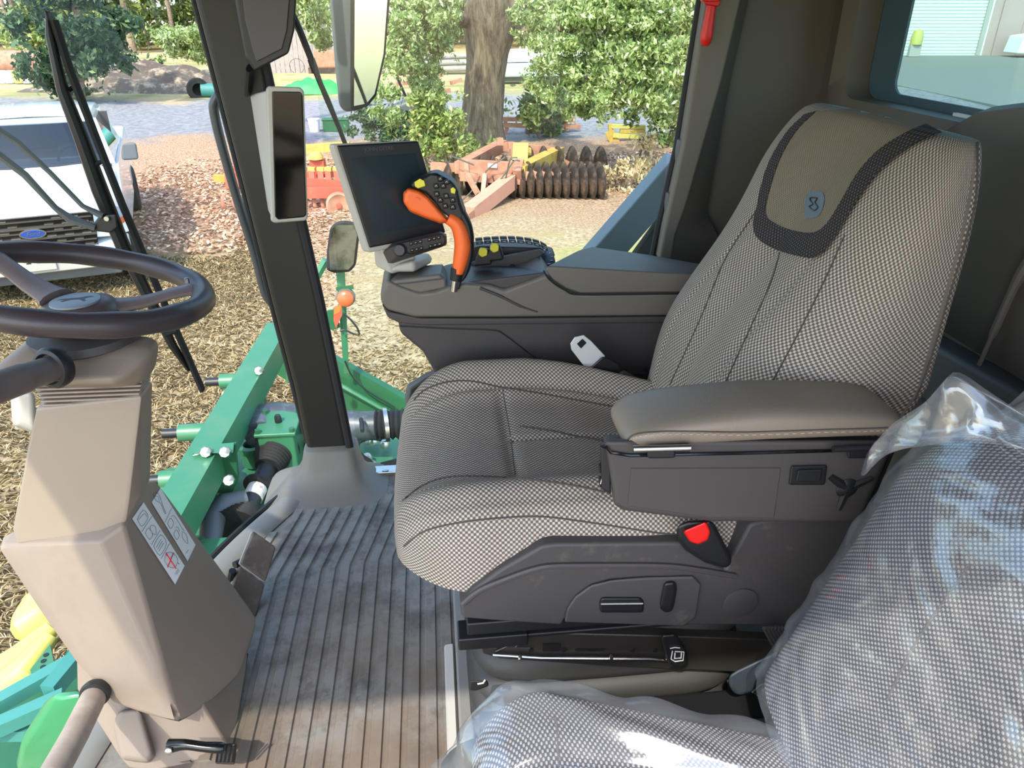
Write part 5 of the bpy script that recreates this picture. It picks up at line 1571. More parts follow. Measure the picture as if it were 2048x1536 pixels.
# marker lamp mast with a small mirror
mast = thing('marker_mast', 'green marker mast with amber lamp, reflector and small scratched mirror', 'mast', at(690, 745, y=5.0))
my = 4.9
build('post', hull(ay(my, [(672, 545), (690, 545), (697, 700), (698, 745), (688, 748), (683, 690)])+ay(my+.03, [(672, 545), (690, 545), (697, 700), (698, 745), (688, 748), (683, 690)])), M['green'], mast, smooth=False)
build('brace', tube(ay(my+.05, [(652, 520), (618, 580), (575, 655)]), .03, 6), M['green'], mast)
build('mirror_case', hull(ay(my-.10, [(672, 444), (690, 440), (714, 446), (719, 470), (712, 530), (700, 544), (668, 546), (652, 540), (654, 500), (660, 455)])+ay(my-.03, [(672, 444), (690, 440), (714, 446), (719, 470), (712, 530), (700, 544), (668, 546), (652, 540), (654, 500), (660, 455)])), M['rubber'], mast, bevel=.02)
build('mirror_glass', hull(ay(my-.112, [(674, 450), (708, 450), (714, 470), (707, 528), (697, 539), (660, 540), (658, 500), (664, 458)])+ay(my-.10, [(674, 450), (708, 450), (714, 470), (707, 528), (697, 539), (660, 540), (658, 500), (664, 458)])), M['mirror2'], mast, smooth=False, label='scratched mirror glass')
lm = build('lamp_bracket', hull(ay(my-.04, [(672, 574), (706, 570), (708, 578), (672, 582)])+ay(my+.05, [(672, 574), (706, 570), (708, 578), (672, 582)])), M['green_dk'], mast, smooth=False)
lc = at(691, 597, y=my-.06)
build('amber_lamp', lathe(lc, (0, -1, .2), [(.055, -.02), (.055, .01), (.045, .02), (.02, .026), (.002, .027)], 24), M['amber'], mast, label='round amber lamp')
build('lamp_rim', lathe(lc+Vector((0, .02, 0)), (0, -1, .2), [(.064, -.02), (.064, .012), (.056, .012)], 24), M['mirror_case'], mast)
build('reflector_plate', prism(ay(my-.04, [(654, 622), (668, 620), (680, 655), (666, 660), (655, 658)]), (0, .02, 0)), M['green_dk'], mast, smooth=False)
rf = build('reflector', prism(ay(my-.07, [(668, 616), (683, 608), (684, 630), (672, 656), (667, 640)]), (0, .01, 0)), plain('red_orange_reflector', '#e8503a', .35), mast, smooth=False, label='red and orange reflector strip')
build('reflector_stripe', prism(ay(my-.073, [(668, 617), (683, 609), (680, 624), (668, 630)]), (0, .004, 0)), M['orange'], rf, smooth=False)
build('cable', tube(smoothpath(ay(my-.05, [(688, 628), (702, 640), (714, 655), (718, 668), (708, 668), (690, 660), (680, 662)]), 4), .007, 6), M['black'], mast)
build('cable', tube(smoothpath(ay(my-.02, [(690, 722), (700, 745), (715, 765), (740, 785), (790, 815)]), 4), .006, 6), M['black'], mast)

# ================================================================== WHITE PICKUP
TR = at(52, 556, z=GROUND)
th = math.radians(18)
tc = Vector((-4.85, 9.4, GROUND))
tk = thing('pickup_truck', 'white pickup truck parked facing the cab, at the left', 'truck', tc, rz=th)
def tb(name, vf, mat, par=None, **k):
    k.setdefault('local', True)
    return build(name, vf, mat, par or tk, **k)
# body: hood, cab, lower front, built as sections across X at stations along Y (front = -Y)
def sec(y, hw, z0, z1, r=.18, n=18, crown=.03):
    out = [Vector((-hw, y, z0))]
    for k in range(n+1):
        t = k/n
        q = PI*(1-t)
        c_, s_ = math.cos(q), math.sin(q)
        out.append(Vector((hw*math.copysign(abs(c_)**.28, c_), y, z0+(z1-z0)*(.35+.65*abs(s_)**.30)+crown*(1-(2*t-1)**2))))
    out.append(Vector((hw, y, z0)))
    return out
tb('hood', loft([sec(-.02, .86, .75, 1.10), sec(.02, .92, .72, 1.20), sec(.15, .97, .7, 1.26), sec(.6, .99, .7, 1.31), sec(1.25, 1.0, .7, 1.36), sec(1.45, 1.0, .7, 1.38)]), M['whitepaint'], angle=60)
tb('cab', loft([[Vector((s_*w_, y, z)) for s_, w_, z in ((-1, 1.0, .5), (-1, 1.0, 1.36), (1, 1.0, 1.36), (1, 1.0, .5))] for y in (1.40, 1.45)]+[[Vector((s_*w_, y, z)) for s_, w_, z in ((-1, 1.0, .5), (-1, 1.0, 1.36), (1, 1.0, 1.36), (1, 1.0, .5))] for y in (3.9,)]), M['whitepaint'])
tb('bed', box(-1.0, 1.0, 3.9, 5.6, .55, 1.35), M['whitepaint'], bevel=.05)
roof = tb('roof', loft([[Vector((s_*.74, 1.95+o, 1.90)), ] if False else [Vector((x_, y_, z_)) for x_, z_ in ((-.78, 1.86), (-.72, 1.93), (-.35, 1.965), (0, 1.975), (.35, 1.965), (.72, 1.93), (.78, 1.86))] for y_, o in ((2.02, 0), (2.3, 0), (3.2, 0), (3.8, 0))]+[], closed=False), M['whitepaint'], solid=.03)
tb('roof_header', hull([Vector((s_*.79, 2.0, 1.85)) for s_ in (-1, 1)]+[Vector((s_*.70, 1.98, 1.93)) for s_ in (-1, 1)]+[Vector((s_*.80, 2.25, 1.86)) for s_ in (-1, 1)]+[Vector((s_*.70, 2.25, 1.955)) for s_ in (-1, 1)]), M['whitepaint'], bevel=.03)
for x_ in (-.52, -.26, 0, .26, .52):
    tb('roof_rib', hull([Vector((x_-.02, y_, 1.955-.10*x_*x_)) for y_ in (2.3, 3.7)]+[Vector((x_+.02, y_, 1.955-.10*x_*x_)) for y_ in (2.3, 3.7)]+[Vector((x_, y_, 1.985-.10*x_*x_)) for y_ in (2.32, 3.7)]), M['printgrey'], roof)
for s_ in (-1, 1):
    tb('front_pillar', beam((s_*.93, 1.42, 1.36), (s_*.78, 2.02, 1.89), .07, .05), M['whitepaint'], smooth=False)
    tb('rear_pillar', hull([Vector((s_*.97, 3.3, 1.35)), Vector((s_*.97, 3.9, 1.35)), Vector((s_*.79, 3.4, 1.88)), Vector((s_*.79, 3.8, 1.88)), Vector((s_*.90, 3.3, 1.35)), Vector((s_*.90, 3.9, 1.35)), Vector((s_*.72, 3.4, 1.88)), Vector((s_*.72, 3.8, 1.88))]), M['whitepaint'], smooth=False)
    tb('side_window', prism([(s_*.96, 1.50, 1.38), (s_*.79, 2.08, 1.86), (s_*.79, 3.4, 1.86), (s_*.96, 3.4, 1.38)], (s_*-.01, 0, 0)), M['carglass'], smooth=False)
    w_ = tb('wheel', lathe((s_*.90, .75, .40), (s_, 0, 0), [(.05, -.14), (.34, -.14), (.40, -.10), (.40, .10), (.34, .13), (.24, .12), (.20, .06), (.05, .08)], 32), M['tyre'])
    tb('wheel', lathe((s_*.90, 4.6, .40), (s_, 0, 0), [(.05, -.14), (.34, -.14), (.40, -.10), (.40, .10), (.34, .13), (.24, .12), (.20, .06), (.05, .08)], 32), M['tyre'])
    tb('fender', hull([Vector((s_*.78, -.02, .72)), Vector((s_*1.02, .12, .72)), Vector((s_*1.04, .5, .85)), Vector((s_*1.02, 1.4, .6)), Vector((s_*.80, 0, .99)), Vector((s_*1.0, .14, 1.02)), Vector((s_*1.02, .5, 1.14)), Vector((s_*1.0, 1.4, 1.30))]), M['whitepaint'], bevel=.04)
    hl = tb('headlight', hull([Vector((s_*.66, -.07, .83)), Vector((s_*.92, -.02, .83)), Vector((s_*1.0, .10, .86)), Vector((s_*.98, .12, 1.06)), Vector((s_*.9, -.01, 1.10)), Vector((s_*.68, -.06, 1.08))]), plain('headlamp_lens', '#8fa3b5', .1, coat=1), bevel=.01)
    tb('indicator', hull([Vector((s_*.93, -.035, .84)), Vector((s_*1.01, .09, .87)), Vector((s_*1.0, .10, .94)), Vector((s_*.93, -.035, .92))]), M['amber'], hl)
    tb('door_mirror', hull([Vector((s_*1.05, 1.5, 1.38)), Vector((s_*1.27, 1.48, 1.38)), Vector((s_*1.28, 1.50, 1.62)), Vector((s_*1.08, 1.5, 1.62)), Vector((s_*1.06, 1.6, 1.40)), Vector((s_*1.26, 1.6, 1.40)), Vector((s_*1.24, 1.6, 1.60))]), M['mirror_case'], bevel=.03)
    tb('tow_hook', tube([(s_*.55, -.18, .50), (s_*.62, -.20, .48), (s_*.68, -.18, .50)], .02, 8), M['chrome'])
    tb('fog_lamp', lathe((s_*.60, -.17, .50), (0, -1, 0), [(.06, -.03), (.06, .01), (.05, .0)], 14), M['black'])
ws = tb('windscreen', loft([[Vector((x_*w_, y_-.10*(1-x_*x_), z_)) for x_ in np.linspace(-1, 1, 13)] for w_, y_, z_ in ((.91, 1.40, 1.37), (.85, 1.66, 1.61), (.77, 2.0, 1.87))], closed=False, cap=False), M['carglass'])
tb('wiper', tube([(.1, 1.30, 1.40), (.75, 1.34, 1.43)], .012, 5), M['black'])
tb('wiper', tube([(-.75, 1.34, 1.43), (-.1, 1.30, 1.40)], .012, 5), M['black'])
tb('cowl', box(-.92, .92, 1.25, 1.42, 1.345, 1.375), M['black'], smooth=False)
tb('dashboard', box(-.85, .85, 1.45, 1.85, 1.1, 1.36), M['charcoal'], bevel=.05)
tb('paper', hull([Vector((.2, 1.5, 1.365)), Vector((.8, 1.5, 1.365)), Vector((.7, 1.62, 1.375)), Vector((.3, 1.62, 1.375))]), M['white'], smooth=False)
tb('cab_interior', box(-.9, .9, 3.2, 3.3, .7, 1.86), M['charcoal'], smooth=False)
for x_ in (-.42, .42):
    se = tb('front_seat', hull([Vector((x_+a_*.24, 2.35, 1.05)) for a_ in (-1, 1)]+[Vector((x_+a_*.22, 2.5, 1.52)) for a_ in (-1, 1)]+[Vector((x_+a_*.22, 2.62, 1.52)) for a_ in (-1, 1)]+[Vector((x_+a_*.24, 2.5, 1.05)) for a_ in (-1, 1)]), M['lightcloth'], bevel=.05)
    tb('headrest', hull([Vector((x_+a_*.13, 2.5+b_*.1, z_)) for a_ in (-1, 1) for b_ in (0, 1) for z_ in (1.55, 1.72)]), M['charcoal'], se, bevel=.03)
swt = [Vector((.42+.19*math.cos(2*PI*k/32), 1.95+.08*math.sin(2*PI*k/32), 1.36+.17*math.sin(2*PI*k/32))) for k in range(32)]
tb('cab_steering_wheel', tube(swt, .018, 8, closed=True), M['black'])
# grille
gr_ = tb('grille', hull([Vector((x_, -.05, z_)) for x_, z_ in ((-.66, .68), (-.70, 1.05), (.70, 1.05), (.66, .68), (-.5, .6), (.5, .6))]+[Vector((x_, 0, z_)) for x_, z_ in ((-.66, .68), (-.70, 1.05), (.70, 1.05), (.66, .68))]), M['gloss'], smooth=False)
tb('hood_lip', box(-.72, .72, -.07, .0, 1.06, 1.13), M['whitepaint'], bevel=.02)
for z_ in (.66, .73, .80, .87, .94, 1.01):
    tb('grille_slat', box(-.66, .66, -.075, -.05, z_-.008, z_+.008), M['darksteel'], gr_, smooth=False)
    for k in range(7):
        x_ = -.57+k*.19+(.09 if int(z_*100) % 2 else 0)
        if abs(x_) > .15 and abs(x_) < .62:
            tb('grille_cell', box(x_-.05, x_+.05, -.078, -.06, z_+.012, z_+.024), M['chrome'], gr_, smooth=False)
for z_ in (.80, .93):
    tb('grille_bar', box(-.67, .67, -.085, -.05, z_-.014, z_+.014), M['darksteel'], gr_, smooth=False)
def oval(rx, rz, y0, y1, cz=.865):
    r_ = [[Vector((rx*math.cos(2*PI*k/32), y, cz+rz*math.sin(2*PI*k/32))) for k in range(32)] for y in (y1, y0)]
    return loft(r_)
bd_ = tb('badge', oval(.145, .058, -.10, -.08), M['chrome'], label='oval blue badge with script lettering')
tb('badge_field', oval(.128, .046, -.104, -.10), M['blue'], bd_)
cu = bpy.data.curves.new('badge_word', 'FONT')
cu.body = 'Ford'
cu.size = .075
cu.shear = .35
cu.extrude = .001
cu.align_x = cu.align_y = 'CENTER'
tmp = bpy.data.objects.new('t', cu)
C.objects.link(tmp)
me = bpy.data.meshes.new_from_object(tmp.evaluated_get(bpy.context.evaluated_depsgraph_get()))
bpy.data.objects.remove(tmp)
me.transform(Matrix.Translation((0, -.1055, .865)) @ Matrix.Rotation(PI/2, 4, 'X'))
me.materials.append(M['chrome'])
bw = bpy.data.objects.new('badge_word', me)
C.objects.link(bw)
bw.parent = bd_
tb('bumper', hull([Vector((x_, y_, z_)) for x_, y_, z_ in ((-.98, .02, .44), (-.7, -.16, .42), (.7, -.16, .42), (.98, .02, .44), (-1.0, .05, .66), (-.7, -.18, .64), (.7, -.18, .64), (1.0, .05, .66), (-1.0, .3, .5), (1.0, .3, .5), (-1.0, .3, .68), (1.0, .3, .68))]), M['whitepaint'], bevel=.03)
tb('bumper_shield', box(-.62, .62, -.20, -.1, .40, .52), M['lightgrey'], bevel=.02)
tb('air_dam', hull([Vector((x_, y_, z_)) for x_ in (-.85, .85) for y_, z_ in ((-.08, .26), (.2, .26), (-.12, .40), (.2, .40))]), M['mirror_case'], bevel=.02)
pb_ = tb('plate_holder', box(-.17, .17, -.225, -.20, .44, .60), M['lightgrey'], bevel=.008)
for x_ in (-.11, 0, .11):
    tb('plate_slot', box(x_-.025, x_+.025, -.228, -.224, .54, .555), M['black'], pb_, smooth=False)

# ================================================================== OLD DISC HARROW
def Y3(y, *pts):
    return [at(p[0], p[1], y=(p[2] if len(p) > 2 else y)) for p in pts]
dh = thing('disc_harrow', 'weathered red and pink disc harrow standing in leaves beyond the window', 'harrow', at(1050, 395, z=GROUND))
def db(name, a_, b_, w_, h_, mat='rust', par=None, up=(0, 0, 1)):
    return build(name, beam(a_, b_, w_, h_, up), M[mat], par or dh, smooth=False)
tng = db('tongue', at(1022, 362, y=14.0), at(938, 428, y=12.7), .24, .26, 'pinkbeam')
db('tongue_end', at(940, 427, y=12.68), at(930, 436, y=12.55), .20, .18, 'rust')
db('front_beam', at(1045, 350, y=14.1), at(1196, 353, y=14.1), .22, .17, 'pinkbeam')
db('rear_beam', at(1110, 325, y=15.8), at(1192, 336, y=15.6), .18, .14, 'rust')
db('cross_beam', at(1038, 345, y=14.0), at(1118, 305, y=16.2), .24, .24, 'ylwold')
db('cross_beam', at(920, 336, y=14.3), at(1005, 290, y=16.6), .22, .22, 'rust')
db('rear_frame', at(1000, 292, y=16.4), at(1112, 302, y=16.2), .2, .18, 'rust')
fb = db('front_frame', at(918, 336, y=14.1), at(1045, 342, y=14.1), .20, .30, 'rust')
build('label_plate', prism(Y3(13.96, (976, 327), (994, 328), (994, 336), (976, 335)), (0, .02, 0)), M['white'], fb, smooth=False)
db('lower_frame', at(920, 352, y=14.0), at(1045, 360, y=14.0), .12, .16, 'rust')
db('left_beam', at(862, 332, y=14.6), at(920, 336, y=14.5), .14, .14, 'rust')
db('brace', at(933, 348, y=13.95), at(956, 388, y=13.7), .08, .08, 'rust')
db('stand_leg', at(970, 350, y=13.9), at(966, 388, y=13.6), .08, .10, 'pinkbeam')
db('frame_post', at(932, 322, y=14.0), at(934, 352, y=14.0), .06, .08, 'pinkbeam')
db('hitch_post', at(1034, 350, y=13.9), at(1040, 325, y=14.2), .16, .2, 'rust')
for u, v in ((1022, 284), (1045, 286), (1056, 296), (1000, 276), (1026, 298)):
    db('valve_lug', at(u, v+14, y=15.2), at(u, v, y=15.2), .12, .12, 'ylwold' if u > 1030 else 'rust')
db('hitch_plate', at(1040, 322, y=14.8), at(1042, 288, y=15.0), .30, .10, 'ylwold')
for pts in ([(985, 352), (995, 375), (1010, 360), (1020, 320), (1035, 315)], [(1000, 360), (1012, 345), (1028, 322), (1040, 322)], [(925, 400), (945, 380), (960, 352)], [(948, 330), (900, 312), (905, 325)], [(970, 345), (985, 330), (1010, 315)]):
    build('hydraulic_hose', tube(smoothpath(Y3(13.8, *pts), 4), .014, 5), M['darksteel'], dh)
ax0, ax1 = at(1012, 385, y=14.2), at(1186, 388, y=14.0)
ax0.z = ax1.z = GROUND+.33
build('gang_axle', tube([ax0, ax1], .05, 10), M['discsteel'], dh)
DISC = None
for k in range(11):
    c_ = ax0.lerp(ax1, k/10)
    if DISC is None:
        DISC = build('disc_blade', lathe(c_, (1, .18, 0), [(.002, .0), (.12, .0), (.24, .03), (.38, .10), (.385, .10), (.24, .022), (.12, -.012), (.002, -.012)], 28), M['discsteel'], dh)
        c0_ = c_.copy()
    else:
        inst(DISC, 'disc_blade', dh, c_-c0_)
for k in range(5):
    c_ = ax0.lerp(ax1, .08+k*.215)
    tp = at(1060+k*32, 352, y=14.1)
    db('disc_hanger', Vector((c_.x, c_.y-.05, c_.z)), Vector((c_.x, 14.1, at(1100, 352, y=14.1).z)), .05, .12, 'pinkbeam')
    db('beam_clamp', Vector((c_.x, 13.97, at(1100, 344, y=14).z)), Vector((c_.x+.1, 13.97, at(1100, 362, y=14).z)), .03, .03, 'rust')
bx0, bx1 = at(885, 378, y=14.6), at(1000, 384, y=14.9)
bx0.z = bx1.z = GROUND+.33
for k in range(6):
    inst(DISC, 'disc_blade', dh, bx0.lerp(bx1, k/5)-c0_)
rx0, rx1 = at(1050, 375, y=15.9), at(1190, 375, y=15.7)
for k in range(6):
    c_ = rx0.lerp(rx1, k/5)
    c_.z = GROUND+.33
    inst(DISC, 'disc_blade', dh, c_-c0_, (0, 0, 0))
db('rear_axle', Vector((rx0.x, rx0.y, GROUND+.33)), Vector((rx1.x, rx1.y, GROUND+.33)), .08, .08, 'discsteel')

# red and yellow tiller to the left of the monitor
rt_ = thing('red_cultivator', 'red and yellow cultivator with curved tines partly behind the front post', 'cultivator', at(600, 430, z=GROUND))
def rb(name, a_, b_, w_, h_, mat='redpaint'):
    return build(name, beam(a_, b_, w_, h_), M[mat], rt_, smooth=False)
rb('tool_bar', at(428, 356, y=14.3), at(560, 362, y=14.3), .12, .12, 'ylwold')
rb('top_bar', at(612, 298, y=15.2), at(700, 292, y=15.2), .12, .16, 'ylwold')
rb('main_frame', at(455, 350, y=14.2), at(700, 372, y=14.0), .16, .14)
rb('main_frame', at(600, 350, y=14.9), at(700, 345, y=14.9), .14, .12)
rb('front_bar', at(600, 385, y=13.8), at(690, 385, y=13.8), .14, .18)
for k, u in enumerate((455, 470, 486, 622, 640, 655, 672)):
    rb('shank_mount', at(u, 338, y=14.2), at(u+4, 378, y=14.1), .10, .12)
    rb('mount_cap', at(u-6, 338, y=14.2), at(u+8, 338, y=14.2), .14, .06, 'ylwold' if k > 2 else 'redpaint')
tn = None
for k, u in enumerate((452, 474, 498, 520, 618, 634, 650, 664)):
    c_ = at(u, 385, y=14.0)
    if tn is None:
        prof_ = [c_, c_+Vector((-.05, -.12, -.08)), c_+Vector((-.04, -.16, -.22)), c_+Vector((0, -.06, -.34)), c_+Vector((.03, .03, c_.z*0-.38))]
        tn = build('curved_tine', tube(smoothpath(prof_, 4), .028, 6, squash=(1, 1.4)), M['rust'], rt_)
        tc_ = c_
    else:
        inst(tn, 'curved_tine', rt_, c_-tc_)
rb('engine_block', at(622, 332, y=14.6), at(650, 332, y=14.6), .3, .25)
build('lamp_dome', lathe(at(632, 318, y=14.5), (0, 0, 1), [(.14, 0), (.14, .05), (.09, .12), (.01, .14)], 14), M['ylwold'], rt_)
wc_ = at(678, 410, y=13.6)
wl_ = build('gauge_wheel', lathe(wc_, (.15, -1, 0), [(.02, -.06), (.20, -.07), (.23, -.05), (.23, .05), (.20, .07), (.13, .03), (.02, .03)], 24), M['rust'], rt_)
build('hub', lathe(wc_+Vector((0, -.04, 0)), (.15, -1, 0), [(.05, 0), (.05, .03), (.01, .035)], 12), M['redpaint'], wl_)

# long pale frame implement further back, and yellow racks at the right
def simple_frame(name, label, cat, y, bars, mats):
    t = thing(name, label, cat, at(bars[0][1][0], bars[0][1][1]+20, y=y))
    for nm_, a_, b_, w_, h_, m_ in bars:
        build(nm_, beam(at(a_[0], a_[1], y=y+(a_[2] if len(a_) > 2 else 0)), at(b_[0], b_[1], y=y+(b_[2] if len(b_) > 2 else 0)), w_, h_), M[m_], t, smooth=False)
    return t
simple_frame('rail_implement', 'low rusty implement with long rails behind the oak trunk', 'farm machine', 23, [
    ('rail', (1000, 238), (1150, 240), .14, .12, 'rust'), ('rail', (1000, 250), (1160, 253), .14, .12, 'rust'), ('cross_member', (1010, 236), (1012, 256), .1, .1, 'rust'), ('cross_member', (1060, 236), (1062, 258), .1, .1, 'rust'),
    ('cross_member', (1130, 238), (1134, 262), .1, .1, 'rust'), ('leg', (1062, 250), (1060, 282), .3, .3, 'pinebark' if False else 'discsteel'), ('leg', (1015, 255), (1008, 272), .1, .1, 'rust')], None)
simple_frame('yellow_implement', 'yellow framed implement in shade near the rear post', 'farm machine', 21, [
    ('rail', (1222, 252), (1290, 254), .12, .10, 'yellowpaint'), ('rail', (1225, 270), (1320, 275), .14, .12, 'yellowpaint'), ('rail', (1240, 262), (1290, 262), .1, .1, 'ylwold'),
    ('side_plate', (1218, 262), (1240, 305), .06, .25, 'ylwold'), ('post', (1220, 248), (1222, 285), .1, .1, 'ylwold'), ('leg', (1285, 272), (1284, 300), .25, .25, 'black'), ('leg', (1318, 275), (1316, 300), .1, .1, 'ylwold')], None)

# ================================================================== TREES
def leaves(n, cen, rad, size, seedv, shape=None, droop=0.0):
    """n small quads scattered in blobs: cen (k,3), rad (k,3)"""
    r = np.random.default_rng(seedv)
    cen, rad = np.array(cen, float), np.array(rad, float)
    wts = (rad[:, 0]*rad[:, 1]*rad[:, 2])**.7
    idx = r.choice(len(cen), n, p=wts/wts.sum())
    d = r.normal(size=(n, 3))
    d /= np.linalg.norm(d, axis=1)[:, None]
    p = cen[idx]+d*rad[idx]*(r.uniform(0, 1, n)**.45)[:, None]
    # clump the leaves on twigs
    tw = r.normal(size=(max(n//25, 1), 3))
    p = p+0
    cell = np.floor(p/(size*9)).astype(int)
    hsh = ((cell[:, 0]*73856093) ^ (cell[:, 1]*19349663) ^ (cell[:, 2]*83492791)) % 1000/1000.
    g_ = (cell+.5)*size*9+(np.stack([hsh, (hsh*7) % 1, (hsh*13) % 1], 1)-.5)*size*9
    p = p+(g_-p)*.85*r.uniform(.2, 1, n)[:, None]+r.normal(size=(n, 3))*size*.8
    e1 = r.normal(size=(n, 3))
    e1 /= np.linalg.norm(e1, axis=1)[:, None]
    e2 = np.cross(e1, r.normal(size=(n, 3)))
    e2 /= np.linalg.norm(e2, axis=1)[:, None]
    e1[:, 2] -= droop
    s = size*r.uniform(.6, 1.4, n)[:, None]
    return np.stack([p-e1*s, p-e2*s*.45, p+e1*s, p+e2*s*.45], 1)

def limb(pts, r0, r1, seg=10):
    P = smoothpath(pts, 5)
    m = len(P)
    rs = [(r0+(r1-r0)*i/(m-1))*(1+.08*math.sin(i*1.9)) for i in range(m)]
    return tube(P, rs, seg)

oak = thing('oak_tree', 'big oak with thick ridged trunk and drooping sunlit branches', 'tree', at(962, 290, z=GROUND))
ob = Vector(at(962, 290, z=GROUND))
TY = ob.y
rings = []
prof_ = [(958, 300, 66), (960, 285, 52), (964, 250, 42), (968, 200, 40), (970, 150, 39), (974, 110, 41), (978, 80, 46), (980, 50, 52), (983, 20, 60), (985, -10, 66), (990, -40, 60)]
for (u, v, hw_) in prof_:
    c_ = at(u, v, y=TY)
    e_ = at(u+hw_, v, y=TY)
    rr_ = (e_-c_).length
    rings.append([c_+Vector((math.cos(q)*rr_*(1+.06*math.sin(q*7+v*.02)+.04*math.sin(q*3)), math.sin(q)*rr_*(1+.06*math.sin(q*7)), 0)) for q in [2*PI*k/36 for k in range(36)]])
trunk = build('trunk', loft(rings), M['bark'], oak, angle=180)
def ob_(y, *pts):
    return [at(p[0], p[1], y=TY+(p[2] if len(p) > 2 else y)) for p in pts]
LB = [(ob_(0, (1000, 20), (1040, 60), (1090, 80, -1), (1125, 72, -2), (1160, 40, -2.5), (1180, -10, -3)), .20, .08),
      (ob_(0, (985, 60), (940, 45), (912, 35, -1), (905, 28, -1.1)), .22, .10),
      (ob_(0, (1010, 10), (1060, -10), (1100, -40)), .4, .25), (ob_(0, (960, 0), (900, -30), (840, -50)), .4, .25),
      (ob_(-3, (1150, -30), (1128, 30), (1126, 72), (1132, 88)), .08, .04), (ob_(-3, (1145, 20), (1175, 45), (1180, 75)), .06, .03),
      (ob_(-4, (1175, 60), (1210, 50), (1260, 35), (1290, 20)), .05, .03), (ob_(-5, (1290, -20), (1215, 45), (1240, 80), (1250, 120)), .05, .02),
      (ob_(-5, (1205, -10), (1218, 45), (1190, 90)), .04, .02), (ob_(-2, (1085, 120), (1110, 75), (1126, 70)), .05, .03),
      (ob_(-3, (840, -20), (800, 40), (770, 90), (740, 150)), .07, .02), (ob_(-5, (1300, 0), (1310, 80), (1330, 160)), .05, .015),
      (ob_(-2, (1060, 120), (1120, 150), (1200, 180)), .03, .012)]
for P_, r0, r1 in LB:
    build('limb', limb(P_, r0, r1, 8), M['bark'], oak, angle=180)
blobs, rad = [], []
def blob(u, v, y, ru, rv, ry):
    c_ = at(u, v, y=y)
    blobs.append(c_)
    rad.append(((at(u+ru, v, y=y)-c_).length, ry, (at(u, v+rv, y=y)-c_).length))
for a_ in [(820, 40, 17, 60, 50, 1.5), (800, 110, 17, 50, 45, 1.2), (850, 160, 17, 28, 40, .8), (770, 190, 16, 22, 40, .6), (785, 230, 16, 20, 22, .5), (870, 60, 18, 40, 60, 1), (840, 0, 18, 90, 40, 2), (870, 210, 17, 22, 25, .5),
           (1090, 20, 18, 60, 40, 1.2), (1180, 30, 16, 80, 50, 1.5), (1280, 40, 15, 80, 70, 1.5), (1340, 110, 14, 60, 70, 1.2), (1260, 130, 15, 70, 60, 1.2), (1160, 140, 16, 70, 50, 1.2), (1110, 110, 16, 45, 40, 1),
           (1220, 190, 15, 60, 35, 1), (1310, 190, 14.5, 60, 40, 1), (1130, 190, 16, 45, 30, .8), (1080, 165, 17, 30, 30, .6), (1360, 20, 14, 60, 50, 1.2), (1240, 0, 16, 120, 40, 2), (1350, 210, 14, 35, 35, .8),
           (1175, 215, 16, 30, 22, .6), (1070, 60, 18, 35, 45, .8)]:
    blob(*a_)
polys('foliage', leaves(120000, blobs, rad, .048, 11, droop=.3), M['leaf'], oak)
# second drooping tree, left of the outside mirror
oak2 = thing('leafy_tree', 'pale green leafy branch tree reaching in between the front post and mirror', 'tree', at(560, 150, z=GROUND))
blobs, rad = [], []
for a_ in [(630, 30, 19, 32, 40, 1), (640, 70, 19, 24, 26, .8), (620, 0, 19, 40, 25, 1), (380, 80, 21, 50, 28, 1), (365, 105, 21, 35, 16, .8), (350, 70, 21, 40, 14, .8), (405, 110, 21, 22, 22, .6), (470, 60, 20, 60, 40, 1)]:
    blob(*a_)
polys('foliage', leaves(22000, blobs, rad, .05, 12, droop=.3), M['leaf'], oak2)
for P_, r0, r1 in [([at(300, 75, y=21), at(340, 68, y=21), at(380, 62, y=21), at(430, 50, y=21)], .02, .05), ([at(325, 95, y=21), at(370, 92, y=21), at(420, 60, y=21)], .015, .04), ([at(600, -30, y=19.5), at(625, 20, y=19.2), at(640, 80, y=19)], .06, .02)]:
    build('limb', limb(P_, r0, r1, 6), M['bark'], oak2)
tp_ = at(620, 250, z=GROUND)
build('trunk', limb([Vector((-5.0, 24, GROUND)), Vector((-5.0, 24, 2)), Vector((-4.9, 24, 6))], .25, .2), M['bark'], oak2)

# the dark bushy pine at the left
pine = thing('bushy_pine', 'dark bushy young pine behind the wiper at the left', 'tree', at(160, 200, z=GROUND))
py_ = 32
build('trunk', limb([at(160, 215, y=py_), at(156, 100, y=py_), at(150, -60, y=py_)], .22, .12), M['pinebark'], pine)
blobs, rad = [], []
for k in range(46):
    v = random.uniform(-60, 190)
    spread = 95 if v < 100 else 60
    u = 150+random.uniform(-1, 1)*spread*(1 if v < 120 else .8)
    blob(u, v, py_+random.uniform(-1.5, 1.5), 26, 16, .6)
polys('foliage', leaves(20000, blobs, rad, .14, 13), M['needles'], pine)

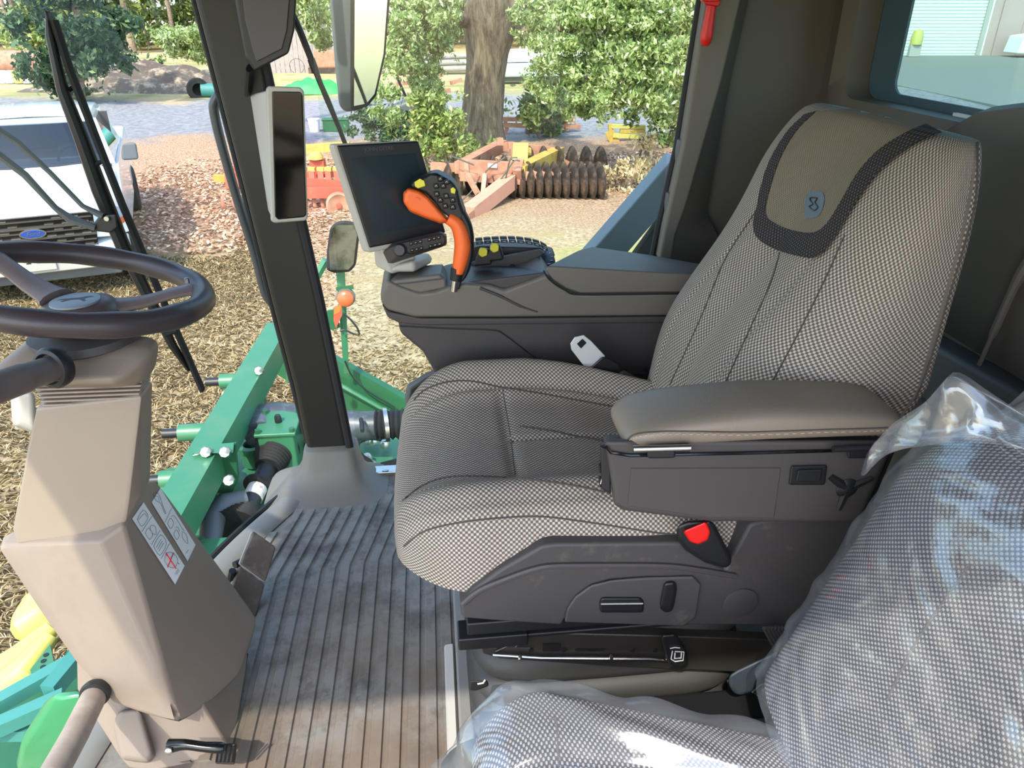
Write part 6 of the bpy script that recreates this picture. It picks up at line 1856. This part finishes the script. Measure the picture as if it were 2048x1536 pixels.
# forest edge: individual pine trunks with their own crowns, then shrubs
kinds = ['tall slim pine at the forest edge with a bare trunk', 'tall pine with a pale sunlit trunk at the forest edge', 'ivy-wrapped tall tree at the forest edge']
specs = [(20, 78, 0, 7), (36, 80, 1, 9), (75, 84, 0, 6), (104, 86, 0, 7), (120, 82, 1, 5), (196, 82, 0, 6), (232, 76, 0, 8), (257, 68, 2, 13), (290, 80, 0, 6), (318, 84, 1, 7), (345, 78, 0, 8), (372, 82, 0, 6), (395, 80, 1, 7), (455, 84, 0, 7), (548, 80, 0, 8), (600, 70, 0, 9), (632, 82, 0, 7), (790, 76, 0, 9), (826, 80, 0, 7), (868, 74, 0, 8), (905, 82, 0, 8), (1040, 78, 0, 9), (1085, 82, 1, 8), (1140, 76, 0, 10), (1190, 82, 0, 8), (1236, 78, 0, 9), (1290, 82, 0, 8), (1345, 78, 0, 9), (-30, 80, 0, 8), (1400, 80, 0, 8)]
ORD = ['first', 'second', 'third', 'fourth', 'fifth', 'sixth', 'seventh', 'eighth', 'ninth', 'tenth', 'eleventh', 'twelfth', 'thirteenth', 'fourteenth', 'fifteenth', 'sixteenth', 'seventeenth', 'eighteenth', 'nineteenth', 'twentieth']
zones = [(-99, 445, 'left of the front post'), (445, 660, 'between front post and outside mirror'), (660, 985, 'between outside mirror and oak trunk'), (985, 2000, 'right of the oak trunk')]
def place(u, us):
    for a_, b_, nm_ in zones:
        if a_ <= u < b_:
            return ORD[sorted(q for q in us if a_ <= q < b_).index(u)], nm_
def tree_label(i, u, kd):
    o_, nm_ = place(u, [s_[0] for s_ in specs])
    return '%s tall %s from the left, %s' % (o_, ['bare-trunked pine', 'pale-trunked pine', 'ivy-clad tree'][kd], nm_) if kd == 2 or True else ''
for i, (u, d, kd, hw_) in enumerate(specs):
    p = ray(u, 60)
    p = Vector((p.x, p.y, 0))*(d/p.y)
    t = thing('forest_tree', tree_label(i, u, kd), 'tree', (p.x, p.y, GROUND), group='tall trees along the forest edge')
    rr_ = hw_*.5*d/1500*1.0
    lean = random.uniform(-.6, .6)
    build('trunk', limb([Vector((p.x, p.y, GROUND-.1)), Vector((p.x+lean*.3, p.y, 5)), Vector((p.x+lean, p.y, 16))], max(rr_, .16), .14, 8), M['pinebark'], t)
    cs, rs = [], []
    for k in range(7):
        cs.append((p.x+lean+random.uniform(-2.5, 2.5), p.y+random.uniform(-2, 2), random.uniform(3.5, 17)))
        rs.append((random.uniform(1.2, 2.4), 1.5, random.uniform(.7, 1.4)))
    if kd == 2:
        for k in range(8):
            cs.append((p.x+random.uniform(-.3, .3), p.y-.3, GROUND+1.5+k*1.1))
            rs.append((.6, .5, .7))
    polys('crown', leaves(1900, cs, rs, .30, 100+i), M['leaf_dk'] if kd != 1 else M['needles'], t)
# understorey hedge of shrubs, each its own
shrub_u = [-50+i*60+random.uniform(-12, 12) for i in range(25)]
for i in range(25):
    u = shrub_u[i]
    d = random.uniform(70, 84)
    p = ray(u, 60)
    p = Vector((p.x, p.y, 0))*(d/p.y)
    t = thing('forest_shrub', '%s %s shrub from the left, %s' % (place(u, shrub_u)[0], 'pale yellow-green' if i % 3 == 0 else 'dark green', place(u, shrub_u)[1]), 'shrub', (p.x, p.y, GROUND), group='shrubs along the forest edge')
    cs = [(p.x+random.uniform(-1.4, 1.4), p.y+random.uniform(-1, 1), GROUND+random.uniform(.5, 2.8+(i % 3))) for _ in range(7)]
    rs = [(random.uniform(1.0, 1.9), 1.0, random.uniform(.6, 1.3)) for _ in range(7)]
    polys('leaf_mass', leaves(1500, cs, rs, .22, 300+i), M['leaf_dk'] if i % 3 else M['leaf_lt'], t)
    build('stem', limb([Vector((p.x, p.y, GROUND-.1)), Vector((p.x+.1, p.y, GROUND+1.6))], .08, .05, 6), M['bark'], t)
# deep woods: a far belt of trees too distant to tell apart
rz = np.random.default_rng(5)
cs = [(x_, 98+rz.uniform(-5, 5), rz.uniform(GROUND, 22)) for x_ in np.linspace(-75, 75, 150) for _ in range(3)]
rs = [(3.0, 2.5, 2.6)]*len(cs)
fw = polys('deep_woods', leaves(52000, cs, rs, .62, 6), M['leaf_dk'])
tag(fw, 'hazy green deep woods filling the horizon behind the forest edge', 'woods')

# small conifer and shrubs beside the monitor
def bush(name, label, cat, u, v, y, sx, sz, n, size, mat, seedv, stems=3):
    b_ = at(u, v, z=GROUND) if y is None else Vector((at(u, v, y=y).x, y, GROUND))
    t = thing(name, label, cat, b_)
    cs = [(b_.x+random.uniform(-sx, sx)*.6, b_.y+random.uniform(-sx, sx)*.4, GROUND+sz*random.uniform(.25, .9)) for _ in range(8)]
    rs = [(sx*.5, sx*.4, sz*.28)]*8
    polys('foliage', leaves(n, cs, rs, size, seedv), M[mat], t)
    for k in range(stems):
        build('stem', limb([b_+Vector((0, 0, -.1)), b_+Vector((random.uniform(-sx, sx)*.4, 0, sz*.5)), b_+Vector((random.uniform(-sx, sx)*.7, 0, sz*.9))], .02+sz*.01, .008, 5), M['bark'], t)
    return t
bush('conifer_shrub', 'light green feathery conifer just right of the monitor top', 'shrub', 868, 330, 16.5, .75, 1.6, 7000, .06, 'leaf_lt', 21)
bush('low_shrub', 'small bright green bush at the foot of the oak', 'shrub', 935, 300, 18.5, .6, .5, 1500, .07, 'leaf_lt', 22)
bush('bare_thicket', 'grey-green thicket in front of the oak left side', 'shrub', 790, 290, 20, 1.3, 1.0, 4000, .05, 'needles', 23, 8)
bush('dry_weed', 'straw-coloured dry seeding weed at the right end of the harrow', 'weed', 1283, 370, 15.2, .32, 1.0, 2600, .05, 'straw', 24, 6)
bush('dry_weed', 'low straw-coloured weeds beside the sloping grey body rail', 'weed', 1240, 385, 14.6, .5, .45, 1800, .05, 'straw', 25, 6)
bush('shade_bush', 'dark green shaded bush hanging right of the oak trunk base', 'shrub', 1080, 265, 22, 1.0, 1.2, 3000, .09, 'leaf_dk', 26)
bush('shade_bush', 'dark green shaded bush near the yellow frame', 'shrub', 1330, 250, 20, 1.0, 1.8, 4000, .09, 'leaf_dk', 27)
bush('brush_pile', 'scrubby brush in front of the dark pine', 'brush', 215, 180, 40, 2.4, 1.3, 4500, .10, 'needles', 28, 8)
bush('roadside_bush', 'bright green bush at the far left under the forest', 'shrub', 45, 75, 66, 2.6, 2.2, 3000, .18, 'leaf_lt', 29)

# dirt mound with roots
md_ = at(250, 180, z=GROUND)
V, Fc = grid(lambda u, v: (md_.x-5+11*u, md_.y-2+6*v, GROUND-.1+1.1*math.sin(PI*u)**1.2*math.sin(PI*v)**1.1*(1+.25*math.sin(u*23+v*9)*math.sin(v*17))), 48, 28)
tag(build('dirt_mound', (V, Fc), plain('dark_soil', '#55493f', .95, bump=1, bscale=6, var=.35, scale=3, dirt='#a08d78', dscale=2, dlo=.5, dhi=.65), angle=180), 'dark earth mound with brush beyond the gravel road at the left', 'mound')

# smaller things in the yard
def tyre(label, p, ax, R_, w_):
    t = thing('old_tyre', label, 'tyre', p)
    build('tread', lathe(p, ax, [(R_*.55, -w_/2), (R_*.9, -w_/2), (R_, -w_*.3), (R_, w_*.3), (R_*.9, w_/2), (R_*.55, w_/2), (R_*.52, 0), (R_*.55, -w_/2)], 28), M['tyre'], t)
    return t
p = at(396, 178, y=34)
t_ = thing('green_roller', 'dark tyre on the end of a teal roller by the road behind the handrail', 'roller', Vector((p.x, p.y, GROUND)))
build('tyre', lathe(p+Vector((0, 0, -.02)), (.5, -1, 0), [(.25, -.12), (.42, -.12), (.46, 0), (.42, .12), (.25, .12), (.22, 0), (.25, -.12)], 24), M['tyre'], t_)
build('roller_drum', tube([p+Vector((.1, .1, -.05)), p+Vector((2.2, .4, -.15))], .28, 14), M['teal'], t_)
def tub(label, u, v, z0, R_, h_, mat, y=None):
    b_ = at(u, v, z=GROUND)
    t = thing('bucket', label, 'bucket', b_)
    build('tub', lathe(b_, (0, 0, 1), [(R_*.8, 0), (R_, h_), (R_*1.06, h_), (R_*1.06, h_-.03), (R_*.94, h_-.03), (R_*.76, .02), (.01, .02)], 18), M[mat], t)
    return t
tub('white plastic bucket on the gravel left of the monitor', 630, 264, 0, .17, .38, 'white')
for (u, m_, nm_) in ((6, 'white', 'leftmost white bucket in the row at the far left'), (22, 'white', 'second white bucket from the left in the far left row'), (40, 'yellowpaint', 'yellow bucket in the far left row'), (56, 'white', 'rightmost white bucket in the far left row')):
    tub(nm_, u, 166, 0, .26, .55, m_)
p = at(18, 150, z=GROUND)
t_ = thing('rusty_tank', 'rusty brown tank lying behind the row of buckets', 'tank', p)
build('tank_shell', tube([Vector((p.x-1.5, p.y+1.5, GROUND+.55)), Vector((p.x-1.4, p.y+1.5, GROUND+.55)), Vector((p.x+1.6, p.y+1.6, GROUND+.55)), Vector((p.x+1.7, p.y+1.6, GROUND+.55))], [.3, .6, .6, .3], 16), M['rust'], t_)
p = at(655, 262, z=GROUND)
t_ = thing('green_crate', 'dark green crate beside the white bucket on the gravel', 'crate', p)
build('crate_body', box(p.x-.1, p.x+.65, p.y-.2, p.y+.2, GROUND, GROUND+.32), M['green_dk'], t_, bevel=.02)
build('crate_lid', box(p.x-.12, p.x+.67, p.y-.22, p.y+.22, GROUND+.32, GROUND+.36), M['green_dk'], t_, bevel=.01)
p = at(625, 186, z=GROUND)
t_ = thing('green_tarpaulin', 'crumpled bright green tarpaulin over a heap behind the display', 'tarpaulin', p)
V, Fc = grid(lambda u, v: (p.x-1.4+2.9*u, p.y-.4+1.4*v, GROUND-.02+.55*math.sin(PI*u)**.6*math.sin(PI*v)**.6*(1+.2*math.sin(u*19)*math.sin(v*13))), 30, 14)
build('sheet', (V, Fc), M['tarp'], t_, angle=180)
# weathered board shed behind the post
sx = at(612, 148, z=GROUND)
shed = thing('board_shed', 'small weathered grey board shed between the front post and the mirror', 'shed', Vector((sx.x, sx.y+1, GROUND)))
for k in range(16):
    x_ = sx.x-2.1+k*.26
    build('board', box(x_, x_+.24, sx.y, sx.y+.04+.02*(k % 2), GROUND, GROUND+2.7+.15*math.sin(k*2.1)), M['wood'], shed, smooth=False)
build('side_wall', box(sx.x-2.1, sx.x-2.05, sx.y, sx.y+3, GROUND, GROUND+2.6), M['wood'], shed, smooth=False)
build('roof', hull([Vector((sx.x-2.4, sx.y-.3, GROUND+2.65)), Vector((sx.x+2.4, sx.y-.3, GROUND+2.65)), Vector((sx.x-2.4, sx.y+3.3, GROUND+3.3)), Vector((sx.x+2.4, sx.y+3.3, GROUND+3.3)), Vector((sx.x-2.4, sx.y-.3, GROUND+2.75)), Vector((sx.x+2.4, sx.y-.3, GROUND+2.75)), Vector((sx.x+2.4, sx.y+3.3, GROUND+3.4))]), M['darksteel'], shed, smooth=False)
# rusty machinery heaps by the shed
for i, (u, v, lab, mm) in enumerate(((585, 148, 'heap of small rusty red machine parts beside the shed', 'redpaint'), (655, 150, 'rounded rusty brown machine hood right of the shed', 'rust'), (850, 192, 'red-brown rusty machinery low under the drooping oak leaves', 'rust'))):
    p = at(u, v, z=GROUND)
    t_ = thing('scrap_machine', lab, 'scrap', p)
    if i == 1:
        build('hood', hull([p+Vector(q) for q in ((-.9, 0, .3), (.9, 0, .3), (-.6, 0, 1.3), (.7, 0, 1.2), (-.9, 1, .3), (.9, 1, .3), (-.5, 1, 1.3), (.6, 1, 1.2))]), M[mm], t_, bevel=.15)
        build('base', beam(p+Vector((-1, .5, .2)), p+Vector((1, .5, .2)), .9, .3), M['discsteel'], t_, smooth=False)
    else:
        for k in range(6):
            a_ = p+Vector((-1.4+k*.5, random.uniform(0, .6), .15+.3*(k % 2)))
            build('frame_piece', beam(a_, a_+Vector((random.uniform(.3, .8), .2, random.uniform(-.1, .5))), .15, .15), M[mm], t_, smooth=False)
        build('wheel', lathe(p+Vector((.3, 0, .4)), (0, -1, 0), [(.1, -.05), (.4, -.08), (.4, .08), (.1, .05)], 16), M['tyre'], t_)
# pale log pile and blue-white boat beyond the oak
p = at(770, 148, z=GROUND)
t_ = thing('log_pile', 'long low pale log pile beyond the road, between mirror and oak', 'logs', p)
for k in range(14):
    z_ = GROUND+.2+.3*(k % 3)
    x_ = p.x-1.0+(k//3)*.9
    build('log', tube([Vector((x_, p.y+.4*(k % 2), z_)), Vector((x_+3.2, p.y+.3+.2*(k % 3), z_+.05))], .15, 10), M['wood'], t_)
p = at(1085, 168, z=GROUND)
t_ = thing('covered_boat', 'pale blue-white covered boat far behind the oak trunk', 'boat', p)
build('hull_body', hull([p+Vector(q) for q in ((-3, 0, .9), (-2.2, 0, .3), (3.2, 0, .35), (4, 0, 1.0), (-3, 1.6, .9), (3.8, 1.6, 1.0), (3.2, 1.6, .35), (-2.2, 1.6, .3), (-4, .8, 1.0))]), plain('pale_blue_gel', '#a9c6d6', .4), t_, bevel=.1)
build('boat_cover', hull([p+Vector(q) for q in ((-3, 0, .95), (3.8, 0, 1.05), (-3, 1.6, .95), (3.8, 1.6, 1.05), (-2, .8, 1.5), (2.5, .8, 1.6))]), M['white'], t_, bevel=.05)
build('trailer', box(p.x-2.4, p.x+3.2, p.y+.3, p.y+1.3, GROUND+.12, GROUND+.32), M['darksteel'], t_)
p = at(1255, 84, z=GROUND)
p = ray(1250, 84)*(60/ray(1250, 84).y)+EYE
t_ = thing('far_house', 'small white-roofed building glimpsed through the oak leaves', 'building', Vector((p.x, 60, GROUND)))
build('wall', box(p.x-3.5, p.x+3.5, 60, 65, GROUND, GROUND+2.2), M['darksteel'], t_, smooth=False)
build('roof', hull([Vector((p.x+a_*3.9, 59.6+b_*3, GROUND+2.2+b_*1.0)) for a_ in (-1, 1) for b_ in (0, 1)]+[Vector((p.x+a_*3.9, 65.8, GROUND+2.2)) for a_ in (-1, 1)]), M['white'], t_, smooth=False)
# dark mower behind the drooping leaves
p = at(822, 270, z=GROUND)
t_ = thing('dark_mower', 'dark green-black machine with a rounded deck in shade left of the oak', 'mower', p)
build('deck', hull([p+Vector(q) for q in ((-.8, 0, .1), (.9, 0, .1), (-.7, 0, .7), (.3, 0, 1.1), (.8, 0, .6), (-.8, 1, .1), (.9, 1, .1), (-.6, 1, .7), (.3, 1, 1.05))]), M['mirror_case'], t_, bevel=.12)
build('steering_post', tube([p+Vector((-.1, .5, 1.0)), p+Vector((-.3, .4, 1.5))], .04, 6), M['black'], t_)
build('wheel', lathe(p+Vector((-.6, -.05, .28)), (0, -1, 0), [(.05, -.08), (.26, -.08), (.28, 0), (.26, .08), (.05, .08)], 18), M['tyre'], t_)
build('wheel', lathe(p+Vector((.6, -.05, .35)), (0, -1, 0), [(.05, -.1), (.33, -.1), (.35, 0), (.33, .1), (.05, .1)], 18), M['tyre'], t_)

# ================================================================== BARN SEEN THROUGH THE REAR WINDOW
def HF(u, v, d):
    """point on the sight line at horizontal depth d along the heading"""
    r_ = ray(u, v)
    f_ = r_.x*math.sin(YAW)+r_.y*math.cos(YAW)
    return EYE+r_*(d/f_)
bd0 = HF(1700, 125, 60)
ux = Vector((math.cos(YAW), -math.sin(YAW), 0))
uy = Vector((math.sin(YAW), math.cos(YAW), 0))
O_ = Vector((HF(1767, 125, 60).x, HF(1767, 125, 60).y, GROUND))
barn = thing('metal_barn', 'pink metal barn with a white ribbed roll-up door, seen through the rear window', 'barn', O_)
def wl_box(name, a0_, a1_, z0, z1, d0, d1, mat, par, **k):
    pts = [O_+ux*a+uy*d for a, d in ((a0_, d0), (a1_, d0), (a1_, d1), (a0_, d1))]
    return build(name, prism([Vector((q.x, q.y, GROUND+z0)) for q in pts], (0, 0, z1-z0)), mat, par, smooth=False, **k)
wl_box('wall', -6, -.15, 0, 9, 0, .3, M['pinkwall'], barn)
wl_box('wall', 7.0, 30, 0, 9, 0, .3, M['pinkwall'], barn)
wl_box('wall', -6, 30, 6.2, 9, 0, .35, M['pinkwall'], barn)
dr = wl_box('rollup_door', -.1, 6.7, 0, 6.2, .15, .2, M['rollup'], barn)
for k in range(28):
    wl_box('door_slat', -.1, 6.7, .02+k*.22, .02+k*.22+.17, .09, .16, M['rollup'], dr)
wl_box('door_jamb', 6.7, 7.0, 0, 6.2, -.05, .3, M['lightgrey'], barn)
wl_box('door_jamb', 7.0, 7.1, 0, 6.2, -.08, .0, M['white'], barn)
wl_box('downpipe', 7.8, 7.9, 0, 8, -.12, -.02, M['pinkwall'], barn)
wl_box('wall_rib', 9.6, 9.7, 0, 8, -.05, .0, M['pinkwall'], barn)
V, Fc = grid(lambda u, v: O_+ux*(-10+50*u)+uy*(-42+42*v)+Vector((0, 0, .10+.0*math.sin(u*9))), 12, 12)
struct('trim_6', slab(V, Fc, (0, 0, -.1)), M['concrete'], label='pale concrete apron in front of the barn', smooth=False)
def stand_box(name, label, cat, u, v, w_, h_, mats):
    b_ = O_+ux*u+uy*v
    t = thing(name, label, cat, Vector((b_.x, b_.y, GROUND)))
    return t, b_
t_, b_ = stand_box('white_van', 'white vehicle parked against the pink barn wall', 'van', 9.5, -2.2, 0, 0, None)
def at_b(a, d, z):
    q = O_+ux*a+uy*d
    return Vector((q.x, q.y, GROUND+z))
build('body', hull([at_b(a, d, z) for a, d, z in ((7.9, -3, .35), (8.1, -3, 1.5), (11.5, -3, 1.9), (13, -3, 1.9), (13, -3, .35), (7.9, -1.2, .35), (8.1, -1.2, 1.5), (11.5, -1.2, 1.9), (13, -1.2, 1.9), (13, -1.2, .35))]), M['white'], t_, bevel=.1)
build('window', hull([at_b(a, -3.03, z) for a, z in ((9.6, 1.1), (10, 1.6), (12.4, 1.7), (12.4, 1.1))]+[at_b(a, -2.98, z) for a, z in ((9.6, 1.1), (10, 1.6), (12.4, 1.7), (12.4, 1.1))]), M['carglass'], t_, smooth=False)
for a_ in (9.2, 12):
    build('wheel', lathe(at_b(a_, -3.0, .4), -uy, [(.05, -.1), (.38, -.1), (.40, 0), (.38, .1), (.05, .1)], 18), M['tyre'], t_)
t_, b_ = stand_box('yellow_barrier', 'small yellow and grey pump standing against the roll-up door', 'pump', 1.0, -1.4, 0, 0, None)
build('stand', hull([at_b(a, d, z) for a in (.8, 1.6) for d in (-2, -1.6) for z in (.1, .9)]), M['lightgrey'], t_, bevel=.05)
build('tank', lathe(at_b(1.2, -1.8, .9), (0, 0, 1), [(.4, 0), (.42, .5), (.3, .9), (.02, 1.0)], 16), M['yellowpaint'], t_)
